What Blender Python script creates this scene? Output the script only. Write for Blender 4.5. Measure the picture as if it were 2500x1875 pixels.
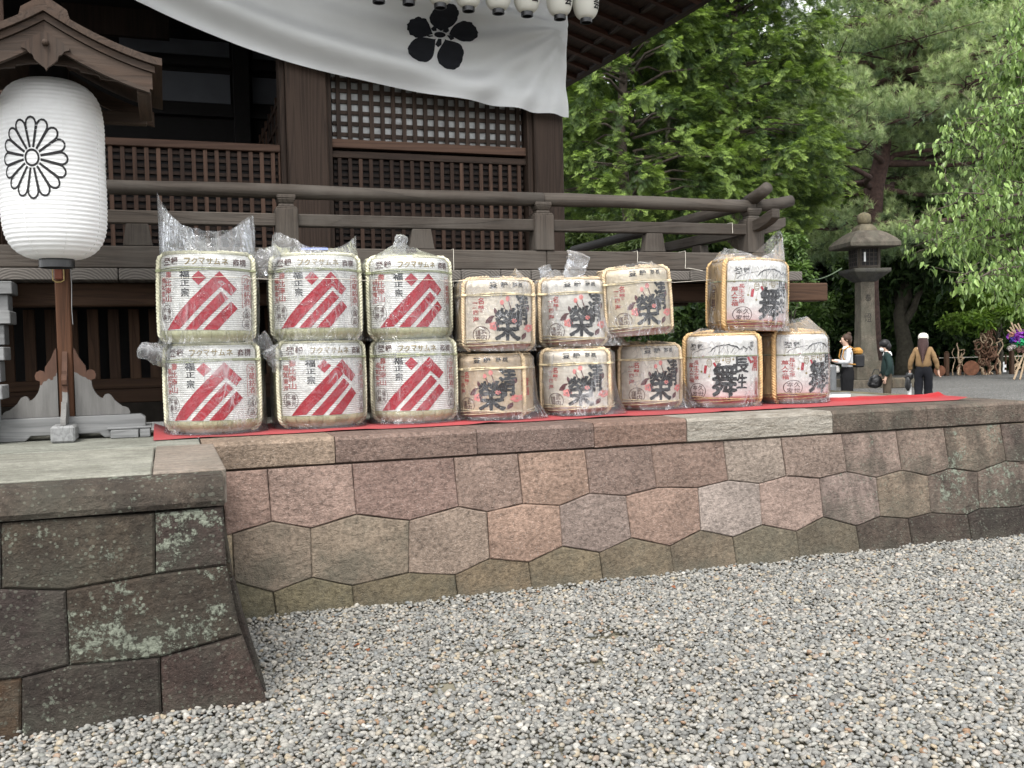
import bpy, bmesh, math, random
import numpy as np
from mathutils import Vector, Matrix, Euler, noise as mnoise
PI = math.pi
sc = bpy.context.scene
for o in list(bpy.data.objects): bpy.data.objects.remove(o)
col = sc.collection
random.seed(7); rng = np.random.default_rng(7)

# ------------------------------------------------------------------ camera
CAM_H = 1.6; FPX = 2400.0
YAW, PITCH, ROLL = math.radians(19.312), math.radians(2.2244), math.radians(1.29)
_fw = Vector((math.sin(YAW), math.cos(YAW), 0)); _rt = Vector((math.cos(YAW), -math.sin(YAW), 0)); _up = Vector((0, 0, 1))
_F = _fw*math.cos(PITCH) - _up*math.sin(PITCH); _U = _up*math.cos(PITCH) + _fw*math.sin(PITCH)
_c, _s = math.cos(ROLL), math.sin(ROLL)
CAM = Vector((0, 0, CAM_H))
cam = bpy.data.cameras.new('camera'); cam.sensor_width = 36.0; cam.lens = FPX/2500*36.0
cam.clip_start = 0.05; cam.clip_end = 2000
co = bpy.data.objects.new('camera', cam); col.objects.link(co)
_R = _rt*_c - _U*_s; _V = _rt*_s + _U*_c
co.matrix_world = Matrix(((_R.x, _V.x, -_F.x, 0), (_R.y, _V.y, -_F.y, 0), (_R.z, _V.z, -_F.z, CAM_H), (0, 0, 0, 1)))
sc.camera = co

# ------------------------------------------------------------------ sky, sun, exposure (bright overcast)
SUN_EL, SUN_AZ = math.radians(58), math.radians(215)     # azimuth clockwise from +Y; behind the camera, to the left
world = bpy.data.worlds.new('World'); sc.world = world; world.use_nodes = True
nt = world.node_tree
for n in list(nt.nodes): nt.nodes.remove(n)
sky = nt.nodes.new('ShaderNodeTexSky'); sky.sky_type = 'NISHITA'; sky.sun_disc = False
sky.sun_elevation = SUN_EL; sky.sun_rotation = SUN_AZ; sky.dust_density = 1.0; sky.air_density = 1.0; sky.ozone_density = 1.0
hs = nt.nodes.new('ShaderNodeHueSaturation'); hs.inputs['Saturation'].default_value = 0.10
bg = nt.nodes.new('ShaderNodeBackground'); bg.inputs['Strength'].default_value = 0.15
wo = nt.nodes.new('ShaderNodeOutputWorld')
nt.links.new(sky.outputs[0], hs.inputs['Color']); nt.links.new(hs.outputs[0], bg.inputs[0]); nt.links.new(bg.outputs[0], wo.inputs[0])
sl = bpy.data.lights.new('sun', 'SUN'); sl.energy = 1.5; sl.angle = math.radians(28); sl.color = (1.0, 0.97, 0.93)
so = bpy.data.objects.new('sun', sl); col.objects.link(so)
_sd = Vector((math.sin(SUN_AZ)*math.cos(SUN_EL), math.cos(SUN_AZ)*math.cos(SUN_EL), math.sin(SUN_EL)))
so.rotation_euler = _sd.to_track_quat('Z', 'Y').to_euler(); so.location = (-6, -6, 14)
vs = sc.view_settings; vs.view_transform = 'Standard'; vs.look = 'None'; vs.exposure = 1.62; vs.gamma = 1.0; vs.use_curve_mapping = False
sc.display_settings.display_device = 'sRGB'
sc.cycles.use_denoising = True
try:
    sc.cycles.denoiser = 'OPENIMAGEDENOISE'; sc.cycles.denoising_prefilter = 'ACCURATE'
except Exception: pass
sc.cycles.max_bounces = 6; sc.cycles.diffuse_bounces = 3; sc.cycles.glossy_bounces = 3
sc.cycles.transmission_bounces = 4; sc.cycles.transparent_max_bounces = 20
sc.cycles.sample_clamp_indirect = 6.0; sc.cycles.caustics_reflective = False; sc.cycles.caustics_refractive = False

# ------------------------------------------------------------------ measuring: from a point in the photograph to a place on a known plane
def ray(x, y):
    u, v = x-1250.0, 937.5-y
    return _F*FPX + _rt*(u*_c+v*_s) + _U*(-u*_s+v*_c)
def onY(x, y, Y): d = ray(x, y); return CAM + d*(Y/d.y)
def onX(x, y, X): d = ray(x, y); return CAM + d*(X/d.x)
def onZ(x, y, Z): d = ray(x, y); return CAM + d*((Z-CAM_H)/d.z)
def onP(x, y, Y0, k):            # battered face Y = Y0 + k z
    d = ray(x, y); t = (Y0 + k*CAM_H)/(d.y - k*d.z); return CAM + d*t
def atD(x, y, zc):               # at a depth along the view axis
    return CAM + ray(x, y)*(zc/FPX)

# ------------------------------------------------------------------ mesh helpers
class MB:
    def __init__(s): s.v = []; s.f = []
    def add(s, vs, fs):
        n = len(s.v); s.v += [tuple(p) for p in vs]; s.f += [tuple(i+n for i in f) for f in fs]; return s
    def box(s, c, d, rot=None):
        c = Vector(c); hx, hy, hz = d[0]/2, d[1]/2, d[2]/2
        P = [Vector((x, y, z)) for z in (-hz, hz) for y in (-hy, hy) for x in (-hx, hx)]
        if rot is not None:
            M = Euler(rot).to_matrix() if not isinstance(rot, Matrix) else rot
            P = [M @ p for p in P]
        return s.add([p+c for p in P], [(0, 2, 3, 1), (4, 5, 7, 6), (0, 1, 5, 4), (2, 6, 7, 3), (0, 4, 6, 2), (1, 3, 7, 5)])
    def ab(s, a, b):
        return s.box([(a[i]+b[i])/2 for i in range(3)], [abs(b[i]-a[i]) for i in range(3)])
    def tube(s, pts, rad, seg=8, cap=True, flat=1.0):
        pts = [Vector(p) for p in pts]; n = len(pts)
        if not hasattr(rad, '__len__'): rad = [rad]*n
        t0 = (pts[1]-pts[0]).normalized()
        nrm = t0.orthogonal().normalized(); vs = []; prev = t0
        for i in range(n):
            t = (pts[min(i+1, n-1)]-pts[max(i-1, 0)])
            t = t.normalized() if t.length > 1e-9 else prev
            nrm = (nrm - t*nrm.dot(t)); nrm = nrm.normalized() if nrm.length > 1e-6 else t.orthogonal().normalized()
            b = t.cross(nrm); prev = t
            for k in range(seg):
                a = 2*PI*k/seg; vs.append(pts[i] + (nrm*math.cos(a) + b*math.sin(a)*flat)*rad[i])
        fs = [(i*seg+k, i*seg+(k+1) % seg, (i+1)*seg+(k+1) % seg, (i+1)*seg+k) for i in range(n-1) for k in range(seg)]
        if cap: fs += [tuple(range(seg-1, -1, -1)), tuple((n-1)*seg+k for k in range(seg))]
        return s.add(vs, fs)
    def lathe(s, prof, seg=24, c=(0, 0, 0), sq=1.0, cap=True, rot=0):
        c = Vector(c); vs = []; n = len(prof)
        for r, z in prof:
            for k in range(seg):
                a = 2*PI*k/seg+rot; vs.append((c.x+r*math.cos(a), c.y+r*math.sin(a)*sq, c.z+z))
        fs = [(i*seg+k, i*seg+(k+1) % seg, (i+1)*seg+(k+1) % seg, (i+1)*seg+k) for i in range(n-1) for k in range(seg)]
        if cap: fs += [tuple(range(seg-1, -1, -1)), tuple((n-1)*seg+k for k in range(seg))]
        return s.add(vs, fs)
    def prism(s, poly, fn, a, b):         # a polygon of (p, q) pushed from depth a to depth b; fn(p, q, depth) -> point
        n = len(poly)
        vs = [fn(p, q, a) for p, q in poly] + [fn(p, q, b) for p, q in poly]
        fs = [tuple(range(n-1, -1, -1)), tuple(range(n, 2*n))] + [(i, (i+1) % n, n+(i+1) % n, n+i) for i in range(n)]
        return s.add(vs, fs)
    def sheet(s, P):                      # grid of points P[i][j]
        n, m = len(P), len(P[0])
        return s.add([p for r in P for p in r], [(i*m+j, i*m+j+1, (i+1)*m+j+1, (i+1)*m+j) for i in range(n-1) for j in range(m-1)])
    def mesh(s, name='m', smooth=False):
        me = bpy.data.meshes.new(name); me.from_pydata(s.v, [], s.f); me.validate(); me.update()
        if smooth: me.polygons.foreach_set('use_smooth', [True]*len(me.polygons))
        return me
def fixn(me):
    bm = bmesh.new(); bm.from_mesh(me); bmesh.ops.recalc_face_normals(bm, faces=bm.faces); bm.to_mesh(me); bm.free(); return me
def obj(name, me, mat=None, parent=None, loc=None, rot=None, color=None, smooth=None, bevel=0, mods=None):
    if isinstance(me, MB): me = fixn(me.mesh(name, bool(smooth)))
    if mat is not None and not me.materials:
        for m_ in (mat if isinstance(mat, (list, tuple)) else [mat]): me.materials.append(m_)
    o = bpy.data.objects.new(name, me); col.objects.link(o)
    if parent is not None: o.parent = parent
    if loc is not None: o.location = loc
    if rot is not None: o.rotation_euler = rot
    if color is not None: o.color = (*color, 1.0)
    if bevel:
        b = o.modifiers.new('bevel', 'BEVEL'); b.width = bevel; b.segments = 1; b.limit_method = 'ANGLE'; b.angle_limit = math.radians(40)
    return o
def tag(o, label=None, cat=None, group=None, kind=None):
    if label: o['label'] = label
    if cat: o['category'] = cat
    if group: o['group'] = group
    if kind: o['kind'] = kind
    return o
def empty(name, loc=(0, 0, 0), rz=0, label=None, cat=None, group=None):
    o = bpy.data.objects.new(name, None); col.objects.link(o); o.location = loc; o.rotation_euler = (0, 0, rz); o.empty_display_size = 0.1
    return tag(o, label, cat, group)
def shift(mb, d): mb.v = [(p[0]+d[0], p[1]+d[1], p[2]+d[2]) for p in mb.v]; return mb

# ------------------------------------------------------------------ materials
def nmat(name):
    m = bpy.data.materials.new(name); m.use_nodes = True; t = m.node_tree
    return m, t, t.nodes['Principled BSDF'], t.nodes['Material Output']
class NG:                                     # small node-graph writer
    def __init__(s, t): s.t = t
    def n(s, kind, **kw):
        nd = s.t.nodes.new('ShaderNode'+kind)
        for k, v in kw.items():
            if hasattr(nd, k): setattr(nd, k, v)
        return nd
    def set(s, nd, sock, val):
        if isinstance(val, bpy.types.NodeSocket): s.t.links.new(val, nd.inputs[sock])
        else: nd.inputs[sock].default_value = val
    def coord(s, kind='Object', scale=(1, 1, 1), rnd=False, rot=(0, 0, 0)):
        c = s.n('TexCoord'); mp = s.n('Mapping'); s.t.links.new(c.outputs[kind], mp.inputs[0]); mp.inputs['Scale'].default_value = scale; mp.inputs['Rotation'].default_value = rot
        if rnd:
            oi = s.n('ObjectInfo'); mu = s.n('Math', operation='MULTIPLY'); s.t.links.new(oi.outputs['Random'], mu.inputs[0]); mu.inputs[1].default_value = 37.0
            s.t.links.new(mu.outputs[0], mp.inputs['Location'])
        return mp.outputs[0]
    def noise(s, vec, scale=5, detail=4, rough=0.55, dist=0.0):
        nd = s.n('TexNoise'); s.t.links.new(vec, nd.inputs['Vector']); nd.inputs['Scale'].default_value = scale; nd.inputs['Detail'].default_value = detail
        nd.inputs['Roughness'].default_value = rough; nd.inputs['Distortion'].default_value = dist; return nd.outputs[0]
    def vor(s, vec, scale, feature='F1', out=0, rnd=1.0):
        nd = s.n('TexVoronoi', feature=feature); s.t.links.new(vec, nd.inputs['Vector']); nd.inputs['Scale'].default_value = scale
        if 'Randomness' in nd.inputs: nd.inputs['Randomness'].default_value = rnd
        return nd.outputs[out]
    def wave(s, vec, scale, dist=0, axis='X', detail=2, prof='SIN', bt='BANDS', dscale=1.0):
        nd = s.n('TexWave', wave_type=bt, bands_direction=axis, wave_profile=prof); s.t.links.new(vec, nd.inputs['Vector'])
        nd.inputs['Scale'].default_value = scale; nd.inputs['Distortion'].default_value = dist; nd.inputs['Detail'].default_value = detail; nd.inputs['Detail Scale'].default_value = dscale
        return nd.outputs[1]
    def ramp(s, fac, stops, interp='LINEAR'):
        nd = s.n('ValToRGB'); s.t.links.new(fac, nd.inputs[0]); r = nd.color_ramp; r.interpolation = interp
        while len(r.elements) < len(stops): r.elements.new(0.5)
        for e, (p, c) in zip(r.elements, stops):
            e.position = p; e.color = (c, c, c, 1) if not hasattr(c, '__len__') else (*c, 1)
        return nd.outputs[0]
    def mix(s, fac, a, b, mode='MIX'):
        nd = s.n('MixRGB', blend_type=mode)
        for k, v in ((0, fac), (1, a), (2, b)):
            if isinstance(v, bpy.types.NodeSocket): s.t.links.new(v, nd.inputs[k])
            else: nd.inputs[k].default_value = v if k == 0 else ((*v, 1) if len(v) == 3 else v)
        return nd.outputs[0]
    def math(s, op, a, b=None):
        nd = s.n('Math', operation=op)
        for k, v in ((0, a), (1, b)):
            if v is None: continue
            if isinstance(v, bpy.types.NodeSocket): s.t.links.new(v, nd.inputs[k])
            else: nd.inputs[k].default_value = v
        return nd.outputs[0]
    def bump(s, h, strength=0.3, dist=0.01, nrm=None):
        nd = s.n('Bump'); s.t.links.new(h, nd.inputs['Height']); nd.inputs['Strength'].default_value = strength; nd.inputs['Distance'].default_value = dist
        if nrm is not None: s.t.links.new(nrm, nd.inputs['Normal'])
        return nd.outputs[0]
def plain(name, c, rough=0.7, var=0.12, scale=14.0, spec=0.3, bump=0.0, metallic=0.0):
    m, t, b, _ = nmat(name); g = NG(t); v = g.coord('Object', rnd=True)
    n = g.noise(v, scale, 5)
    f = g.ramp(n, [(0.3, 1-var), (0.7, 1+var)])
    t.links.new(g.mix(1.0, c, f, 'MULTIPLY'), b.inputs['Base Color'])
    b.inputs['Roughness'].default_value = rough; b.inputs['Specular IOR Level'].default_value = spec; b.inputs['Metallic'].default_value = metallic
    if bump: t.links.new(g.bump(g.noise(v, scale*3, 4), bump, 0.01), b.inputs['Normal'])
    return m
def wood(name, dark, light, axis=0, rough=0.75, fine=60.0, ring=7.0, bump=0.35, grey=None, var=0.25):
    """timber whose grain runs along one axis of the object; every piece gets its own cut and tone"""
    m, t, b, _ = nmat(name); g = NG(t)
    sc3 = [1, 1, 1]; sc3[axis] = 0.05
    v = g.coord('Object', tuple(sc3), rnd=True)
    big = g.noise(v, ring, 3, 0.5, 0.6)
    rings = g.math('FRACT', g.math('MULTIPLY', big, 9.0))
    rr = g.ramp(rings, [(0.0, 0.15), (0.55, 1.0), (0.9, 0.75), (1.0, 0.15)])
    fn = g.noise(v, fine, 5, 0.7)
    f = g.math('MULTIPLY', g.math('ADD', g.math('MULTIPLY', rr, 0.55), g.math('MULTIPLY', fn, 0.75)), 0.9)
    c = g.mix(f, dark, light)
    oi = g.n('ObjectInfo'); k = g.ramp(oi.outputs['Random'], [(0, 1-var), (1, 1+var)])
    c = g.mix(1.0, c, k, 'MULTIPLY')
    if grey:
        v2 = g.coord('Object', rnd=True)
        w = g.ramp(g.noise(v2, 1.7, 5, 0.6), [(0.40, 0.0), (0.62, 1.0)])
        c = g.mix(g.math('MULTIPLY', w, grey[1]), c, grey[0])
    t.links.new(c, b.inputs['Base Color']); b.inputs['Roughness'].default_value = rough; b.inputs['Specular IOR Level'].default_value = 0.25
    t.links.new(g.bump(g.math('ADD', g.math('MULTIPLY', rr, 0.6), fn), bump, 0.004), b.inputs['Normal'])
    return m
M = {}
DK, LT = (0.022, 0.012, 0.008), (0.13, 0.070, 0.042)
for ax, nm in enumerate('xyz'):
    M['hall_'+nm] = wood('hall_timber_'+nm, (0.008, 0.0052, 0.0039), (0.054, 0.035, 0.025), ax, bump=0.6)
    M['lat_'+nm] = wood('lattice_timber_'+nm, (0.020, 0.011, 0.0078), (0.080, 0.046, 0.031), ax, bump=0.2, var=0.55)
    M['latd_'+nm] = wood('dark_lattice_timber_'+nm, (0.010, 0.0066, 0.0052), (0.034, 0.021, 0.015), ax, bump=0.2, var=0.4)
    M['grey_'+nm] = wood('weathered_timber_'+nm, (0.011, 0.0085, 0.0066), (0.062, 0.050, 0.040), ax, bump=0.7, grey=((0.078, 0.069, 0.059), 0.6))
    M['brown_'+nm] = wood('brown_timber_'+nm, (0.014, 0.0075, 0.0045), (0.070, 0.038, 0.022), ax)
    M['pale_'+nm] = wood('silvered_timber_'+nm, (0.075, 0.076, 0.075), (0.21, 0.212, 0.21), ax, bump=0.35, var=0.15)
    M['roofw_'+nm] = wood('lantern_roof_timber_'+nm, (0.011, 0.0065, 0.0042), (0.058, 0.036, 0.024), ax, bump=0.5, grey=((0.052, 0.042, 0.034), 0.4))
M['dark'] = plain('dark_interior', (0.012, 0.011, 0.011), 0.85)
M['black'] = plain('black_lacquer', (0.010, 0.010, 0.011), 0.35, spec=0.5)
M['ink'] = plain('black_ink', (0.018, 0.017, 0.018), 0.75, 0.25, 60)
M['brownink'] = plain('brown_ink', (0.075, 0.022, 0.018), 0.75, 0.2, 60)
M['redink'] = plain('red_ink', (0.42, 0.055, 0.05), 0.75, 0.15, 60)
M['crimson'] = plain('crimson_print', (0.38, 0.006, 0.020), 0.6, 0.14, 25)
M['goldink'] = plain('gold_ink', (0.27, 0.20, 0.075), 0.5, 0.2, 60)
M['pinkink'] = plain('pink_ink', (0.72, 0.24, 0.22), 0.75, 0.2, 40)
M['maroon'] = plain('maroon_ink', (0.10, 0.025, 0.028), 0.75, 0.2, 40)
M['string'] = plain('white_string', (0.62, 0.58, 0.50), 0.9)
M['white'] = plain('white_paint', (0.72, 0.72, 0.71), 0.6, 0.05)
M['metal'] = plain('grey_metal', (0.25, 0.25, 0.25), 0.45, 0.1, metallic=0.8)
# ------------------------------------------------------------------ scattering of uncountable small pieces
def scatter(name, pts, rot, scl, protos, mat, parent=None, tint=None, pick=None):
    pm = bpy.data.meshes.new(name); n = len(pts)
    pm.vertices.add(n); pm.vertices.foreach_set('co', np.asarray(pts, np.float32).ravel())
    a = pm.attributes.new('rot', 'FLOAT_VECTOR', 'POINT'); a.data.foreach_set('vector', np.asarray(rot, np.float32).ravel())
    s3 = np.asarray(scl, np.float32)
    if s3.ndim == 1: s3 = np.repeat(s3[:, None], 3, 1)
    a = pm.attributes.new('scl', 'FLOAT_VECTOR', 'POINT'); a.data.foreach_set('vector', s3.ravel())
    a = pm.attributes.new('tint', 'FLOAT', 'POINT'); a.data.foreach_set('value', np.asarray(tint if tint is not None else rng.random(n), np.float32))
    a = pm.attributes.new('pick', 'INT', 'POINT'); a.data.foreach_set('value', np.asarray(pick if pick is not None else rng.integers(0, len(protos), n), np.int32))
    o = bpy.data.objects.new(name, pm); col.objects.link(o)
    if parent is not None: o.parent = parent
    g = bpy.data.node_groups.new(name, 'GeometryNodeTree')
    g.interface.new_socket('Geometry', in_out='INPUT', socket_type='NodeSocketGeometry'); g.interface.new_socket('Geometry', in_out='OUTPUT', socket_type='NodeSocketGeometry')
    N, L = g.nodes, g.links
    gi = N.new('NodeGroupInput'); go = N.new('NodeGroupOutput'); ip = N.new('GeometryNodeInstanceOnPoints')
    gti = N.new('GeometryNodeGeometryToInstance')
    for pr in reversed(protos):
        oi = N.new('GeometryNodeObjectInfo'); oi.inputs[0].default_value = pr; L.new(oi.outputs['Geometry'], gti.inputs[0])
    L.new(gi.outputs[0], ip.inputs['Points']); L.new(gti.outputs[0], ip.inputs['Instance']); ip.inputs['Pick Instance'].default_value = True
    def na(nm, ty):
        x = N.new('GeometryNodeInputNamedAttribute'); x.data_type = ty; x.inputs[0].default_value = nm; return x.outputs[0]
    er = N.new('FunctionNodeEulerToRotation'); L.new(na('rot', 'FLOAT_VECTOR'), er.inputs[0]); L.new(er.outputs[0], ip.inputs['Rotation'])
    L.new(na('scl', 'FLOAT_VECTOR'), ip.inputs['Scale']); L.new(na('pick', 'INT'), ip.inputs['Instance Index'])
    L.new(ip.outputs[0], go.inputs[0])
    md = o.modifiers.new('scatter', 'NODES'); md.node_group = g
    if mat is not None: pm.materials.append(mat)
    o['kind'] = 'stuff'
    return o
def proto(name, mb, mat, smooth=False):
    me = mb.mesh(name, smooth) if isinstance(mb, MB) else mb
    if not me.materials: me.materials.append(mat)
    return bpy.data.objects.new(name, me)            # a pattern for scatter(), never placed itself

# ------------------------------------------------------------------ stone
def stone_mat(name, speck=0.5, moss=0.0, lichen=0.0, dark=0.0, rough_b=0.5, strata=0.0, sdir=(1, 1, 9)):
    """cut tuff: each block's own colour, crystals, chisel relief; moss, grime and lichen with their own shapes"""
    m, t, b, _ = nmat(name); g = NG(t)
    oi = g.n('ObjectInfo'); v = g.coord('Object', rnd=True); w = g.coord('Object')
    n1 = g.noise(v, 3.0, 5, 0.6); n2 = g.noise(v, 38, 6, 0.72)
    c = g.mix(1.0, oi.outputs['Color'], g.ramp(n1, [(0.3, 0.78), (0.7, 1.2)]), 'MULTIPLY')
    c = g.mix(1.0, c, g.ramp(n2, [(0.32, 0.50), (0.5, 1.0), (0.68, 1.42)]), 'MULTIPLY')
    sp = g.ramp(g.vor(v, 120, rnd=1.0), [(0.13, 1.0), (0.24, 0.0)])
    sp2 = g.math('MULTIPLY', sp, g.ramp(g.noise(v, 60, 2), [(0.45, 0.0), (0.6, 1.0)]))
    c = g.mix(g.math('MULTIPLY', sp2, speck), c, (0.66, 0.60, 0.54))
    if strata:
        vs_ = g.coord('Object', sdir, rnd=True); st = g.noise(vs_, 5.5, 5, 0.6, 0.8)
        c = g.mix(strata, c, g.ramp(st, [(0.30, (0.20, 0.175, 0.14)), (0.5, (0.38, 0.355, 0.305)), (0.66, (0.52, 0.49, 0.43))]))
    if dark:
        vd = g.coord('Object', (1, 1, 0.45), rnd=True); dm = g.ramp(g.noise(vd, 4.5, 6, 0.65), [(0.36, 1.0), (0.60, 0.0)])
        c = g.mix(g.math('MULTIPLY', dm, dark), c, (0.022, 0.019, 0.016))
    if moss:
        mm = g.ramp(g.noise(w, 2.6, 6, 0.62), [(0.44, 0.0), (0.60, 1.0)])
        c = g.mix(g.math('MULTIPLY', mm, moss), c, (0.082, 0.080, 0.062))
    bh = g.math('ADD', g.math('MULTIPLY', n2, 1.4), g.math('MULTIPLY', g.noise(v, 110, 4, 0.6), 0.7)); bh = g.math('ADD', bh, g.math('MULTIPLY', g.noise(g.coord('Object', (1, 1, 2.2), rnd=True), 11, 4, 0.6, 0.5), 1.6))
    if lichen:
        lv = g.coord('Object', rnd=True)
        reg = g.ramp(g.noise(lv, 3.0, 4, 0.6), [(0.64-0.17*lichen, 0.0), (0.78-0.17*lichen, 1.0)])
        d = g.vor(lv, 38)
        sz = g.noise(lv, 19, 8, 0.80, 0.15)
        crust = g.ramp(g.math('ADD', sz, g.math('MULTIPLY', reg, 0.13)), [(0.615, 0.0), (0.67, 1.0)])
        spot = g.ramp(g.math('SUBTRACT', g.math('MULTIPLY', g.noise(lv, 9, 3, 0.6), 0.62), d), [(0.04, 0.0), (0.10, 1.0)])
        lm = g.math('MAXIMUM', g.math('MULTIPLY', crust, g.ramp(reg, [(0.05, 0.0), (0.4, 1.0)])), g.math('MULTIPLY', spot, g.math('ADD', g.math('MULTIPLY', reg, 0.6), 0.25)))
        lc = g.mix(g.noise(lv, 90, 4, 0.7), (0.07, 0.082, 0.058), (0.27, 0.285, 0.23))
        c = g.mix(lm, c, lc); bh = g.math('ADD', bh, g.math('MULTIPLY', lm, 0.8))
    t.links.new(c, b.inputs['Base Color']); b.inputs['Roughness'].default_value = 0.88; b.inputs['Specular IOR Level'].default_value = 0.2
    t.links.new(g.bump(bh, min(1.0, rough_b*1.5), 0.014), b.inputs['Normal'])
    return m
M['st'] = stone_mat('cut_tuff', 0.6, 0.0)
M['st_moss'] = stone_mat('mossy_tuff', 0.3, 0.55, 0.0, 0.22)
M['st_dark'] = stone_mat('grimy_tuff', 0.2, 0.35, 0.35, 0.7)
M['st_lich'] = stone_mat('lichen_tuff', 0.15, 0.35, 0.9, 0.75)
M['st_lich2'] = stone_mat('heavy_lichen_tuff', 0.1, 0.3, 1.35, 0.8)
M['st_strata'] = stone_mat('layered_stone', 0.1, 0.0, 0.0, 0.1, 0.9, 0.5)
M['st_top'] = stone_mat('pale_green_stone', 0.1, 0.35, 0.0, 0.15, 0.5, 0.28, (0.8, 4.5, 1))
M['core'] = plain('dark_joint', (0.022, 0.018, 0.014), 0.95, 0.3)
M['lantern_stone'] = stone_mat('lantern_granite', 0.1, 0.55, 0.0, 0.55, 0.3)

def block(name, poly, fn, depth, mat, parent, color, inset=0.0018, bev=0.007, bulge=0.012):
    """a dressed stone: outline poly (p, q) on a face, its edges eased, its face a little proud"""
    q_ = []
    for i in range(len(poly)):                     # broken, hand-cut arrises
        a, b_ = poly[i], poly[(i+1) % len(poly)]; L_ = math.hypot(b_[0]-a[0], b_[1]-a[1]); q_.append(a); m_ = 1 if L_ < 0.2 else 2
        for k in range(1, m_+1):
            s_ = k/(m_+1.0); j_ = random.uniform(-0.0025, 0.0025); q_.append((a[0]+(b_[0]-a[0])*s_+j_*(b_[1]-a[1])/max(L_, 1e-5), a[1]+(b_[1]-a[1])*s_-j_*(b_[0]-a[0])/max(L_, 1e-5)))
    poly = q_
    n = len(poly); cx = sum(p for p, q in poly)/n; cy = sum(q for p, q in poly)/n
    area = sum(poly[i][0]*poly[(i+1) % n][1]-poly[(i+1) % n][0]*poly[i][1] for i in range(n))
    if area < 0: poly = poly[::-1]
    def offs(d):
        out = []
        for i in range(n):
            a, b_, c_ = Vector(poly[i-1]), Vector(poly[i]), Vector(poly[(i+1) % n])
            e1 = (b_-a).normalized(); e2 = (c_-b_).normalized(); n1 = Vector((-e1.y, e1.x)); n2 = Vector((-e2.y, e2.x))
            m_ = (n1+n2); m_ = m_.normalized()/max(0.5, m_.normalized().dot(n1)) if m_.length > 1e-6 else n1
            out.append(b_+m_*d)
        return out
    p0, p1 = offs(inset), offs(inset+bev)
    pr = random.uniform(-0.004, 0.006)
    o0 = Vector(fn(cx, cy, 0))
    vs = [Vector(fn(p.x, p.y, -depth)) for p in p0] + [Vector(fn(p.x, p.y, -bev+pr)) for p in p0] + [Vector(fn(p.x, p.y, pr)) for p in p1] + [Vector(fn(cx, cy, pr+bulge))]
    fs = [tuple(range(n-1, -1, -1))]
    for i in range(n):
        j = (i+1) % n
        fs += [(i, j, n+j, n+i), (n+i, n+j, 2*n+j, 2*n+i), (2*n+i, 2*n+j, 3*n)]
    mb = MB(); mb.add([v-o0 for v in vs], fs)
    return obj(name, mb, mat, parent, loc=o0, color=color)
def S(r, g_, b_, k=1.0):         # a colour read as 0-255
    f = lambda u: ((u/255+0.055)/1.055)**2.4 if u > 10 else u/3294
    return (f(r)*k, f(g_)*k, f(b_)*k)

# ------------------------------------------------------------------ the ground
def gravel_mat():
    m, t, b, _ = nmat('gravel_bed'); g = NG(t); v = g.coord('Object')
    cl = g.n('TexVoronoi'); t.links.new(v, cl.inputs['Vector']); cl.inputs['Scale'].default_value = 42
    sep = g.n('SeparateColor'); t.links.new(cl.outputs['Color'], sep.inputs[0])
    c = g.ramp(sep.outputs[0], [(0, (0.10, 0.10, 0.095)), (0.3, (0.22, 0.22, 0.21)), (0.65, (0.36, 0.36, 0.345)), (0.9, (0.52, 0.51, 0.49)), (1, (0.30, 0.22, 0.15))])
    c = g.mix(1.0, c, g.ramp(cl.outputs[0], [(0.0, 1.1), (0.55, 0.75), (0.9, 0.18)]), 'MULTIPLY')
    c = g.mix(1.0, c, g.ramp(g.noise(v, 0.35, 4), [(0.3, 0.44), (0.7, 0.64)]), 'MULTIPLY')
    t.links.new(c, b.inputs['Base Color']); b.inputs['Roughness'].default_value = 0.9
    t.links.new(g.bump(cl.outputs[0], 0.8, 0.02), b.inputs['Normal']); b.inputs['Specular IOR Level'].default_value = 0.2
    return m
M['gravel'] = gravel_mat()
gm = MB(); G = 420
gm.sheet([[(-G+2*G*i/12, -G+2*G*j/12, -0.012) for j in range(13)] for i in range(13)])
tag(obj('ground', gm, M['gravel']), kind='structure')

def pebble_mat():
    m, t, b, _ = nmat('pebble'); g = NG(t); oi = g.n('ObjectInfo'); v = g.coord('Object', (1, 1, 1), rnd=True)
    R_ = oi.outputs['Random']
    c = g.ramp(R_, [(0.0, (0.13, 0.13, 0.125)), (0.15, (0.175, 0.176, 0.17)), (0.32, (0.235, 0.232, 0.22)), (0.40, (0.185, 0.198, 0.205)), (0.52, (0.285, 0.275, 0.255)),
                    (0.64, (0.345, 0.335, 0.31)), (0.74, (0.245, 0.24, 0.225)), (0.80, (0.33, 0.275, 0.195)), (0.84, (0.42, 0.41, 0.385)), (0.90, (0.20, 0.208, 0.195)), (0.955, (0.30, 0.285, 0.26)), (0.985, (0.24, 0.145, 0.085)), (1, (0.50, 0.485, 0.455))])
    c = g.mix(1.0, c, g.ramp(g.noise(v, 2.2, 5, 0.65), [(0.3, 0.60), (0.7, 1.0)]), 'MULTIPLY'); c = g.mix(1.0, c, (0.985, 0.97, 0.93), 'MULTIPLY')
    t.links.new(c, b.inputs['Base Color']); b.inputs['Roughness'].default_value = 0.62; b.inputs['Specular IOR Level'].default_value = 0.3
    t.links.new(g.bump(g.noise(v, 9, 3), 0.15, 0.05), b.inputs['Normal'])
    return m
M['pebble'] = pebble_mat()
pebs = []
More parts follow.
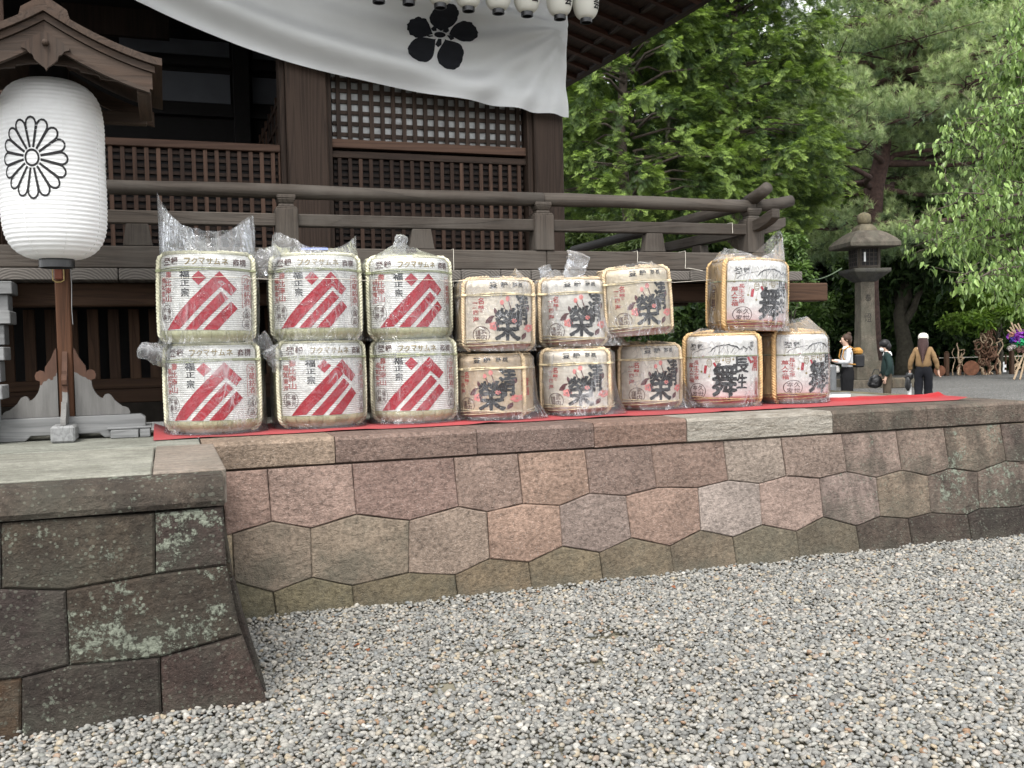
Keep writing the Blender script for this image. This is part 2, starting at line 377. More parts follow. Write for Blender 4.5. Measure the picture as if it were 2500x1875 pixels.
for k in range(10):
    bm = bmesh.new(); bmesh.ops.create_icosphere(bm, subdivisions=2, radius=1.0)
    off = Vector((k*7.3, k*3.1, 0)); e = random.uniform(0.62, 1.0); h = random.uniform(0.42, 0.72)
    for v_ in bm.verts:
        d = 1+0.30*mnoise.noise(v_.co*0.9+off)+0.10*mnoise.noise(v_.co*2.2+off)
        v_.co = Vector((v_.co.x*d, v_.co.y*d*e, v_.co.z*d*h))
    me = bpy.data.meshes.new('pebble'); bm.to_mesh(me); bm.free(); me.polygons.foreach_set('use_smooth', [True]*len(me.polygons))
    pebs.append(proto('pebble', me, M['pebble']))
def gravel_points(x0, x1, y0, y1, sp, smin, smax, keep=None, zz=0.0):
    nx, ny = int((x1-x0)/sp), int((y1-y0)/sp)
    gx, gy = np.meshgrid(np.arange(nx), np.arange(ny)); n = gx.size
    x = x0+(gx.ravel()+rng.random(n)*1.0)*sp; y = y0+(gy.ravel()+rng.random(n)*1.0)*sp
    if keep is not None:
        k = keep(x, y); x, y = x[k], y[k]
    n = len(x); s = smin+(smax-smin)*rng.random(n)**2.6
    und = 0.010*np.sin(x*2.1+0.6*y)+0.009*np.sin(y*3.3-1.1*x)
    und += 0.010*np.sin(x*5.3+1.7*y)*np.sin(y*6.1+0.8*x)
    und = np.abs(und)*0.8+0.002
    z = zz+und+(rng.random(n)-0.35)*0.016+0.030*np.exp(-np.clip(5.93-y, 0, 9)/0.09)*(x > 0.3)+0.026*np.exp(-np.clip(4.53-y, 0, 9)/0.08)*(x < 0.42)*(y < 4.6)
    return np.stack([x, y, z], 1), np.stack([rng.normal(0, 0.35, n), rng.normal(0, 0.35, n), rng.random(n)*6.28], 1), s
bare = [(onZ(1075, 1682, 0), 0.11, 0.085), (onZ(1220, 1590, 0), 0.20, 0.060), (onZ(1480, 1560, 0), 0.16, 0.050), (onZ(1440, 1625, 0), 0.09, 0.045), (onZ(2480, 1420, 0), 0.22, 0.05)]
def keep_near(x, y):
    k = ~((x < 0.36) & (y > 4.52) & (x > -1.6)) & (y < 5.93)
    k &= (x > -1.3-0.0*y) & (x < 1.3+1.05*y)
    for c, a, b_ in bare:
        e = ((x-c.x)/a)**2+((y-c.y)/b_)**2
        k &= ~((e < 1.0) & (rng.random(len(x)) > 0.14+0.8*np.clip(e-0.35, 0, 1)))
    return k
P1, R1, S1 = gravel_points(-1.3, 8.6, 2.7, 5.95, 0.0195, 0.0095, 0.0215, keep_near)
P2, R2, S2 = gravel_points(6.5, 13.5, 3.6, 9.5, 0.034, 0.013, 0.028, lambda x, y: (x > 6.62) | (y < 5.9))
Pa, Ra, Sa = np.concatenate([P1, P2]), np.concatenate([R1, R2]), np.concatenate([S1, S2])
tag(scatter('gravel', Pa, Ra, Sa, pebs, M['pebble']), 'loose rounded grey and white river gravel covering the ground before the stone wall', 'gravel', kind='stuff')
tag(obj('damp_earth', MB().sheet([[(-1.5+11*i/10, 2.4+3.6*j/6, -0.0065) for j in range(7)] for i in range(11)]), plain('damp_olive_earth', (0.150, 0.138, 0.100), 0.8, 0.35, 4, bump=0.3)), kind='structure')

# ------------------------------------------------------------------ the stone podium
ZP = 1.067; WY, WK = 5.90, 0.17
pod = empty('stone_podium', (3.4, 6.0, 0), 0, 'long reddish cut-stone podium wall with hexagonal blocks and a coping under the barrels', 'stone wall')
def wf(X, Z, d):                      # front face: d positive = outwards
    return (X-3.4, WY+WK*Z-d-6.0, Z)
def wpt(x, y): p = onP(x, y, WY, WK); return (p.x, p.z)
c8 = lambda x, y: wpt(1000+x*0.678, 1100+y*0.678)
c7 = lambda x, y: wpt(x*0.467, 1100+y*0.467)
c3 = lambda x, y: wpt(1900+x*0.30136, 900+y*0.30136)
Zc = 0.893                             # underside of the coping
# zigzag joints between the courses, left to right
j12 = [c7(1180, 445), c7(1215, 437), c7(1420, 372), c7(1625, 408), c7(1865, 335), c8(0, 253), c8(178, 203), c8(280, 222), c8(410, 192), c8(540, 199), c8(650, 155), c8(780, 163), c8(890, 135), c8(1040, 135), c8(1150, 108), c8(1260, 120), c8(1358, 92), c8(1478, 100), c8(1575, 77), c8(1683, 98), c8(1775, 72), c8(1868, 92), c8(1948, 65), c8(2047, 77), c8(2150, 38), c8(2260, 44), c8(2330, 24)]
j23 = [c7(1190, 672), c7(1225, 685), c7(1430, 742), c7(1632, 665), c7(1840, 708), c7(2138, 640), c8(165, 448), c8(290, 390), c8(430, 402), c8(550, 345), c8(685, 368), c8(800, 315), c8(940, 345), c8(1050, 288), c8(1165, 312), c8(1270, 268), c8(1393, 292), c8(1492, 240), c8(1610, 272), c8(1697, 238), c8(1797, 245), c8(1878, 225), c8(2010, 232), c8(2055, 210), c8(2195, 203), c8(2275, 178), c8(2370, 176)]
XE = 6.52
def clampx(pl): return [(min(p, XE), q) for p, q in pl]
j12 = clampx(j12); j23 = clampx(j23)
def uniq(pl):
    o_ = []
    for p in pl:
        if not o_ or math.hypot(p[0]-o_[-1][0], p[1]-o_[-1][1]) > 0.004: o_.append(p)
    if math.hypot(o_[0][0]-o_[-1][0], o_[0][1]-o_[-1][1]) < 0.004: o_.pop()
    return o_
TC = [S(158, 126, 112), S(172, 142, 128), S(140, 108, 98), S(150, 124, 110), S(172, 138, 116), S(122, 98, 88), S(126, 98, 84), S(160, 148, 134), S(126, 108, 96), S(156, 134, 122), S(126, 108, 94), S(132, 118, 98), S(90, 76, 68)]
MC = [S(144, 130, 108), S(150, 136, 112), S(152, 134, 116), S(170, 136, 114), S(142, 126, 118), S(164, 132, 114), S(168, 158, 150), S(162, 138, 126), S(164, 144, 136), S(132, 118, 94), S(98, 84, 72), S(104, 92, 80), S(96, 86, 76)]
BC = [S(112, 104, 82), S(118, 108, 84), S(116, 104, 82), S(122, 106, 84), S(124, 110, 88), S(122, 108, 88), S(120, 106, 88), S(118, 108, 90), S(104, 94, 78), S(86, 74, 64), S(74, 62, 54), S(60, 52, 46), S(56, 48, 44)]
KST = 0.62
def desat(c, k=1.0, f=0.52):
    mean = S(144, 128, 118); return tuple((q+(m_-q)*f)*KST*k for q, m_ in zip(c, mean))
# course 1: cut by upright joints standing on the high vertices of j12
hi = [i for i in range(1, len(j12)-1) if j12[i][1] >= max(j12[i-1][1], j12[i+1][1])-0.004 and i % 2 == 0]
hi = [2, 4, 6, 8, 10, 12, 14, 16, 18, 20, 22, 24]
cuts = [0]+hi+[len(j12)-1]
for k in range(len(cuts)-1):
    a, b_ = cuts[k], cuts[k+1]
    seg = j12[a:b_+1]
    poly = uniq(seg + [(seg[-1][0]-0.01, Zc), (seg[0][0]-0.01, Zc)])
    if len(poly) < 3: continue
    cl = TC[min(k, len(TC)-1)]; mt = M['st'] if k < 9 else (M['st_dark'] if k < 11 else M['st_lich'])
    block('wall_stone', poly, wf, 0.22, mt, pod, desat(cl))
lo1 = [1, 3, 5, 7, 9, 11, 13, 15, 17, 19, 21, 23, 25]      # low vertices of j12 stand over the high vertices of j23
hi2 = [1, 3, 5, 7, 9, 11, 13, 15, 17, 19, 21, 23, 25]
for k in range(len(lo1)-1):
    up_ = j12[lo1[k]:lo1[k+1]+1]; dn = j23[hi2[k]:hi2[k+1]+1]
    poly = uniq(dn + up_[::-1])
    cl = MC[min(k, len(MC)-1)]; mt = M['st'] if k < 8 and k not in (0, 1) else (M['st_moss'] if k in (0, 1) else M['st_dark'] if k < 10 else M['st_lich2'])
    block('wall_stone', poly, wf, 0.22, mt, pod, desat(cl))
block('wall_stone', uniq([j23[0], j23[1], j12[1], j12[0]]), wf, 0.2, M['st_moss'], pod, MC[0])
lo2 = [0, 2, 4, 6, 8, 10, 12, 14, 16, 18, 20, 22, 24, 26]
for k in range(len(lo2)-1):
    up_ = j23[lo2[k]:lo2[k+1]+1]
    poly = uniq([(up_[0][0]+0.02, -0.12), (up_[-1][0]+0.02, -0.12)] + up_[::-1])
    cl = BC[min(k, len(BC)-1)]
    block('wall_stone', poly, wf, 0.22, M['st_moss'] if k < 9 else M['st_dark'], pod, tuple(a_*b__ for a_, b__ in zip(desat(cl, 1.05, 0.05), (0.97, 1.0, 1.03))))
# coping
def cf(X, Z, d): return (X-3.4, 6.045-d-6.0, Z)
cx = [0.176] + [onY(x, 1060, 6.05).x for x in (817, 1164, 1450, 1676)] + [onY(2031, 1020, 6.05).x, onY(2262, 1010, 6.05).x, XE]
CC = [S(160, 140, 120), S(128, 106, 96), S(120, 100, 92), S(140, 112, 98), S(146, 137, 122), S(112, 98, 86), S(116, 102, 90)]
for k in range(len(cx)-1):
    mt = M['st_strata'] if k == 4 else (M['st'] if k < 5 else M['st_dark'])
    mb = MB(); x0, x1 = cx[k]+0.003, cx[k+1]-0.003
    pr = random.uniform(-0.004, 0.006)
    ys = [6.045+pr, 6.6]; n_ = 9
    top = []
    for i in range(n_+1):
        X = x0+(x1-x0)*i/n_
        r_ = [mnoise.noise(Vector((X*5, k*9, j*3.0)))*0.006 for j in range(6)]
        top.append([(X-3.4, ys[0]+0.03-6.0, Zc+0.002), (X-3.4, ys[0]+r_[0]-6.0, Zc+0.014+r_[1]), (X-3.4, ys[0]+r_[2]-6.0, ZP-0.024), (X-3.4, ys[0]+0.022-6.0+r_[3], ZP-0.001+r_[4]*0.6), (X-3.4, ys[1]-6.0, ZP)])
    m2 = MB(); m2.sheet(top)
    for e in (top[0], top[-1]):
        m2.add([*e, (e[0][0], ys[1]-6.0, Zc)], [(0, 1, 2, 3, 4, 5)])
    o = obj('coping_stone', m2, mt, pod, color=desat(CC[k], 1.0, 0.25))
# the core behind the blocks and the paving on top
cb = MB(); cb.add([(0.1-3.4, WY+0.035-6.0, -0.2), (XE-0.03-3.4, WY+0.035-6.0, -0.2), (XE-0.03-3.4, WY+WK*Zc+0.035-6.0, Zc), (0.1-3.4, WY+WK*Zc+0.035-6.0, Zc)], [(0, 1, 2, 3)])
obj('joint_bed', cb, M['core'], pod)
# end face (towards +X)
ef = lambda Y, Z, d: (XE-3.4+0.0+d-0.10*(Z-0.9), Y-6.0, Z)
for r_, (za, zb) in enumerate(((-0.1, 0.28), (0.28, 0.6), (0.6, Zc), (Zc, ZP))):
    y = 5.92+0.17*(za+zb)/2; 
    while y < 11.5:
        w_ = random.uniform(0.5, 0.75) if r_ < 3 else 1.2
        block('wall_stone' if r_ < 3 else 'coping_stone', [(y, za), (y+w_, za), (y+w_, zb), (y, zb)], ef, 0.2, M['st_dark'], pod, random.choice(BC)); y += w_
pv = MB()
pv.sheet([[(0.1-3.4+(XE-0.12)*i/8, 6.602-6.0+5.0*j/6, ZP-0.004) for j in range(7)] for i in range(9)])
obj('paving', pv, M['st_top'], pod, color=S(150, 150, 140, 0.7))

# ------------------------------------------------------------------ the flanking block at the stair, nearer the camera
but = empty('stone_flank', (0.0, 5.2, 0), 0, 'dark lichen-covered stone block wall projecting beside the stair in the left foreground', 'stone wall')
BY, BK = 4.49, 0.055
bf = lambda X, Z, d: (X, BY+BK*Z-d-5.2, Z)
def b7(x, y): p = onP(x*0.467, 1100+y*0.467, BY, BK); return (p.x, p.z)
L_ = -1.35
lines = dict(
 a0=[(L_, b7(0, 380)[1]), b7(810, 327), b7(1168, 290)],
 a1=[(L_, b7(0, 722)[1]-0.01), b7(8, 724), b7(345, 731), b7(812, 648), b7(1186, 600)],
 a2=[(L_, b7(0, 1180)[1]-0.02), b7(113, 1190), b7(362, 1125), b7(838, 1082), b7(1268, 963)])
BCOL = [tuple(c*0.50 for c in q) for q in (S(92, 82, 70), S(90, 76, 70), S(76, 66, 62), S(82, 72, 62), S(86, 74, 68), S(70, 62, 56))]
topz = ZP-0.01
def bst(poly, mt, cl): return block('wall_stone', uniq(poly), bf, 0.3, mt, but, cl, bev=0.010)
bst([(b7(0, 380)[0]-0.02, lines['a1'][0][1]), lines['a1'][1], (b7(5, 385)[0], lines['a0'][0][1]), (L_, lines['a0'][0][1]), (L_, lines['a1'][0][1])], M['st_dark'], BCOL[2])
bst([lines['a1'][1], lines['a1'][2], lines['a1'][3], lines['a0'][1], (b7(5, 385)[0], lines['a0'][0][1])], M['st_lich'], BCOL[0])
bst([lines['a1'][3], lines['a1'][4], lines['a0'][2], lines['a0'][1]], M['st_lich2'], BCOL[1])
bst([lines['a2'][0], lines['a2'][1], lines['a2'][2], lines['a1'][2], lines['a1'][1], lines['a1'][0]], M['st_lich'], BCOL[2])
bst([lines['a2'][2], lines['a2'][3], lines['a2'][4], b7(1250, 900), b7(1215, 740), lines['a1'][4], lines['a1'][3], lines['a1'][2]], M['st_lich2'], BCOL[3])
bst([(L_, -0.1), (b7(105, 1530)[0], -0.1), lines['a2'][1], lines['a2'][0]], M['st_dark'], S(96, 72, 52, 0.45))
bst([(b7(105, 1530)[0], -0.1), (b7(852, 1430)[0], -0.1), lines['a2'][3], lines['a2'][2], lines['a2'][1]], M['st_lich'], BCOL[5])
bst([(b7(852, 1430)[0], -0.1), (0.41, -0.1), b7(1422, 1362), b7(1375, 1250), b7(1320, 1110), lines['a2'][4], lines['a2'][3]], M['st_dark'], S(84, 68, 62, 0.5))
# its coping: a thick slab with an eased upper edge
zc2 = [lines['a0'][0][1], lines['a0'][1][1], lines['a0'][2][1]]
xr = b7(1168, 290)[0]+0.004; sec = []
for i in range(13):
    X = L_+(xr-L_)*i/12
    zb = zc2[0]+(zc2[2]-zc2[0])*i/12
    r_ = [mnoise.noise(Vector((X*4, 3.3, j*3.0)))*0.012 for j in range(5)]
    sec.append([(X, 4.72-5.2, zb), (X, 4.525-5.2, zb+0.006), (X, 4.515+r_[0]-5.2, zb+0.03), (X, 4.535+r_[1]-5.2, topz-0.055+r_[2]*0.4), (X, 4.575+r_[1]-5.2, topz-0.012+r_[2]*0.4), (X, 4.66+r_[3]-5.2, topz), (X, 5.32-5.2, topz+0.004)])
m2 = MB(); m2.sheet(sec)
for e in (sec[0], sec[-1]): m2.add([*e, (e[0][0], 5.32-5.2, zc2[0])], [tuple(range(8))])
obj('coping_stone', m2, M['st_lich'], but, color=S(96, 86, 76, 0.5))
cb = MB(); cb.ab((L_, 4.56-5.2, -0.2), (0.16, 4.9-5.2, 0.84)); obj('joint_bed', cb, M['core'], but)
# side face of the flank, blocks swept out towards the foot
sf = lambda Y, Z, d: (xr-0.006+d+0.17*(1-Z/1.0)**1.6 if Z < 1 else xr+d, Y-5.2, Z)
for za, zb in ((-0.1, 0.30), (0.30, 0.58), (0.58, 0.84), (0.84, topz-0.004)):
    for ya, yb in ((4.60, 5.25), (5.25, 5.92)):
        block('wall_stone', [(ya, za), (yb, za), (yb, zb), (ya, zb)], sf, 0.12, M['st_dark'], but, random.choice(BCOL))
# slabs on top
xs_ = onZ(376.6, 1110, ZP).x
for k, (x0, x1, y0, y1, cl, mt) in enumerate(((L_, xs_-0.003, 4.70, 6.02, S(158, 160, 146), M['st_top']), (xs_+0.003, xr+0.02, 4.69, 6.02, S(150, 132, 118), M['st_top']), (L_, 0.17, 6.026, 7.3, S(146, 152, 140), M['st_top']))):
    s_ = MB(); s_.ab((x0, y0-5.2, ZP-0.16), (x1, y1-5.2, ZP-0.001+0.0006*k)); obj('top_slab', s_, mt, but, color=tuple(c*0.56 for c in cl), bevel=0.006)
# ------------------------------------------------------------------ the shrine hall
HY = 8.90                                     # front plane of the pillars
hall = empty('shrine_hall', (2.0, 9.0, 1.06), 0, 'dark timber shrine hall with lattice walls, thick pillars and wide eaves', 'building')
HO = Vector((2.0, 9.0, 1.06))
def H(name, mb, mat, parent=None, bevel=0, color=None, smooth=None):
    """a piece given in world coordinates, its origin at its middle"""
    c = Vector((0, 0, 0))
    for p in mb.v: c += Vector(p)
    c /= len(mb.v); base = HO if parent is None else parent['wpos_v']
    shift(mb, -c)
    o = obj(name, mb, mat, hall if parent is None else parent['wobj'], loc=c-base, bevel=bevel, color=color, smooth=smooth)
    return {'wobj': o, 'wpos_v': c}
def HB(name, a, b, mat, parent=None, bevel=0.004): return H(name, MB().ab(a, b), mat, parent, bevel)
PX = [(1.07, 1.43), (3.405, 3.705)]
for a, b in PX: HB('pillar', (a, HY, 1.07), (b, HY+0.34, 5.6), M['hall_z'], bevel=0.012)
HB('pillar', (-1.75, HY, 1.07), (-1.42, HY+0.34, 5.6), M['hall_z'], bevel=0.012)
for xa, xb in ((1.02, 1.068), (1.432, 1.475)): HB('jamb', (xa, HY+0.06, 2.2), (xb, HY+0.28, 5.3), M['hall_z'])
HB('jamb', (3.352, HY+0.05, 2.2), (3.403, HY+0.28, 5.3), M['hall_z'])
HB('floor_sill', (-1.41, HY+0.08, 2.10), (1.018, HY+0.3, 2.30), M['hall_x']); HB('floor_sill', (1.477, HY+0.08, 2.10), (3.35, HY+0.3, 2.30), M['hall_x'])
HB('lintel_beam', (-1.42, HY+0.03, 5.0), (3.41, HY+0.3, 5.3), M['hall_x'])
# lattice between the two pillars
def lattice(x0, x1, z0, z1, y, nv, nh, bw, bh, back, proud=0.022, vm='lat_z', hm='latd_x'):
    pan = HB('lattice_panel', (x0, y+0.045, z0), (x1, y+0.07, z1), back, bevel=0)
    hme = MB().box((0, 0, 0), (x1-x0, 0.02, bh)); hme = hme.mesh('lattice_rail'); hme.materials.append(M[hm])
    vme = MB().box((0, 0, 0), (bw, 0.024, z1-z0)); vme = vme.mesh('lattice_bar'); vme.materials.append(M[vm])
    b_ = pan['wpos_v']
    for k in range(nh):
        z = z0+(z1-z0)*(k+0.5)/nh
        obj('lattice_rail', hme, None, pan['wobj'], loc=Vector(((x0+x1)/2, y+0.030, z))-b_)
    for k in range(nv):
        x = x0+(x1-x0)*(k+0.5)/nv
        obj('lattice_bar', vme, None, pan['wobj'], loc=Vector((x, y+0.006, (z0+z1)/2))-b_, rot=(0, random.uniform(-0.002, 0.002), 0))
    return pan
m, t, b, _ = nmat('papered_plastic'); g = NG(t); v = g.coord('Object')
t.links.new(g.ramp(g.noise(v, 8, 3), [(0.3, (0.30, 0.305, 0.30)), (0.7, (0.42, 0.43, 0.42))]), b.inputs['Base Color']); b.inputs['Roughness'].default_value = 0.18
t.links.new(g.bump(g.noise(v, 11, 4, 0.6, 1.2), 0.6, 0.02), b.inputs['Normal']); M['paper'] = m
x0, x1 = 1.477, 3.35
lattice(x0+0.02, x1-0.02, 3.515, 4.70, HY+0.12, 18, 12, 0.038, 0.034, M['paper'], vm='hall_z', hm='hall_x')
HB('panel_rail', (x0, HY+0.095, 3.435), (x1, HY+0.19, 3.512), M['lat_x']); HB('panel_rail', (x0, HY+0.10, 3.345), (x1, HY+0.19, 3.405), M['hall_x'])
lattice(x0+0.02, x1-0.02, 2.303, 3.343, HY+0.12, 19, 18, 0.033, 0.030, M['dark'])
# low lattice wall in the open bay
HB('panel_rail', (-1.40, HY+0.085, 3.368), (1.018, HY+0.19, 3.432), M['lat_x'], bevel=0.006)
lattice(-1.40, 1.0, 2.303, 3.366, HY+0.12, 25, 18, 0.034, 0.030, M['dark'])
HB('panel_stile', (1.0, HY+0.10, 2.303), (1.017, HY+0.18, 3.366), M['lat_z'])
# the room behind: floor, walls, ceiling, beams and pale plaster panels
IY = 12.4
HB('inner_floor', (-6, HY+0.345, 2.12), (3.40, IY, 2.20), M['hall_y'], bevel=0)
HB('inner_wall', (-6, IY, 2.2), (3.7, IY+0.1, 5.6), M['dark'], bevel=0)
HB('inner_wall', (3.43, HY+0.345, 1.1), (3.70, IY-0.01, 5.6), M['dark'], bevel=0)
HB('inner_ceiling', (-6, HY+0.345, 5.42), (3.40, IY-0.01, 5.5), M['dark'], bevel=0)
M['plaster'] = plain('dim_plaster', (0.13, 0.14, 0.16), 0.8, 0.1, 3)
def wallp(name, q0, q1, mat, d=0.03):      # a panel on the back wall from two picture corners
    a = onY(*q0, IY); b_ = onY(*q1, IY); HB(name, (a.x, IY-0.005-d, b_.z), (b_.x, IY-0.005, a.z), mat, bevel=0)
wallp('plaster_panel', (290, 85), (560, 142), M['plaster'], 0.02)
wallp('plaster_panel', (375, 172), (563, 255), M['plaster'], 0.02); wallp('plaster_panel', (615, 190), (700, 258), M['plaster'], 0.02); wallp('plaster_panel', (615, 100), (690, 150), M['plaster'], 0.02)
wallp('inner_beam', (100, 142), (720, 170), M['dark'], 0.14); wallp('inner_beam', (100, 256), (720, 300), M['dark'], 0.12); wallp('inner_post', (563, 60), (612, 420), M['dark'], 0.18)
zs_ = onY(300, 92, IY-0.6).z
for k in range(8):
    a = onY(168+k*32.5, 45, IY-0.6); HB('ceiling_slat', (a.x-0.07, IY-0.68, zs_), (a.x+0.07, IY-0.6, 5.41), M['latd_z'], bevel=0)
# screen running back from the pillar
scn = HB('folding_screen', (1.16, HY+0.345, 2.2), (1.19, IY-0.25, 4.2), M['dark'], bevel=0)
bb = scn['wpos_v']
for k in range(9):
    y = HY+0.45+k*0.36; obj('screen_bar', MB().box((0, 0, 0), (0.02, 0.05, 2.0)), M['lat_z'], scn['wobj'], loc=Vector((1.148, y, 3.2))-bb)
for k in range(10):
    obj('screen_rail', MB().box((0, 0, 0), (0.02, 2.9, 0.035)), M['lat_y'], scn['wobj'], loc=Vector((1.15, 10.8, 2.3+k*0.2))-bb)
# roof: soffit boards, rafters and the thick eave edge; it shades the whole front
EX = 5.9
def ez(y): return 5.43+0.045*(max(0, y-10.0)/2.0)+0.05*max(0, (y-13)/2.0)**2
YS = [6.7+0.5*k for k in range(20)]
sof = MB(); sof.sheet([[(EX-0.05-2.6*i/4, y, ez(y)+0.07+0.30*2.6*i/4) for y in YS] for i in range(5)])
rf = H('roof', sof, wood('soffit_boards', (0.009, 0.006, 0.0045), (0.045, 0.026, 0.018), 1), color=None)
b_ = rf['wpos_v']
def RP(name, mb, mat, bevel=0):
    c = Vector((0, 0, 0))
    for p in mb.v: c += Vector(p)
    c /= len(mb.v); shift(mb, -c); return obj(name, mb, mat, rf['wobj'], loc=c-b_, bevel=bevel)
fs_ = MB(); fs_.sheet([[(-8+11.4*i/4, 6.8+4.8*j/5, 5.60+0.34*4.8*j/5) for j in range(6)] for i in range(5)])
RP('front_soffit', fs_, M['hall_y'])
tp = MB(); tp.sheet([[(EX-0.02-9*i/6, y, ez(y)+0.34+0.42*9*i/6) for y in (6.7, 8, 12, 16.0)] for i in range(7)]); RP('roof_covering', tp, M['dark'])
fa = MB(); fa.sheet([[(-8.0+14*i/4, 6.7, z) for z in (5.48, 5.75)] for i in range(5)]); RP('eave_board', fa, M['hall_x'])
ft = MB(); ft.sheet([[(-8+13.8*i/4, 6.7+6*j/5, 5.8+0.5*6*j/5) for j in range(6)] for i in range(5)]); RP('roof_covering', ft, M['dark'])
ed = MB(); ed.sheet([[p for p in ((EX-0.06, y, ez(y)+0.02), (EX+0.02, y, ez(y)), (EX+0.05, y, ez(y)+0.12), (EX+0.02, y, ez(y)+0.36))] for y in YS]); RP('eave_board', ed, M['hall_y'])
ra = wood('rafter_timber', (0.018, 0.009, 0.006), (0.085, 0.038, 0.024), 0)
for k in range(22):
    y = 6.8+k*0.45; big = k % 2
    h_ = 0.105 if big else 0.07; m_ = MB()
    m_.tube([(EX-0.04, y, ez(y)+0.05), (EX-2.6, y, ez(y)+0.05+0.30*2.6)], 0.065 if big else 0.045, 4); RP('rafter', m_, ra)
for k in range(4):
    X = EX-0.35-k*0.55; m_ = MB(); m_.tube([(X, y, ez(y)+0.045+0.30*(EX-X)) for y in YS], 0.04, 4); RP('soffit_batten', m_, M['hall_y'])

# ------------------------------------------------------------------ verandah with its railing
ver = empty('verandah', (2.0, 7.5, 1.06), 0, 'weathered grey timber verandah with a three-rail balustrade round the hall', 'verandah')
VO = Vector((2.0, 7.5, 1.06))
def V(name, mb, mat, bevel=0, smooth=None):
    c = Vector((0, 0, 0))
    for p in mb.v: c += Vector(p)
    c /= len(mb.v); shift(mb, -c); return obj(name, mb, mat, ver, loc=c-VO, bevel=bevel, smooth=smooth)
RX = 4.93; RY = 7.50
def rail_pts(f0, f1, n=10): return [Vector(f0).lerp(Vector(f1), k/(n-1)) for k in range(n)]
joints = [-1.6, 2.95, RX+0.02]
for a, b in zip(joints, joints[1:]):
    p = rail_pts((a+0.004, RY+0.055, 2.79), (b-0.004, RY+0.055, 2.79)); V('top_rail', MB().tube([q+Vector((0, 0, 0.004*math.sin(q.x*2.3))) for q in p], [0.054+0.003*math.sin(i*1.7) for i in range(10)], 14), M['grey_x'], smooth=True)
V('top_rail', MB().tube([(RX+0.024, RY+0.055, 2.79), (RX+0.15, RY+0.055, 2.80), (RX+0.28, RY+0.055, 2.815), (RX+0.42, RY+0.055, 2.848)], [0.053, 0.055, 0.054, 0.05], 14), M['grey_x'], smooth=True)
V('top_rail', MB().tube([(RX, RY-0.20, 2.915), (RX, RY-0.12, 2.885), (RX, RY-0.0, 2.855), (RX, RY+0.12, 2.84)], [0.05, 0.054, 0.056, 0.05], 14), M['grey_y'], smooth=True)
V('top_rail', MB().tube([(RX, RY+0.125, 2.815), (RX, 9.5, 2.80), (RX, 11.6, 2.80)], 0.052, 12), M['grey_y'], smooth=True)
for a, b in ((-1.6, 0.90), (0.904, RX+0.0)):
    V('middle_rail', MB().ab((a, RY+0.015, 2.53), (b, RY+0.095, 2.625)), M['grey_x'], bevel=0.008)
def horn(p0, d, u): # the squared rail end that turns up past the corner post
    m_ = MB(); w = Vector((d.y, -d.x, 0))*0.04; P = []
    for s_, dz, h in ((0.0, 0, 0.047), (0.12, 0.012, 0.05), (0.26, 0.05, 0.05), (0.33, 0.075, 0.038)):
        c = p0+d*s_+Vector((0, 0, dz)); P.append([c-w-Vector((0, 0, h)), c+w-Vector((0, 0, h)), c+w+Vector((0, 0, h)), c-w+Vector((0, 0, h))])
    vs = [q for r in P for q in r]; fs = [(0, 1, 2, 3), tuple(12+k for k in (3, 2, 1, 0))]
    for i in range(3):
        for k in range(4): fs.append((i*4+k, i*4+(k+1) % 4, i*4+4+(k+1) % 4, i*4+4+k))
    m_.add(vs, fs); return m_
V('middle_rail', horn(Vector((RX+0.003, RY+0.055, 2.578)), Vector((1, 0, 0)), 0), M['grey_x'], bevel=0.006)
V('middle_rail', horn(Vector((RX, RY+0.01, 2.602)), Vector((0, -1, 0)), 0), M['grey_y'], bevel=0.006)
V('middle_rail', MB().ab((RX-0.04, RY+0.10, 2.535), (RX+0.04, 11.6, 2.63)), M['grey_y'], bevel=0.008)
for a, b in ((-1.6, 2.95), (2.954, RX+0.30)):
    V('base_rail', MB().ab((a, RY-0.01, 2.213), (b, RY+0.13, 2.368)), M['grey_x'], bevel=0.008)
V('base_rail', MB().ab((RX-0.07, RY+0.132, 2.213), (RX+0.07, 11.6, 2.366)), M['grey_y'], bevel=0.008)
def post(x, y, w=0.175):
    m_ = MB(); m_.ab((x-w/2, y-w/2, 2.37), (x+w/2, y+w/2, 2.66))
    for (wa, za), (wb, zb) in (((w, 2.66), (w*0.86, 2.675)), ((w*0.72, 2.675), (w*0.64, 2.70)), ((w*0.64, 2.70), (w*0.85, 2.735)), ((w*0.85, 2.735), (w*0.85, 2.765))):
        vs = [(x+sx*wa/2, y+sy*wa/2, za) for sx, sy in ((-1, -1), (1, -1), (1, 1), (-1, 1))]+[(x+sx*wb/2, y+sy*wb/2, zb) for sx, sy in ((-1, -1), (1, -1), (1, 1), (-1, 1))]
        m_.add(vs, [(0, 1, 5, 4), (1, 2, 6, 5), (2, 3, 7, 6), (3, 0, 4, 7), (4, 5, 6, 7), (3, 2, 1, 0)])
    V('railing_post', m_, M['grey_z'], bevel=0.006)
for x in (-1.15, 0.88, 2.935, RX): post(x, RY+0.062, 0.165)
post(RX, 9.45); post(RX, 11.5)
def strut(x, y, along='x'):
    a, b_ = 0.075, 0.10; m_ = MB()
    vs = []
    for z, w in ((2.372, b_), (2.528, a)):
        for sx, sy in ((-1, -1), (1, -1), (1, 1), (-1, 1)): vs.append((x+sx*(w if along == 'x' else 0.045), y+sy*(0.045 if along == 'x' else w), z))
    m_.add(vs, [(3, 2, 1, 0), (4, 5, 6, 7), (0, 1, 5, 4), (1, 2, 6, 5), (2, 3, 7, 6), (3, 0, 4, 7)]); V('railing_strut', m_, M['grey_z'], bevel=0.004)
for x in (-0.165, 1.915, 3.95): strut(x, RY+0.055)
for y in (8.45, 10.4): strut(RX, y, 'y')
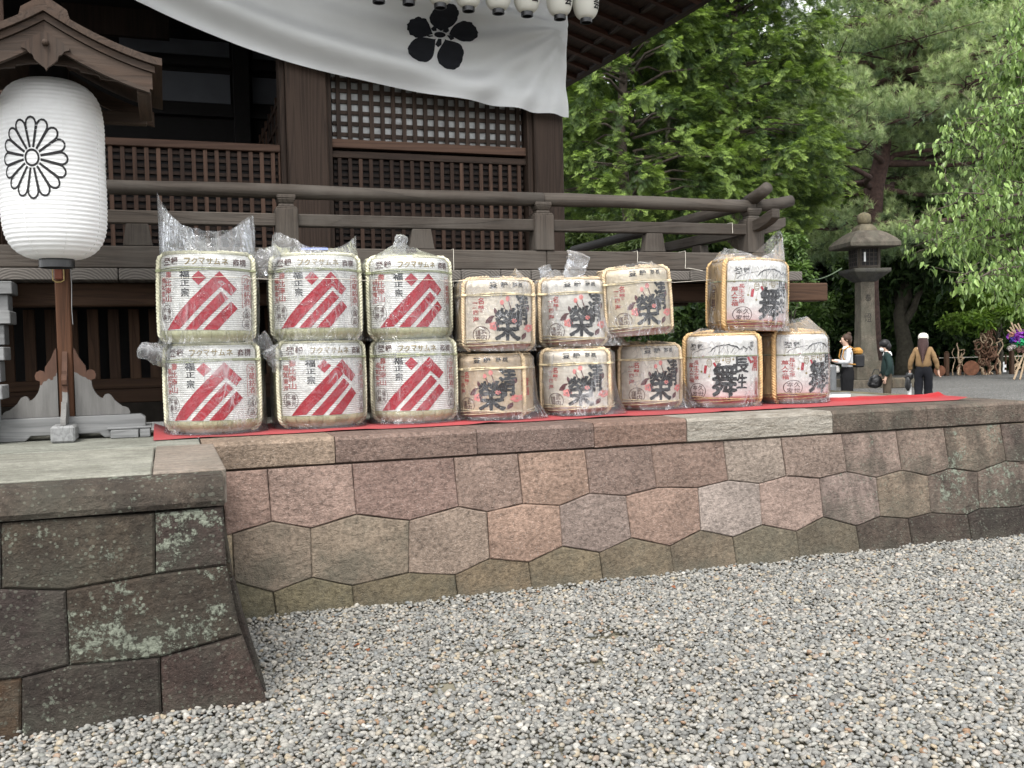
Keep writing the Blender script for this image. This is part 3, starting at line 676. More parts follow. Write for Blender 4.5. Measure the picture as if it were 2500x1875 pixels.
# floor boards: end grain towards the viewer
eg = nmat('end_grain'); m, t, b, _ = eg; g = NG(t); v = g.coord('Object', (1, 0.02, 1)); v = g.mix(1.0, v, (0.05, 0, 0.16), 'ADD')
wv = g.n('TexWave', wave_type='RINGS', rings_direction='Y'); t.links.new(v, wv.inputs['Vector']); wv.inputs['Scale'].default_value = 16; wv.inputs['Distortion'].default_value = 3; wv.inputs['Detail'].default_value = 3
c = g.mix(g.ramp(g.vor(g.coord('Object', (1, 1, 0.3), rnd=True), 22), [(0.02, 0.0), (0.12, 1.0)]), (0.03, 0.025, 0.02), g.ramp(wv.outputs[1], [(0.1, (0.075, 0.066, 0.058)), (0.8, (0.125, 0.112, 0.098))]))
t.links.new(c, b.inputs['Base Color']); b.inputs['Roughness'].default_value = 0.9; t.links.new(g.bump(wv.outputs[1], 0.3, 0.006), b.inputs['Normal']); M['endgrain'] = m
x = -1.9
bmesh_cache = {}
while x < 5.36:
    w = random.choice([0.20, 0.26, 0.33, 0.40])
    if x+w > 5.36: w = 5.385-x
    y0 = RY-0.045+random.uniform(-0.008, 0.008)
    V('floor_board', MB().ab((x+0.003, y0, 2.125), (x+w-0.003, HY+0.07 if x < 3.6 else 13, 2.208+random.uniform(-0.003, 0.002))), M['endgrain'], bevel=0.006); x += w
V('floor_beam', MB().ab((-1.9, 7.72, 1.955), (5.86, 7.92, 2.122)), M['brown_x'], bevel=0.01)
V('floor_beam', MB().ab((4.35, 7.93, 1.93), (4.5, 13, 2.12)), M['hall_y'], bevel=0.01)
for x in (-1.6, 1.25, 3.55, 5.2):
    V('verandah_post', MB().ab((x-0.09, 7.74, 1.066), (x+0.09, 7.90, 1.954)), M['brown_z'], bevel=0.01)
V('verandah_post', MB().ab((4.35, 10.2, 1.066), (4.52, 10.37, 1.93)), M['brown_z'], bevel=0.01)
# boarded slats under the floor
for k in range(34):
    x = -1.42+k*0.1485
    if x > 3.5: break
    V('slat', MB().ab((x-0.04, 8.25, 1.41), (x+0.04, 8.285, 1.955)), M['brown_z'], bevel=0.003)
V('slat_rail', MB().ab((-1.6, 8.235, 1.335), (3.6, 8.33, 1.412)), M['brown_x'], bevel=0.004); V('slat_rail', MB().ab((-1.6, 8.22, 1.225), (3.6, 8.34, 1.332)), M['brown_x'], bevel=0.004)
V('foundation_stone', MB().ab((-1.6, 8.2, 1.066), (3.6, 8.5, 1.224)), M['core'])
V('backing_board', MB().ab((-1.9, 8.55, 1.07), (3.65, 8.6, 2.1)), M['dark'])

# ------------------------------------------------------------------ wooden stair at the left edge
stair = empty('wooden_stair', (-1.6, 7.0, 1.07), 0, 'silver-grey weathered timber stair ends at the left edge beside the lantern stand', 'stairs')
for k, (yf, z1) in enumerate(((7.32, 2.105), (7.10, 1.90), (6.87, 1.665), (6.64, 1.43))):
    z0 = z1-0.185 if k < 3 else 1.2
    o = obj('stair_tread', MB().ab((-2.4+1.6, yf-7.0-0.03, z1-0.085-1.07), (-0.955+1.6+0.012*(k % 2), yf+0.25-7.0, z1-1.07)), M['pale_x'], stair, bevel=0.005)
    obj('stair_block', MB().ab((-2.4+1.6, yf-7.0, z0-0.035-1.07), (-0.985+1.6, yf+0.2-7.0, z1-0.088-1.07)), M['pale_x'], stair, bevel=0.004)
obj('stringer', MB().ab((-1.06+1.6, -0.26, 0.0), (-1.0+1.6, 0.5, 0.14)), M['pale_y'], stair, bevel=0.004)
# ------------------------------------------------------------------ the long festival curtain with its blossom crest
CY = HY-0.13
def cbot(x):                              # lower hem, swept up to the left
    P = [(-3.0, 5.75), (-0.9, 4.86), (-0.22, 4.556), (0.42, 4.30), (1.084, 4.099), (1.6, 4.01), (2.186, 3.921), (2.9, 3.845), (3.715, 3.765)]
    for (a, za), (b, zb) in zip(P, P[1:]):
        if x <= b:
            s = (x-a)/(b-a); return za+(zb-za)*s
    return P[-1][1]
_bx = np.linspace(-3, 3.72, 200); _bz = np.array([cbot(x) for x in _bx]); _bz = np.convolve(np.pad(_bz, 12, 'edge'), np.ones(25)/25, 'valid')
def hem(x): return float(np.interp(x, _bx, _bz))
XR = 3.715
def curtain_y(x, z):
    h = z-hem(x); s = max(0.0, (XR-x))/4.0
    # folds sweep from the tied upper right corner down and across
    dx, dz = XR-0.02-x, 4.62-z; ang = math.atan2(dz, dx+0.02); rad = math.hypot(dx, dz)
    f1 = math.sin(h*19+0.6*x)*0.042*min(1, 0.25+s*1.6)
    f2 = math.sin(h*9.5+1.3+0.9*x)*0.066*min(1, 0.2+s*1.4)
    f3 = math.sin(ang*17+0.7)*0.040*math.exp(-(rad-0.9)**2/0.9)
    f4 = 0.010*mnoise.noise(Vector((x*1.1, z*2.3, 0.3)))+0.004*mnoise.noise(Vector((x*5, z*9, 3.3)))
    return CY - 0.03 + f1+f2+f3+f4 - 0.02*math.sin(x*1.1)
m, t, b, _ = nmat('white_cotton'); g = NG(t); v = g.coord('Object')
t.links.new(g.ramp(g.noise(v, 2.5, 4), [(0.3, (0.72, 0.73, 0.725)), (0.7, (0.79, 0.80, 0.795))]), b.inputs['Base Color']); b.inputs['Roughness'].default_value = 0.9
b.inputs['Specular IOR Level'].default_value = 0.1; t.links.new(g.bump(g.noise(g.coord('Object', (1, 1, 6)), 3.5, 4, 0.5, 0.4), 0.25, 0.02), b.inputs['Normal'])
tr = g.n('BsdfTranslucent'); tr.inputs[0].default_value = (0.7, 0.7, 0.68, 1); mx = g.n('MixShader'); mx.inputs[0].default_value = 0.3
t.links.new(b.outputs[0], mx.inputs[1]); t.links.new(tr.outputs[0], mx.inputs[2]); t.links.new(mx.outputs[0], _.inputs[0]); M['cotton'] = m
cm = MB(); NX, NZ = 150, 70; P = []
for i in range(NX+1):
    x = -3.0+(XR+3.0)*i/NX; r = []
    for j in range(NZ+1):
        zb = hem(x); z = zb+(5.72-zb)*j/NZ
        xx = x-(0.018*math.sin(PI*min(1, (z-3.76)/0.9)) if i == NX else 0)*1.0
        r.append((xx, curtain_y(x, z), z))
    P.append(r)
cm.sheet(P)
cur = tag(obj('festival_curtain', cm, M['cotton'], smooth=True), 'long white cotton curtain with black plum-blossom crest swept across the hall front', 'curtain')
crest = bpy.data.meshes.new('crest'); bm = bmesh.new()
def cpoly(pts):
    vs = [bm.verts.new((x, z, 0)) for x, z in pts]
    try: bm.faces.new(vs)
    except Exception: pass
def cp(x, y): p = onY(1000+x*0.22604, y*0.22604, CY-0.03); return (p.x, p.z)
cen = (330, 376)
def petal(c, rx, ry, tip, jag=0.0, sq=0):
    pts = []; base = math.atan2(tip[1]-c[1], tip[0]-c[0])
    for k in range(36):
        a = base+2*PI*k/36; cs, sn = math.cos(a), math.sin(a)
        e = 1.0
        x, y = c[0]+rx*cs*e, c[1]+ry*sn*e
        d = abs((k+18) % 36-18)
        if d < 5:
            w = (1-d/5.0)**1.3; x += (tip[0]-x)*w; y += (tip[1]-y)*w
        if 8 <= k <= 28: x += 4*math.sin(k*2.1)*jag; y += 4*math.cos(k*1.7)*jag
        pts.append(cp(x, y))
    cpoly(pts)
petal((597, 346), 143, 122, (420, 372), 1); petal((445, 606), 145, 142, (372, 430), 1); petal((126, 546), 142, 142, (280, 425), 1)
petal((105, 292), 128, 118, (255, 372), 1.5); petal((372, 182), 148, 114, (345, 330), 1.5)
for pl in ([(268, 268), (305, 275), (298, 325), (258, 330), (238, 300)], [(362, 330), (385, 298), (432, 290), (436, 325), (398, 352)], [(398, 385), (468, 380), (470, 432), (432, 450)], [(302, 425), (336, 428), (338, 490), (305, 515), (272, 485)], [(172, 385), (248, 385), (250, 398), (205, 405)]):
    cpoly([cp(*q) for q in pl])
cpoly([cp(326+62*math.cos(k*PI/10), 376+38*math.sin(k*PI/10)) for k in range(20)])
bm.normal_update(); bmesh.ops.triangulate(bm, faces=bm.faces)
for ax, lo, hi_ in ((0, 1.5, 3.5), (1, 4.0, 5.0)):
    kk = lo
    while kk < hi_:
        nrm = Vector((1, 0, 0)) if ax == 0 else Vector((0, 1, 0))
        bmesh.ops.bisect_plane(bm, geom=bm.verts[:]+bm.edges[:]+bm.faces[:], plane_co=nrm*kk, plane_no=nrm); kk += 0.03
for v_ in bm.verts: v_.co = Vector((v_.co.x, curtain_y(v_.co.x, v_.co.y)-0.005, v_.co.y))
bmesh.ops.recalc_face_normals(bm, faces=bm.faces); bm.to_mesh(crest); bm.free()
obj('crest', crest, plain('dyed_black', (0.008, 0.009, 0.012), 0.9, 0.2), cur)
cpole = tag(obj('curtain_pole', MB().tube([(-3.2, CY, 5.76), (4.0, CY, 5.76)], 0.03, 8), M['hall_x']), 'dark pole under the eave from which the white curtain hangs', 'pole')

# ------------------------------------------------------------------ lettering: font outlines laid on any surface
_fc = bpy.data.curves.new('type', 'FONT'); _fc.resolution_u = 3; _fo = bpy.data.objects.new('type', _fc); col.objects.link(_fo)
_gc = {}
def glyph(ch, bold=0.0):
    k = (ch, bold)
    if k not in _gc:
        _fc.body = ch; _fc.offset = bold; _fc.fill_mode = 'FRONT' if hasattr(_fc, 'fill_mode') else 'BOTH'
        try: _fc.dimensions = '2D'; _fc.fill_mode = 'BOTH'
        except Exception: pass
        bpy.context.view_layer.update(); dg = bpy.context.evaluated_depsgraph_get()
        me = bpy.data.meshes.new_from_object(_fo.evaluated_get(dg))
        V_ = np.array([v.co[:2] for v in me.vertices]); F_ = [tuple(p.vertices) for p in me.polygons]
        bpy.data.meshes.remove(me)
        if len(V_):
            lo, hi2_ = V_.min(0), V_.max(0); V_ = (V_-lo)/np.maximum(hi2_-lo, 1e-6)
        _gc[k] = (V_, F_)
    return _gc[k]
class Ink:                                  # flat artwork in (x right, y DOWN) drawing units
    def __init__(s): s.v = []; s.f = []
    def poly(s, pts): n = len(s.v); s.v += [tuple(p) for p in pts]; s.f.append(tuple(range(n, n+len(pts))))
    def ch(s, c, x0, y0, x1, y1, bold=0.0, shear=0.0):
        if bold > 0.03:                      # heavy brush weight: the outline stamped round a small circle
            d = bold*0.75*max(x1-x0, y1-y0)
            for k in range(8): s.ch(c, x0+d+d*math.cos(k*PI/4), y0+d+d*math.sin(k*PI/4), x1-d+d*math.cos(k*PI/4), y1-d+d*math.sin(k*PI/4), 0.0, shear)
            return
        V_, F_ = glyph(c, bold); n = len(s.v)
        for a, b_ in V_: s.v.append((x0+(x1-x0)*a+shear*(b_-0.5)*(x1-x0), y1-(y1-y0)*b_))
        s.f += [tuple(i+n for i in f) for f in F_]
    def col(s, txt, x0, x1, y0, y1, bold=0.0, gap=0.12):
        n = len(txt); h = (y1-y0)/n
        for i, c in enumerate(txt): s.ch(c, x0, y0+h*i+h*gap/2, x1, y0+h*(i+1)-h*gap/2, bold)
    def row(s, txt, x0, x1, y0, y1, bold=0.0, gap=0.1):
        n = len(txt); w = (x1-x0)/n
        for i, c in enumerate(txt): s.ch(c, x0+w*i+w*gap/2, y0, x0+w*(i+1)-w*gap/2, y1, bold)
    def line(s, pts, w, closed=False):
        n = len(pts); P = [Vector(p) for p in pts]
        if not hasattr(w, '__len__'): w = [w]*n
        L_, R_ = [], []
        for i in range(n):
            a = P[(i-1) % n] if (closed or i > 0) else P[i]; b_ = P[(i+1) % n] if (closed or i < n-1) else P[i]
            d = (b_-a); d = d.normalized() if d.length else Vector((1, 0)); q = Vector((-d.y, d.x))*w[i]/2
            L_.append(tuple(P[i]+q)); R_.append(tuple(P[i]-q))
        for i in range(n if closed else n-1):
            j = (i+1) % n; s.poly([L_[i], L_[j], R_[j], R_[i]])
    def ell(s, cx_, cy_, rx, ry, w=None, n=28):
        p = [(cx_+rx*math.cos(2*PI*k/n), cy_+ry*math.sin(2*PI*k/n)) for k in range(n)]
        s.line(p, w, True) if w else s.poly(p)
    def wrap(s, name, fn, cutx=None, cuty=None, warp=0, wl=40.0):     # fn(x, y) -> point in space
        bm = bmesh.new(); vs = [bm.verts.new((a, b_, 0)) for a, b_ in s.v]
        for f in s.f:
            try: bm.faces.new([vs[i] for i in f])
            except Exception: pass
        bm.normal_update(); big = [f for f in bm.faces if len(f.verts) > 3]; bmesh.ops.triangulate(bm, faces=big)
        for lst, nrm in ((cutx, Vector((1, 0, 0))), (cuty, Vector((0, 1, 0)))):
            for k in (lst or []): bmesh.ops.bisect_plane(bm, geom=bm.verts[:]+bm.edges[:]+bm.faces[:], plane_co=nrm*k, plane_no=nrm)
        if warp:                             # the uneven edge of a loaded brush
            for v_ in bm.verts:
                q = v_.co/wl; v_.co = v_.co+Vector((mnoise.noise(q*1.0)+0.6*mnoise.noise(q*2.6+Vector((3, 1, 0))), mnoise.noise(q+Vector((7, 2, 5)))+0.6*mnoise.noise(q*2.6+Vector((9, 4, 1))), 0))*warp
        for v_ in bm.verts: v_.co = Vector(fn(v_.co.x, v_.co.y))
        me = bpy.data.meshes.new(name); bm.to_mesh(me); bm.free(); return me

# ------------------------------------------------------------------ row of small paper lanterns under the eave
def paper_mat(name, c, sc_=1.0):
    m, t, b, _ = nmat(name); g = NG(t); v = g.coord('Object', rnd=True)
    t.links.new(g.mix(1.0, c, g.ramp(g.noise(v, 6, 5), [(0.3, 0.93), (0.7, 1.05)]), 'MULTIPLY'), b.inputs['Base Color']); b.inputs['Roughness'].default_value = 0.7; b.inputs['Specular IOR Level'].default_value = 0.2
    tr = g.n('BsdfTranslucent'); tr.inputs[0].default_value = (*c, 1); mx = g.n('MixShader'); mx.inputs[0].default_value = 0.25
    t.links.new(b.outputs[0], mx.inputs[1]); t.links.new(tr.outputs[0], mx.inputs[2]); t.links.new(mx.outputs[0], _.inputs[0]); return m
M['lpaper'] = paper_mat('lantern_paper', (0.70, 0.69, 0.62)); M['lpaper2'] = paper_mat('large_lantern_paper', (0.84, 0.84, 0.83))
def small_r(z, H_=0.40, R=0.115):          # z above the bottom of the paper
    s = z/H_; return 0.050+(R-0.050)*(1-abs(2*s-1)**3.2)**0.6 if 0 <= s <= 1 else 0.05
prof = [(small_r(0.40*k/48)+(0.0018 if k % 2 else 0), 0.40*k/48) for k in range(49)]
pm_ = fixn(MB().lathe(prof, 28, cap=False).mesh('paper_shade', True)); pm_.materials.append(M['lpaper'])
ringb = fixn(MB().lathe([(0.045, 0.002), (0.052, 0.0), (0.052, -0.034), (0.044, -0.034), (0.044, -0.012), (0.012, -0.010)], 24).mesh('rim', False)); ringb.materials.append(M['black'])
ringt = fixn(MB().lathe([(0.044, 0.398), (0.052, 0.398), (0.052, 0.43), (0.044, 0.43)], 24, cap=False).mesh('rim', False)); ringt.materials.append(M['black'])
LX = [(925, 5), (998, 12), (1075, 20), (1144, 33), (1217, 37), (1287, 41), (1367, 49), (1431, 52)]
names8 = ['leftmost', 'second from the left', 'third from the left, above the black crest', 'fourth from the left', 'fifth from the left', 'sixth from the left', 'seventh from the left, at the curtain corner', 'rightmost']
for k, q in enumerate(LX):
    p = onY(*q, 8.0)
    t_ = empty('paper_lantern', (p.x, 8.0, 4.452+random.uniform(-0.006, 0.006)), random.uniform(-0.2, 0.2),
               'small white paper lantern hanging over the curtain, '+names8[k]+(', its lettering turned to the right' if k == 7 else ''), 'paper lantern', 'paper lanterns strung under the eave')
    obj('paper_shade', pm_, None, t_); obj('rim', ringb, None, t_); obj('rim', ringt, None, t_)
    ik = Ink(); ik.col('昭和会', -0.045, 0.045, 0, 0.31, 0.035)
    th0 = math.radians(-90+(22 if k < 7 else 34)) - t_.rotation_euler[2]
    me = ik.wrap('lettering', lambda x, y: ((small_r(0.395-y-0.03)+0.004)*math.cos(th0+x/0.115), (small_r(0.395-y-0.03)+0.004)*math.sin(th0+x/0.115), 0.365-y), [k2*0.012-0.05 for k2 in range(9)], [k2*0.02 for k2 in range(16)])
    obj('lettering', me, M['ink'], t_)
    obj('hanging_cord', MB().tube([(0, 0, 0.43), (0, 0, 0.62)], 0.004, 5), M['black'], t_)
tag(obj('lantern_pole', MB().tube([(-3, 8.0, 5.08), (4.1, 8.0, 5.08)], 0.022, 8), M['hall_x']), 'thin dark pole under the eave carrying the small paper lanterns', 'pole')

# ------------------------------------------------------------------ the large lantern and its roofed stand
LC = Vector((-0.603, 6.5, 2.18)); LH, LR = 1.056, 0.290
def big_r(z):
    s = max(0.0, min(1.0, z/LH)); e = abs(2*s-1); return 0.105+(LR-0.105)*max(0.0, 1-e**6.2)**0.60
lant = empty('large_paper_lantern', LC, 0, 'large white ribbed paper lantern with black chrysanthemum crest hanging under the small wooden roof', 'paper lantern')
NB = 41; prof = []
for k in range(NB*4+1):
    z = LH*k/(NB*4); ph = (k % 4)/4.0
    prof.append((big_r(z)+0.0065*math.sin(PI*ph)**0.8-0.001, z))
mb = MB().lathe(prof, 72, cap=False)
mb.v = [(x*(1+0.004*mnoise.noise(Vector((x*9, y*9, z*14)))), y*(1+0.004*mnoise.noise(Vector((x*9+5, y*9, z*14)))), z) for x, y, z in mb.v]
obj('paper_shade', mb, M['lpaper2'], lant, smooth=True)
for k in range(8):
    a = 2*PI*(k+0.38)/8; m_ = MB(); pts = [((big_r(z)+0.0035)*math.cos(a), (big_r(z)+0.0035)*math.sin(a), z) for z in [LH*j/40 for j in range(41)]]
    m_.tube(pts, 0.0022, 4); obj('paper_seam', m_, M['lpaper2'], lant)
obj('lower_rim', MB().lathe([(0.09, 0.01), (0.097, 0.0), (0.100, -0.008), (0.100, -0.05), (0.092, -0.052), (0.09, -0.02), (0.02, -0.018)], 40), M['black'], lant)
obj('upper_rim', MB().lathe([(0.09, LH-0.01), (0.108, LH-0.005), (0.108, LH+0.075), (0.098, LH+0.077), (0.096, LH+0.02), (0.02, LH+0.02)], 40), M['black'], lant)
obj('hanging_cord', MB().tube([(0, 0, LH+0.02), (0, 0, LH+0.26)], 0.006, 6), M['black'], lant)
ik = Ink(); w = 0.0105
for k in range(16):
    a0 = 2*PI*k/16; pts = []
    wd = math.tan(PI/16)
    for j in range(29):
        s_ = j/28.0
        if s_ < 0.38: r_, o_ = 0.046+(0.150-0.046)*s_/0.38, None; o_ = -r_*wd*0.93
        elif s_ > 0.62: r_ = 0.046+(0.150-0.046)*(1-s_)/0.38; o_ = r_*wd*0.93
        else:
            f = (s_-0.38)/0.24; an = -PI/2+PI*f; o_ = 0.0277*math.sin(an); r_ = 0.152+0.034*math.cos(an)
        pts.append((r_*math.cos(a0)-o_*math.sin(a0), r_*math.sin(a0)+o_*math.cos(a0)))
    ik.line(pts, w)
ik.ell(0, 0, 0.036, 0.036, w)
for cth in (-106.0, 29.0, 160.0):
    def cw(x, y, c0=math.radians(cth)):
        z = 0.552-y*1.24; r_ = big_r(z)+0.0058; a = c0+x*1.0/LR; return (r_*math.cos(a), r_*math.sin(a), z)
    obj('crest', ik.wrap('crest', cw), M['ink'], lant)

stand = empty('lantern_stand', (-0.61, 6.85, ZP), 0, 'carved wooden stand with cross feet, square post and small gabled roof holding the lantern', 'lantern stand')
SO = Vector((-0.61, 6.85, ZP))
def ST(name, mb, mat, bevel=0, par=None, po=None, smooth=None):
    c = Vector((0, 0, 0))
    for p in mb.v: c += Vector(p)
    c /= len(mb.v); shift(mb, -c); o = obj(name, mb, mat, par or stand, loc=c-(po or SO), bevel=bevel, smooth=smooth); return o, c
m = wood('stained_post', (0.016, 0.008, 0.005), (0.100, 0.044, 0.022), 2); M['post'] = m
# the foot boards go from brown wood to salt-grey weathering near the ground: wear with its own height on the board
m, t, b, _ = nmat('weathered_board'); g = NG(t); v = g.coord('Object', (1, 1, 0.12), rnd=True); n_ = g.noise(v, 26, 6, 0.7)
sep = g.n('SeparateXYZ'); tcn = g.n('TexCoord'); t.links.new(tcn.outputs['Object'], sep.inputs[0])
hgt = g.math('ADD', sep.outputs[2], g.math('MULTIPLY', g.math('SUBTRACT', g.noise(g.coord('Object'), 7, 5), 0.5), 0.28))
hgt = g.math('ADD', hgt, g.math('MULTIPLY', g.math('ABSOLUTE', sep.outputs[0]), -0.55))
c = g.mix(g.ramp(hgt, [(-0.25, 0.0), (-0.04, 1.0)]), g.mix(n_, (0.055, 0.052, 0.048), (0.20, 0.195, 0.185)), g.mix(n_, (0.018, 0.009, 0.006), (0.115, 0.052, 0.028)))
t.links.new(c, b.inputs['Base Color']); b.inputs['Roughness'].default_value = 0.85; t.links.new(g.bump(n_, 0.3, 0.005), b.inputs['Normal']); M['wing'] = m
ST('post', MB().ab((-0.656, 6.87, 1.20), (-0.568, 6.958, 3.25)), M['post'], 0.008)
def foot(x0, x1, y0, y1, z0, z1, cut):
    m_ = MB(); xm0, xm1 = x0+cut, x1-cut
    prof = [(x0, z0), (xm0, z0), (xm0+0.03, z0+0.03), (xm1-0.03, z0+0.03), (xm1, z0), (x1, z0), (x1, z1-0.02), (x1-0.03, z1), (x0+0.03, z1), (x0, z1-0.02)]
    m_.prism(prof, lambda p, q, d: (p, d, q), y0, y1); return m_
ST('foot_beam', foot(-1.10, -0.142, 6.80, 6.92, ZP+0.004, 1.212, 0.25), M['pale_x'], 0.004)
ST('foot_beam', MB().ab((-0.683, 6.55, ZP+0.002), (-0.545, 6.798, 1.172)), M['pale_y'], 0.012)
ST('foot_beam', MB().ab((-0.683, 6.922, ZP+0.002), (-0.545, 7.25, 1.172)), M['pale_y'], 0.012)
half = [(0.05, 0.0), (0.05, 0.445), (0.062, 0.43), (0.082, 0.38), (0.118, 0.325), (0.122, 0.285), (0.128, 0.297), (0.150, 0.303), (0.170, 0.292), (0.180, 0.268), (0.174, 0.242), (0.150, 0.232), (0.152, 0.195), (0.164, 0.160), (0.182, 0.132), (0.203, 0.112), (0.216, 0.110), (0.218, 0.120), (0.228, 0.134), (0.245, 0.138), (0.262, 0.130), (0.274, 0.112), (0.284, 0.094), (0.305, 0.074), (0.330, 0.052), (0.352, 0.046), (0.366, 0.036), (0.374, 0.018), (0.375, 0.0)]
for sx in (-1, 1):
    pl = [(-0.612+sx*(p-0.0), 1.214+q*0.98) for p, q in half]
    ST('wing_board', MB().prism(pl, lambda p, q, d: (p, d, q), 6.865, 6.905), M['wing'])
for sy in (-1,):
    pl = [(6.865+sy*(p-0.05)*0.86, 1.174+q*1.02) for p, q in half]
    ST('wing_board', MB().prism(pl, lambda p, q, d: (d, p, q), -0.628, -0.598), M['wing'])
# switch box with its strap on the post
bx_, bc = ST('switch_box', MB().ab((-0.653, 6.83, 2.085), (-0.602, 6.868, 2.155)), plain('brown_box', (0.16, 0.05, 0.03), 0.5), 0.006)
m_ = MB(); m_.tube([(-0.66, 6.825, 2.16), (-0.66, 6.825, 2.078), (-0.64, 6.822, 2.066), (-0.615, 6.822, 2.066), (-0.596, 6.825, 2.078), (-0.596, 6.825, 2.16)], 0.004, 5); ST('strap', m_, M['goldink'], par=bx_, po=bc)
ST('wire', MB().tube([(-0.560, 6.866, 2.2), (-0.556, 6.866, 2.05), (-0.561, 6.866, 1.9), (-0.558, 6.868, 1.80)], 0.0028, 5), M['metal'])
# the small curved gable roof
RC = -0.568; RYF, RYB = 5.95, 7.0
def gab(dx):                              # under-edge height of the roof slab at a distance from the ridge
    u = min(1.0, abs(dx)/0.58); return 3.455-0.37*u+0.115*u*u
rs = MB()
for y in (RYF, RYB): pass
N_ = 24; xs2 = [-0.60+1.20*k/N_ for k in range(N_+1)]
top_, bot_ = [], []
for y in (RYF-0.02, RYB):
    top_.append([(RC+dx, y, gab(dx)+0.062) for dx in xs2]); bot_.append([(RC+dx, y, gab(dx)+0.022) for dx in xs2])
rs.sheet(top_); rs.sheet(bot_); rs.sheet([top_[0], bot_[0]]); rs.sheet([top_[1], bot_[1]])
rs.sheet([[top_[0][0], top_[1][0]], [bot_[0][0], bot_[1][0]]]); rs.sheet([[top_[0][-1], top_[1][-1]], [bot_[0][-1], bot_[1][-1]]])
rfo, rfc = ST('roof', rs, M['roofw_y'], smooth=False)
def bar_b(lo, hi, y0, y1, ext, nm, mat):
    for sx in (-1, 1):
        xs3 = [sx*ext*k/14 for k in range(15)]
        m_ = MB(); vs = []
        A = [[(RC+dx, y, gab(dx)+hh) for dx in xs3] for y, hh in ((y0, lo), (y0, hi), (y1, hi), (y1, lo), (y0, lo))]
        m_.sheet(A); m_.add([A[k][-1] for k in range(4)], [(0, 1, 2, 3)]); m_.add([A[k][0] for k in range(4)], [(3, 2, 1, 0)])
        ST(nm, m_, mat, par=rfo, po=rfc)
bar_b(-0.020, 0.018, RYF+0.005, RYF+0.06, 0.56, 'moulding', M['roofw_x'])
bar_b(-0.115, -0.024, RYF+0.02, RYF+0.055, 0.545, 'bargeboard', M['roofw_x'])
bar_b(-0.138, -0.117, RYF+0.01, RYF+0.05, 0.53, 'moulding', M['roofw_x'])
bar_b(-0.115, -0.024, RYB-0.08, RYB-0.04, 0.545, 'bargeboard', M['roofw_x'])
pend = [(0, -0.108), (0.06, -0.142), (0.123, -0.192), (0.118, -0.205), (0.095, -0.212), (0.080, -0.232), (0.066, -0.236), (0.058, -0.262), (0.030, -0.288), (0.008, -0.305), (0, -0.322)]
pl = [(RC+0.002+p, 3.478+q) for p, q in pend]+[(RC+0.002-p, 3.478+q) for p, q in pend[-2:0:-1]]
po_, pc_ = ST('pendant_board', MB().prism(pl, lambda p, q, d: (p, d, q), RYF-0.005, RYF+0.018), M['roofw_z'], par=rfo, po=rfc)
# a turned peg on the pendant
m_ = MB(); m_.lathe([(0.004, 0.030), (0.014, 0.026), (0.018, 0.012), (0.019, 0.0)], 14); m_.v = [(RC+0.004+x, RYF-0.006-z, 3.305+y) for x, y, z in m_.v]; ST('peg', m_, M['roofw_z'], par=rfo, po=rfc, smooth=True)
# scalloped tie board and the purlins
sc_ = [(0.0, 3.225), (0.09, 3.22), (0.16, 3.205), (0.165, 3.192), (0.23, 3.183), (0.262, 3.176), (0.27, 3.160), (0.38, 3.150), (0.50, 3.150)]
pl = [(RC+p, q) for p, q in sc_]+[(RC+0.48, 3.19), (RC+0.25, 3.27), (RC, 3.36), (RC-0.25, 3.27), (RC-0.48, 3.19)]+[(RC-p, q) for p, q in sc_[:0:-1]]
ST('tie_board', MB().prism(pl, lambda p, q, d: (p, d, q), RYF+0.10, RYF+0.13), M['roofw_x'], par=rfo, po=rfc)
for y in (6.80,): ST('tie_beam', MB().ab((RC-0.50, y, 3.075), (RC+0.50, y+0.06, 3.155)), M['roofw_x'], 0.005, rfo, rfc)
for sx in (-1, 1):
    ST('purlin', MB().ab((RC+sx*0.50-0.028, RYF+0.03, 3.125), (RC+sx*0.50+0.028, RYB-0.2, 3.175)), M['roofw_y'], 0.004, rfo, rfc)
    ST('purlin', MB().ab((RC+sx*0.505-0.045, RYF+0.06, 3.075), (RC+sx*0.505+0.03, RYB-0.3, 3.122)), M['roofw_y'], 0.004, rfo, rfc)
ST('ridge_beam', MB().ab((RC-0.03, RYF+0.06, 3.33), (RC+0.03, RYB-0.05, 3.43)), M['roofw_y'], 0, rfo, rfc)
ST('ridge_cap', MB().prism([(-0.13, 3.445), (0.13, 3.445), (0.115, 3.50), (0.0, 3.575), (-0.115, 3.50)], lambda p, q, d: (RC+p, d, q), RYF+0.02, RYB+0.02), M['roofw_y'], 0, rfo, rfc)
# planks stored upright on the verandah behind the lantern
pk = empty('stored_planks', (-1.2, 7.75, 2.21), 0, 'upright brown planks standing behind the large lantern at the left edge', 'planks')
for k in range(6): obj('plank', MB().ab((-0.24+k*0.075, random.uniform(0, 0.03), 0), (-0.175+k*0.075, 0.05, 2.3-random.random()*0.1)), M['lat_z'] if k % 2 else M['brown_z'], pk, bevel=0.004)
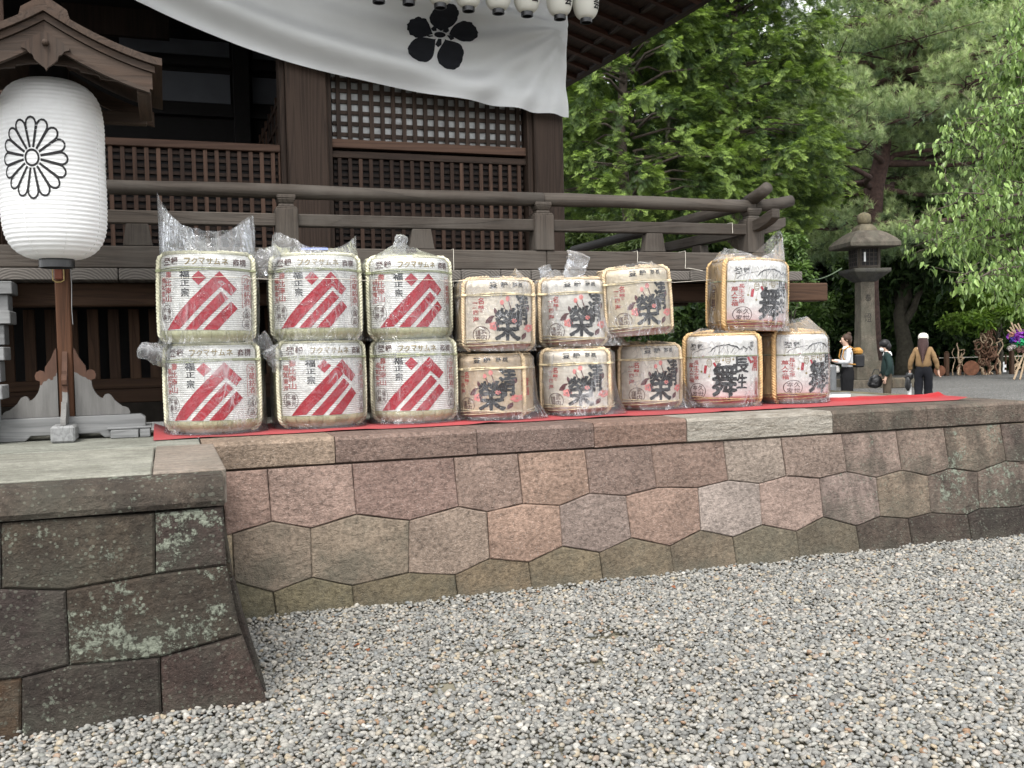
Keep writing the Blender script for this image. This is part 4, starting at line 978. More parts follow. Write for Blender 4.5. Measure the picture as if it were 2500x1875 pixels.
# ------------------------------------------------------------------ red felt carpet along the podium edge
m, t, b, _ = nmat('red_felt'); g = NG(t); v = g.coord('Object')
c = g.mix(1.0, (0.26, 0.011, 0.013), g.ramp(g.noise(v, 2.5, 5, 0.6), [(0.3, 0.80), (0.7, 1.18)]), 'MULTIPLY')
t.links.new(c, b.inputs['Base Color']); b.inputs['Roughness'].default_value = 0.95; b.inputs['Sheen Weight'].default_value = 0.12; b.inputs['Specular IOR Level'].default_value = 0.1
t.links.new(g.bump(g.math('ADD', g.noise(v, 9, 3), g.math('MULTIPLY', g.noise(v, 220, 2), 0.25)), 0.35, 0.01), b.inputs['Normal']); M['felt'] = m
cm = MB(); P = []
x0, x1 = onZ(374, 1080, ZP).x, onZ(2336, 975, ZP).x
for i in range(121):
    X = x0+(x1-x0)*i/120; r = []
    yf = 6.375+0.05*(X-x0)/(x1-x0)+0.012*math.sin(X*2.7)+0.006*math.sin(X*7.1); yb = 7.28
    if X > 5.1: yb = 7.28-0.50*min(1, (X-5.1)/0.9)
    for j in range(15):
        Y = yf+(yb-yf)*j/14
        z = ZP+0.006+max(0, 0.012*mnoise.noise(Vector((X*2.2, Y*3, 1.0)))+0.006*mnoise.noise(Vector((X*7, Y*5, 4.0))))
        e = (X-x0)/0.16
        if e < 1: z += 0.055*(1-e)**2*max(0, (Y-6.5)/0.35 if Y < 6.85 else 1-(Y-6.85)*0.6)
        if X > 5.0:
            z += 0.030*math.exp(-((Y-(6.98-0.22*(X-5.2)))/0.05)**2)*min(1, (X-5.0)/0.25)+0.02*math.exp(-((X-x1)/0.06)**2)
        r.append((X, Y, z))
    P.append(r)
cm.sheet(P)
tag(obj('red_carpet', cm, M['felt'], smooth=True), 'strip of red felt carpet laid along the podium under the barrels', 'carpet')

# ------------------------------------------------------------------ straw-wrapped sake barrels
def straw_mat(name, c1, c2, vert=True, seam=0.4):
    m, t, b, _ = nmat(name); g = NG(t)
    sep = g.n('SeparateXYZ'); tc_ = g.n('TexCoord'); t.links.new(tc_.outputs['Object'], sep.inputs[0])
    an = g.math('ARCTAN2', sep.outputs[1], sep.outputs[0])
    cv = g.n('CombineXYZ'); t.links.new(g.math('MULTIPLY', an, 0.31), cv.inputs[0]); t.links.new(g.math('MULTIPLY', sep.outputs[2], 0.08), cv.inputs[1])
    n_ = g.noise(cv.outputs[0], 110, 4, 0.7); n2 = g.noise(g.coord('Object', rnd=True), 6, 4)
    c = g.mix(n_, c1, c2); c = g.mix(1.0, c, g.ramp(n2, [(0.3, 0.82), (0.7, 1.15)]), 'MULTIPLY')
    t.links.new(c, b.inputs['Base Color']); b.inputs['Roughness'].default_value = 0.8; b.inputs['Specular IOR Level'].default_value = 0.25
    t.links.new(g.bump(n_, 0.6, 0.006), b.inputs['Normal']); return m
def panel_mat(name, c1, band=None, rib=230.0, ribs=0.35, aged=0.0):
    m, t, b, _ = nmat(name); g = NG(t)
    sep = g.n('SeparateXYZ'); tc_ = g.n('TexCoord'); t.links.new(tc_.outputs['Object'], sep.inputs[0])
    wv = g.math('SINE', g.math('MULTIPLY', sep.outputs[2], rib*2))
    v = g.coord('Object', rnd=True); n1 = g.noise(v, 5, 5, 0.6); n2 = g.noise(g.coord('Object', (1, 1, 0.25), rnd=True), 60, 4, 0.7)
    c = g.mix(1.0, c1, g.ramp(n1, [(0.3, 0.90), (0.7, 1.06)]), 'MULTIPLY')
    c = g.mix(1.0, c, g.ramp(n2, [(0.3, 0.90), (0.7, 1.05)]), 'MULTIPLY')
    c = g.mix(1.0, c, g.ramp(wv, [(0.0, 0.93), (0.5, 1.0)]), 'MULTIPLY')
    oi = g.n('ObjectInfo'); c = g.mix(1.0, c, oi.outputs['Color'], 'MULTIPLY')
    if band:                                  # dyed lower band of the printed mat; pink on C also paints carpet reflection
        h = g.math('ADD', sep.outputs[2], g.math('MULTIPLY', g.math('SUBTRACT', n1, 0.5), 0.02))
        for (za, zb), cc in band: c = g.mix(g.ramp(h, [(za, 1.0), (zb, 0.0)]), c, cc)
    t.links.new(c, b.inputs['Base Color']); b.inputs['Roughness'].default_value = 0.75; b.inputs['Specular IOR Level'].default_value = 0.25
    t.links.new(g.bump(g.math('ADD', wv, g.math('MULTIPLY', n2, 0.8)), ribs, 0.003), b.inputs['Normal']); return m
M['strawA'] = straw_mat('green_straw', (0.36, 0.37, 0.20), (0.62, 0.61, 0.40))
M['strawB'] = straw_mat('tan_straw', (0.30, 0.21, 0.115), (0.52, 0.40, 0.25))
M['strawC'] = straw_mat('golden_straw', (0.34, 0.22, 0.10), (0.56, 0.40, 0.21))
M['ropeA'] = plain('pale_rope', (0.60, 0.58, 0.43), 0.85, 0.2, 40, bump=0.3); M['ropeB'] = plain('tan_rope', (0.54, 0.42, 0.27), 0.85, 0.25, 40, bump=0.4)
M['ropeC'] = plain('gold_rope', (0.52, 0.35, 0.17), 0.85, 0.25, 40, bump=0.4)
M['raffia'] = plain('raffia', (0.66, 0.56, 0.36), 0.7, 0.2, 30); M['cordA'] = plain('green_cord', (0.36, 0.38, 0.23), 0.8, 0.2, 30)
M['panA'] = panel_mat('white_ribbed_mat', (0.82, 0.81, 0.765), None, 230, 0.5)
M['panB'] = panel_mat('grey_white_mat', (0.76, 0.72, 0.65), [((0.050, 0.062), (0.33, 0.16, 0.11))], 300, 0.2)
M['panC'] = panel_mat('white_mat', (0.80, 0.78, 0.74), [((0.085, 0.22), (0.70, 0.50, 0.48)), ((0.080, 0.092), (0.42, 0.13, 0.11))], 300, 0.2)
m, t, b, out = nmat('clear_plastic'); g = NG(t)
v = g.coord('Object', rnd=True)
w1 = g.noise(g.coord('Object', (1, 1, 0.30), rnd=True), 4.5, 2, 0.45, 1.6); w2 = g.noise(v, 13, 3, 0.55, 1.2); w3 = g.noise(g.coord('Object', (1, 1, 0.6), rnd=True, rot=(0.4, 0.7, 0)), 8, 3, 0.5, 2.0)
r1 = g.ramp(g.math('ABSOLUTE', g.math('SUBTRACT', w1, 0.5)), [(0.0, 1.0), (0.012, 0.45), (0.05, 0.0)]); r2 = g.ramp(g.math('ABSOLUTE', g.math('SUBTRACT', w3, 0.5)), [(0.0, 1.0), (0.014, 0.35), (0.05, 0.0)])
here = g.ramp(g.noise(v, 3.2, 2), [(0.42, 0.0), (0.60, 1.0)])
crease_glint = g.math('MULTIPLY', g.math('MAXIMUM', r1, r2), here)  # whitened film creases, also painted in as the bright streak glints
bn = g.bump(g.math('ADD', g.math('ADD', g.math('MULTIPLY', w1, 1.2), g.math('MULTIPLY', w2, 0.5)), g.math('MULTIPLY', crease_glint, 0.25)), 0.65, 0.05)
gl = g.n('BsdfGlossy'); gl.inputs['Roughness'].default_value = 0.10; gl.inputs['Color'].default_value = (0.95, 0.97, 1.0, 1); t.links.new(bn, gl.inputs['Normal'])
tr = g.n('BsdfTransparent'); tr.inputs[0].default_value = (0.975, 0.977, 0.98, 1)
df = g.n('BsdfDiffuse'); df.inputs[0].default_value = (0.80, 0.81, 0.83, 1)
tl = g.n('BsdfTranslucent'); tl.inputs[0].default_value = (0.80, 0.81, 0.83, 1); ad = g.n('MixShader'); ad.inputs[0].default_value = 0.45; t.links.new(df.outputs[0], ad.inputs[1]); t.links.new(tl.outputs[0], ad.inputs[2])
fr = g.n('Fresnel'); fr.inputs['IOR'].default_value = 1.42; t.links.new(bn, fr.inputs['Normal'])
m1 = g.n('MixShader'); t.links.new(g.math('ADD', g.math('MULTIPLY', crease_glint, 0.45), 0.035), m1.inputs[0]); t.links.new(tr.outputs[0], m1.inputs[1]); t.links.new(ad.outputs[0], m1.inputs[2])
m2_ = g.n('MixShader'); t.links.new(g.math('MINIMUM', g.math('MULTIPLY', fr.outputs[0], 1.0), 0.7), m2_.inputs[0]); t.links.new(m1.outputs[0], m2_.inputs[1]); t.links.new(gl.outputs[0], m2_.inputs[2])
t.links.new(m2_.outputs[0], out.inputs[0]); M['plastic'] = m
mm = m.copy(); mm.name = 'gathered_plastic'; M['plastic_milky'] = mm
for n_ in mm.node_tree.nodes:
    if n_.type == 'MATH' and n_.operation == 'ADD' and abs(n_.inputs[1].default_value-0.035) < 1e-4: n_.inputs[1].default_value = 0.13
    if n_.type == 'BUMP': n_.inputs['Strength'].default_value = 0.45

DIM = dict(A=(0.308, 0.590), B=(0.282, 0.520), C=(0.305, 0.585))
def rad(d, z):
    R, H_ = DIM[d]; s = z/H_
    if s < 0.13: k = (0.13-s)/0.13; return R*(0.985-0.26*k**2.2)
    if s > 0.90: k = (s-0.90)/0.10; return R*(0.985-0.20*max(0, k)**2.0)
    return R*(0.985+0.015*math.sin(PI*(s-0.13)/0.77))
def surf(d, th, z, off=0.0):              # th = 0 faces -Y, positive to the right
    r = rad(d, z)+off; return (r*math.sin(th), -r*math.cos(th), z)
def twisted(path, r, turns, strands=3, seg=5):
    mb = MB(); n = len(path); P = [Vector(p) for p in path]
    t0 = (P[1]-P[0]).normalized(); nrm = t0.orthogonal().normalized(); fr_ = []
    for i in range(n):
        tt = (P[min(i+1, n-1)]-P[max(i-1, 0)]).normalized(); nrm = (nrm-tt*nrm.dot(tt)).normalized(); fr_.append((nrm.copy(), tt.cross(nrm)))
    for s_ in range(strands):
        pts = []
        for i in range(n):
            a = 2*PI*(s_/strands+turns*i/(n-1)); pts.append(P[i]+(fr_[i][0]*math.cos(a)+fr_[i][1]*math.sin(a))*r*0.50)
        mb.tube(pts, r*0.56, seg)
    return mb
def art(d):
    """the printed artwork of each kind of barrel, as ink layers and the drawing-to-barrel map"""
    L = {k: Ink() for k in ('ink', 'brownink', 'redink', 'crimson', 'goldink', 'pinkink', 'maroon')}
    if d == 'A':
        R, cx_, rot, zk, zb = 700.0, 787.0, 0.0, 0.000440, 1560.0
        c_ = L['crimson']
        for pl in ([(725, 515), (830, 615), (725, 720), (625, 615)], [(1008, 518), (1230, 770), (1155, 865), (1020, 738), (735, 1035), (450, 1342), (265, 1358), (350, 1225), (430, 1120), (600, 930), (760, 770)], [(1025, 805), (1120, 905), (690, 1355), (520, 1355)], [(1155, 948), (1238, 1050), (975, 1357), (775, 1357)]): c_.poly(pl)
        L['brownink'].row('登録', 215, 440, 315, 428, 0.012, 0.06); L['brownink'].row('商標', 1185, 1360, 330, 440, 0.012, 0.06)
        L['goldink'].row('フクマサムネ', 515, 1135, 330, 428, 0.022, 0.16)
        k_ = L['ink']; k_.ch('福', 455, 510, 600, 630, 0.02); k_.ch('正', 470, 650, 597, 730, 0.02); k_.ch('宗', 480, 758, 590, 890, 0.02)
        r_ = L['redink']; r_.col('壽比南山', 252, 338, 515, 960, 0.006, 0.1); r_.col('福如東海', 183, 248, 588, 990, 0.006, 0.1)
        b_ = L['brownink']; b_.ell(270, 1125, 84, 127, 5); b_.col('福光', 272, 325, 1035, 1215, 0.004, 0.1); b_.col('屋醸', 208, 262, 1035, 1215, 0.004, 0.1)
        fr_ = [(1300, 1035)]+[(1300, 620), (1305, 585), (1325, 562), (1350, 556), (1378, 562), (1396, 585), (1402, 620)]+[(1406, 1035), (1380, 1005), (1355, 998), (1328, 1008)]
        r_.line(fr_, 5, True); r_.col('冷蔵銘酒', 1318, 1392, 585, 990, 0.004, 0.08)
        b_.line([(1352+45*math.cos(a), 1135+62*math.sin(a)) for a in [math.radians(q) for q in range(130, 411, 20)]], 5)
        b_.line([(1356+60*math.cos(a), 1262+76*math.sin(a)) for a in [math.radians(q) for q in range(-60, 241, 20)]], 5)
        b_.line([(1352, 1075), (1352, 1050)], 6); b_.line([(1335, 1052), (1370, 1052)], 5)
        b_.ch('逸', 1326, 1095, 1384, 1185, 0.003); b_.ch('品', 1330, 1220, 1384, 1310, 0.003)
    elif d == 'B':
        R, cx_, rot, zk, zb = 420.0, 482.0, math.radians(11.5), 0.000672, 960.0
        k_ = L['ink']; k_.ch('登', 432, 235, 528, 300, 0.02); k_.ch('録', 552, 235, 630, 298, 0.02); k_.ch('商', 672, 235, 722, 296, 0.01); k_.ch('標', 732, 235, 782, 296, 0.01)
        r_ = L['redink']; r_.ch('名', 318, 398, 380, 468, 0.02); r_.ch('聲', 320, 480, 384, 552, 0.012); r_.ch('薫', 260, 445, 318, 512, 0.012); r_.ch('四', 272, 532, 324, 578, 0.02); r_.ch('海', 264, 598, 328, 655, 0.02)
        b_ = L['brownink']; b_.ell(352, 785, 87, 87, 6, 36); b_.ch('武', 352, 705, 405, 775, 0.006); b_.ch('内', 352, 780, 408, 850, 0.006); b_.ch('謹', 290, 735, 345, 800, 0.004); b_.ch('醸', 296, 802, 346, 858, 0.004)
        k_.ch('榮', 490, 505, 757, 860, 0.0305); k_.ch('清', 702, 355, 838, 690, 0.0305)
        L['maroon'].line([(575, 470), (600, 530)], 9); L['maroon'].line([(632, 430), (662, 535)], 9)
        def flower(L_, x, y, s_, a0=0):
            for k in range(5):
                a = a0+2*PI*k/5; L_.ell(x+s_*0.55*math.cos(a), y+s_*0.55*math.sin(a), s_*0.42, s_*0.36, None, 12)
        def leaf(L_, x, y, l, w_, a):
            L_.poly([(x+math.cos(a)*l*u-math.sin(a)*w_*math.sin(PI*(u+1)/2)*sg, y+math.sin(a)*l*u+math.cos(a)*w_*math.sin(PI*(u+1)/2)*sg) for u, sg in [(-1+k*0.25, 1) for k in range(9)]+[(1-k*0.25, -1) for k in range(1, 8)]])
        p_ = L['pinkink']; flower(p_, 482, 695, 52); flower(p_, 838, 715, 50, 0.4); flower(p_, 690, 640, 28, 0.2)
        p_.ell(566, 450, 20, 28, None, 12); p_.ell(626, 412, 22, 30, None, 12)
        mr = L['maroon']; leaf(mr, 432, 640, 48, 26, -0.6); leaf(mr, 500, 545, 42, 17, 1.3); leaf(mr, 790, 800, 45, 22, -1.1); leaf(mr, 822, 520, 44, 20, 1.9); leaf(mr, 455, 605, 46, 15, -0.4)
        for k in range(5): mr.line([(482, 695), (482+30*math.cos(k*1.257), 695+30*math.sin(k*1.257))], 3)
        r_.col('清酒', 866, 900, 470, 700, 0.01, 0.2)
    else:
        R, cx_, rot, zk, zb = 358.0, 400.0, math.radians(2), 0.000842, 1602.0
        k_ = L['ink']; k_.row('登録', 122, 240, 1003, 1062, 0.018, 0.08); k_.col('商標', 660, 690, 990, 1050, 0.006, 0.06)
        k_.line([(285, 1092), (318, 1060), (355, 1036), (410, 1022), (470, 1018), (522, 1034), (560, 1058), (578, 1064), (592, 1034), (628, 1062), (648, 1040), (672, 1072)], [5, 8, 8, 9, 10, 12, 12, 9, 10, 9, 9, 8])
        k_.line([(130, 1112), (165, 1080), (220, 1058), (310, 1044)], [2, 3, 4, 3])
        for a, b__ in (((345, 1046), (325, 1112)), ((385, 1034), (378, 1110)), ((430, 1030), (385, 1092)), ((455, 1030), (458, 1120)), ((520, 1040), (485, 1096)), ((560, 1062), (520, 1108)), ((600, 1045), (585, 1078)), ((632, 1064), (612, 1090))): k_.line([a, b__], 3.5)
        go_ = L['goldink']
        for x, y in ((292, 1185), (365, 1150), (458, 1155)):
            go_.ell(x, y, 21, 37, 5, 20)
            for q in (-18, 0, 18): go_.line([(x-13, y+q), (x+13, y+q)], 5)
        for x, y in ((125, 1135), (222, 1265), (290, 1310), (415, 1160), (505, 1155)): go_.ell(x, y, 9, 10, None, 12); go_.line([(x, y-10), (x+12, y-75)], 2)
        c_ = L['crimson']
        for x, y, w_, h_, a in ((256, 1245, 24, 76, 0.12), (347, 1212, 20, 66, -0.45), (650, 1165, 20, 66, -0.45), (222, 1128, 50, 14, -0.3)):
            c_.poly([(x+px*math.cos(a)-py*math.sin(a), y+px*math.sin(a)+py*math.cos(a)) for px, py in ((-w_/2, -h_/2), (w_/2, -h_/2), (w_/2, h_/2), (-w_/2, h_/2))])
        k_.ch('長', 498, 1118, 645, 1288, 0.038, 0.06); k_.ch('生', 532, 1292, 628, 1428, 0.038, 0.08); k_.ch('舞', 312, 1185, 538, 1500, 0.036, 0.06); k_.poly([(458, 1440), (478, 1440), (474, 1535), (462, 1538)])
        r_ = L['redink']; r_.col('長生之泉', 152, 198, 1158, 1345, 0.012, 0.08); r_.col('萬人来福', 107, 152, 1182, 1370, 0.012, 0.08); r_.ch('清', 668, 1120, 720, 1270, 0.03)
        r_.line([(700, 1500), (698, 1350), (706, 1325), (716, 1350), (716, 1500)], 4); r_.col('逸品', 702, 714, 1355, 1490, 0.004)
        b_ = L['brownink']; b_.ell(185, 1447, 68, 71, 5, 36); b_.ch('久', 186, 1392, 236, 1445, 0.006); b_.ch('世', 184, 1450, 236, 1505, 0.006); b_.ch('夲', 138, 1395, 182, 1445, 0.006); b_.ch('家', 138, 1452, 180, 1508, 0.006)
    def fn(x, y, off=0.0066):
        th = math.asin(max(-0.999, min(0.999, (x-cx_)/R)))-rot; return surf(d, th, (zb-y)*zk, off)
    cuts = [cx_+R*math.sin(math.radians(q)) for q in range(-84, 85, 5)]
    cy_ = [zb-z/zk for z in [DIM[d][1]*q for q in (0.04, 0.07, 0.10, 0.13, 0.89, 0.92, 0.95, 0.98)]]
    fine = [y0_+q*14 for q in range(90)] if (y0_ := zb-DIM[d][1]/zk) else None; finex = [cx_-R+q*16 for q in range(int(2*R/16))]
    return {k: (i.wrap(k, fn, cuts+finex, fine, {'A': 5, 'B': 9, 'C': 8}[d], 34.0) if k == 'ink' else i.wrap(k, fn, cuts, cy_)) for k, i in L.items() if i.f}
NMK = dict(ink='black_lettering', brownink='brown_lettering', redink='red_lettering', crimson='crimson_print', goldink='gold_print', pinkink='pink_print', maroon='maroon_print')
PARTS = {}
for d in 'ABC':
    R, H_ = DIM[d]; L = []
    prof = [(R*0.10, 0.012), (R*0.60, 0.004)]+[(rad(d, z), z) for z in [H_*k/28 for k in range(0, 28)]]+[(rad(d, H_*0.999)*0.97, H_*0.999), (R*0.66, H_*0.985), (R*0.1, H_*0.975)]
    mb = MB().lathe(prof, 60)
    mb.v = [(x*(1+0.010*mnoise.noise(Vector((x*7, y*7, z*3+ord(d))))), y*(1+0.010*mnoise.noise(Vector((x*7+3, y*7, z*3)))), z) for x, y, z in mb.v]
    me = fixn(mb.mesh('straw_wrap', True)); me.materials.append(M['straw'+d]); L.append(('straw_wrap', me))
    ta = math.radians(64 if d != 'B' else 56)
    z0, z1 = {'A': (0.088*H_/0.59, 0.985*H_), 'B': (0.020, 0.975*H_), 'C': (0.030, 0.985*H_)}[d]
    g_ = MB(); g_.sheet([[surf(d, -ta+2*ta*i/40, z0+(z1-z0)*j/26, 0.0035+0.001*math.sin(i*0.9+j)) for j in range(27)] for i in range(41)])
    me = fixn(g_.mesh('label_mat', True)); me.materials.append(M['pan'+d]); L.append(('label_mat', me))
    for k, a in art(d).items(): a.materials.append(M[k]); L.append((NMK[k], a))
    rr = {'A': 0.0175, 'B': 0.0170, 'C': 0.021}[d]; ra_ = math.radians({'A': 67, 'B': 59, 'C': 68}[d])
    for sg in (-1, 1):
        for back in (0, 1):
            th = sg*ra_ if not back else PI-sg*ra_*0.8
            pth = [surf(d, th, H_*(0.015+0.97*k/60), rr*0.75) for k in range(61)]
            top = Vector(surf(d, th, H_*0.985, rr*0.75)); pth += [top.lerp(Vector((0.25*top.x, 0.25*top.y, H_+rr*0.6)), k/14.0) for k in range(1, 15)]
            me = fixn(twisted(pth, rr, 11 if sg > 0 else -11).mesh('rope', True)); me.materials.append(M['rope'+d]); L.append(('rope', me))
    zt = H_*0.972; pth = [surf(d, 2*PI*k/120, zt, 0.006) for k in range(121)]
    me = fixn(twisted(pth, rr*0.62, 34).mesh('top_rope', True)); me.materials.append(M['rope'+d]); L.append(('top_rope', me))
    zc_ = {'A': 0.472, 'B': 0.403, 'C': 0.402}[d]
    mbc = MB()
    for q in range({'A': 3, 'B': 2, 'C': 2}[d]):
        wob = lambda a, q=q: zc_+(q-1)*{'A': 0.0065, 'B': 0.008, 'C': 0.004}[d]+0.004*math.sin(a*2+q)+0.002*math.sin(a*5+q*2)
        mbc.tube([surf(d, 2*PI*k/90, wob(2*PI*k/90), 0.0085+(0.02*(abs(abs(((2*PI*k/90+PI) % (2*PI))-PI)-ra_) < 0.06)))for k in range(91)], {'A': 0.0036, 'B': 0.0055, 'C': 0.0034}[d], 5)
    me = fixn(mbc.mesh('cord', True)); me.materials.append(M['cordA'] if d == 'A' else M['raffia'] if d == 'B' else M['cordA']); L.append(('cord', me))
    if d != 'A':
        mbc = MB()
        for q in range(3): mbc.tube([surf(d, 2*PI*k/60, 0.050+q*0.012+0.010*math.sin(2*PI*k/60*2+q*1.7), 0.010) for k in range(61)], 0.0042, 5)
        me = fixn(mbc.mesh('foot_cord', True)); me.materials.append(M['raffia'] if d == 'B' else M['ropeC']); L.append(('foot_cord', me))
        sk = Ink(); sk.ell(0, 0, 0.055, 0.105, 0.004, 30); sk.col('芳醇' if d == 'C' else '清酒', -0.032, 0.032, -0.08, 0.085, 0.01)
        me = sk.wrap('side_lettering', lambda x, y: surf(d, math.radians(-94)+x/R, 0.27-y, 0.003), [k*0.02-0.06 for k in range(7)]); me.materials.append(M['brownink']); L.append(('side_lettering', me))
    else:                                          # folded straw flaps at the foot
        for k in range(9):
            a0 = math.radians(-76+k*17); fl = MB()
            fl.sheet([[surf(d, a0+math.radians(16.4)*i/4, 0.012+0.072*j/4, 0.004+0.004*(i % 2)) for j in range(5)] for i in range(5)])
            me = fixn(fl.mesh('straw_flap', True)); me.materials.append(M['strawA']); L.append(('straw_flap', me))
        sk = Ink(); sk.line([(-0.03, -0.16), (0.03, -0.16), (0.03, 0.16), (-0.03, 0.16)], 0.004, True); sk.col('冷蔵銘酒', -0.02, 0.02, -0.15, 0.15, 0.004)
        me = sk.wrap('side_lettering', lambda x, y: surf(d, math.radians(-88)+x/R, 0.28-y, 0.003)); me.materials.append(M['brownink']); L.append(('side_lettering', me))
    PARTS[d] = L
def bag(d, seed, peaks, flare, tails=(), base=0.006, slack=0.010, rim=0.03, top_in=0.55):
    """crumpled clear film drawn over a barrel; its gathered mouth stands up in peaks"""
    R, H_ = DIM[d]; sd = seed*13.7; NT, NS = 120, 60; P = []
    for i in range(NT):
        th = -PI+2*PI*i/NT; r_ = []
        pk = sum(a*math.exp(-(((th-math.radians(tp)+PI) % (2*PI)-PI)/math.radians(w_))**2) for tp, a, w_ in peaks)
        fl = sum(a*math.exp(-(((th-math.radians(tp)+PI) % (2*PI)-PI)/math.radians(w_))**2) for tp, a, w_ in flare)
        for j in range(NS):
            s_ = j/(NS-1)
            q = Vector((math.sin(th)*2.2, math.cos(th)*2.2, s_*3.0+sd))
            wr = mnoise.noise(q*1.6)*0.5+mnoise.noise(Vector((math.sin(th)*6, math.cos(th)*6, s_*2.2+sd)))*0.5+0.25*mnoise.noise(Vector((math.sin(th)*12, math.cos(th)*12, s_*5+sd)))
            if s_ < 0.74:
                z = 0.003+H_*0.97*s_/0.74; off = 0.013+slack*max(-0.35, wr)+base*(1-s_)
                off += fl*math.exp(-(z/0.11)**1.5)+0.016*math.exp(-(z/0.04)**2)
                rr_ = max(rad(d, min(z, H_*0.99))*(1.0), R*0.9 if z > H_*0.8 else (R*0.93 if z < 0.08 else 0))+off
            else:
                u = (s_-0.74)/0.26; z = H_*0.97+(rim+pk)*(u**0.9)+0.02*u*wr; rr_ = (R*0.93+0.014)*(1-u*(1-top_in)*(1-min(0.85, pk*2.6)))+0.025*wr*u
                rr_ += pk*0.05*u
            r_.append((rr_*math.sin(th)+0.01*wr*(s_ > .8), -rr_*math.cos(th), z))
        P.append(r_)
    P.append(P[0]); mb = MB().sheet(P)
    for (p0, p1, ra, rb) in tails:                 # pouches of spare film
        p0, p1 = Vector(p0), Vector(p1); ax = (p1-p0); n_ = 14; A = []
        u_ = ax.normalized(); e1 = u_.cross(Vector((0, 1, 0.2))).normalized(); e2 = u_.cross(e1)
        for i in range(21):
            a = 2*PI*i/20; r_ = []
            for j in range(n_+1):
                s_ = j/n_; w_ = mnoise.noise(Vector((math.cos(a)*2, math.sin(a)*2, s_*4+sd)))+0.6*mnoise.noise(Vector((math.cos(a)*6, math.sin(a)*6, s_*9+sd)))
                rr_ = (ra+(rb-ra)*s_)*(1+0.38*w_)*(0.9 if j < n_ else 0.25); r_.append(p0+ax*s_+(e1*math.cos(a)+e2*math.sin(a)*0.5)*rr_)
            A.append(r_)
        mb.sheet(A)
    me = mb.mesh('plastic_bag', True); me.materials.append(M['plastic']); me.materials.append(M['plastic_milky']); nb_ = NT*(NS-1)
    for p in me.polygons:
        if p.index >= nb_ or p.index % (NS-1) > 0.76*(NS-1): p.material_index = 1
    return fixn(me)
BL = 'sake barrel in clear plastic'
# kind, front-bottom point in the photograph or base centre, turn, tilt, label, bag
LOW = [
 ('A', (529, 1064), -7, 0, 'red-striped '+BL+', bottom row beside the lantern stand', dict(peaks=[(-120, 0.05, 25)], flare=[(-60, 0.02, 40), (70, 0.02, 30)], tails=[((-0.27, -0.10, 0.50), (-0.47, -0.16, 0.55), 0.09, 0.05), ((0.25, -0.08, 0.55), (0.36, -0.12, 0.60), 0.07, 0.07)])),
 ('A', (780, 1050), 13, 0, 'red-striped '+BL+', bottom row, second from the left', dict(peaks=[], flare=[(40, 0.02, 40)], tails=[((-0.26, -0.14, 0.40), (-0.34, -0.17, 0.55), 0.06, 0.07)])),
 ('A', (1012, 1037), 3, 0, 'red-striped '+BL+', bottom row next to a brown barrel', dict(peaks=[(20, 0.03, 60)], flare=[(-40, 0.05, 40), (50, 0.04, 40)], slack=0.016)),
 ('B', (1210, 1029), -14, 0, 'faded brown flower-print '+BL+', bottom row next to a striped one', dict(peaks=[], flare=[(60, 0.10, 35), (-40, 0.03, 40)], slack=0.018)),
 ('B', (1408, 1018), -2, 0, 'grey-white flower-print '+BL+', bottom row, middle of the three', dict(peaks=[], flare=[(65, 0.08, 30), (0, 0.03, 50)], slack=0.016)),
 ('B', (1574, 1004), 18, 0, 'flower-print '+BL+', bottom row, film trailing to the right', dict(peaks=[], flare=[(75, 0.16, 28), (30, 0.05, 40)], slack=0.018)),
 ('C', (1763, 998), 2, 0, 'golden '+BL+' with black brush characters, bottom row, second from the right', dict(peaks=[(-90, 0.03, 40)], flare=[(0, 0.01, 90)])),
 ('C', (1930, 988), 44, 0, 'golden '+BL+' with black brush characters, bottom row, rightmost', dict(peaks=[(60, 0.06, 70), (-20, 0.04, 60)], flare=[(0, 0.01, 90)], top_in=0.35, rim=0.07)),
]
BAR = []
TONE = {4: (0.70, 0.57, 0.43), 5: (0.92, 0.88, 0.82), 6: (0.92, 0.88, 0.83), 23: (0.92, 0.86, 0.78), 25: (0.88, 0.80, 0.66)}
def make_barrel(d, loc, turn, tiltx, tilty, label, bagkw, seed, sc_=1.0):
    tone = TONE.get(seed, (1, 1, 1))
    o = empty('sake_barrel', loc, 0, label, 'barrel', 'offered sake barrels on the podium'); o.rotation_euler = (math.radians(tiltx), math.radians(tilty), math.radians(turn)); o.scale = (sc_,)*3
    for nm, me in PARTS[d]: obj(nm, me, None, o, color=tone if nm == 'label_mat' else None)
    bo = obj('plastic_bag', bag(d, seed, **bagkw), M['plastic'], o); bo.rotation_euler = (0, 0, -math.radians(turn))
    return o
ctr = []
for i, (d, q, turn, tl, lab, bk) in enumerate(LOW):
    p = onZ(q[0], q[1], ZP); R, H_ = DIM[d]
    dirn = Vector((p.x, p.y, 0)).normalized(); c_ = Vector((p.x, p.y, ZP+0.012))+dirn*R*0.86
    view = math.degrees(math.atan2(c_.x, c_.y))      # th = 0 looks back along -Y; turn it to the viewer, then by what the photo shows
    o = make_barrel(d, c_, -view+turn, 0, 0, lab, bk, i+1); o.scale = (1, 1, {3: 0.91, 4: 0.945, 5: 0.985}.get(i, 1.0)); BAR.append(o); ctr.append(c_)
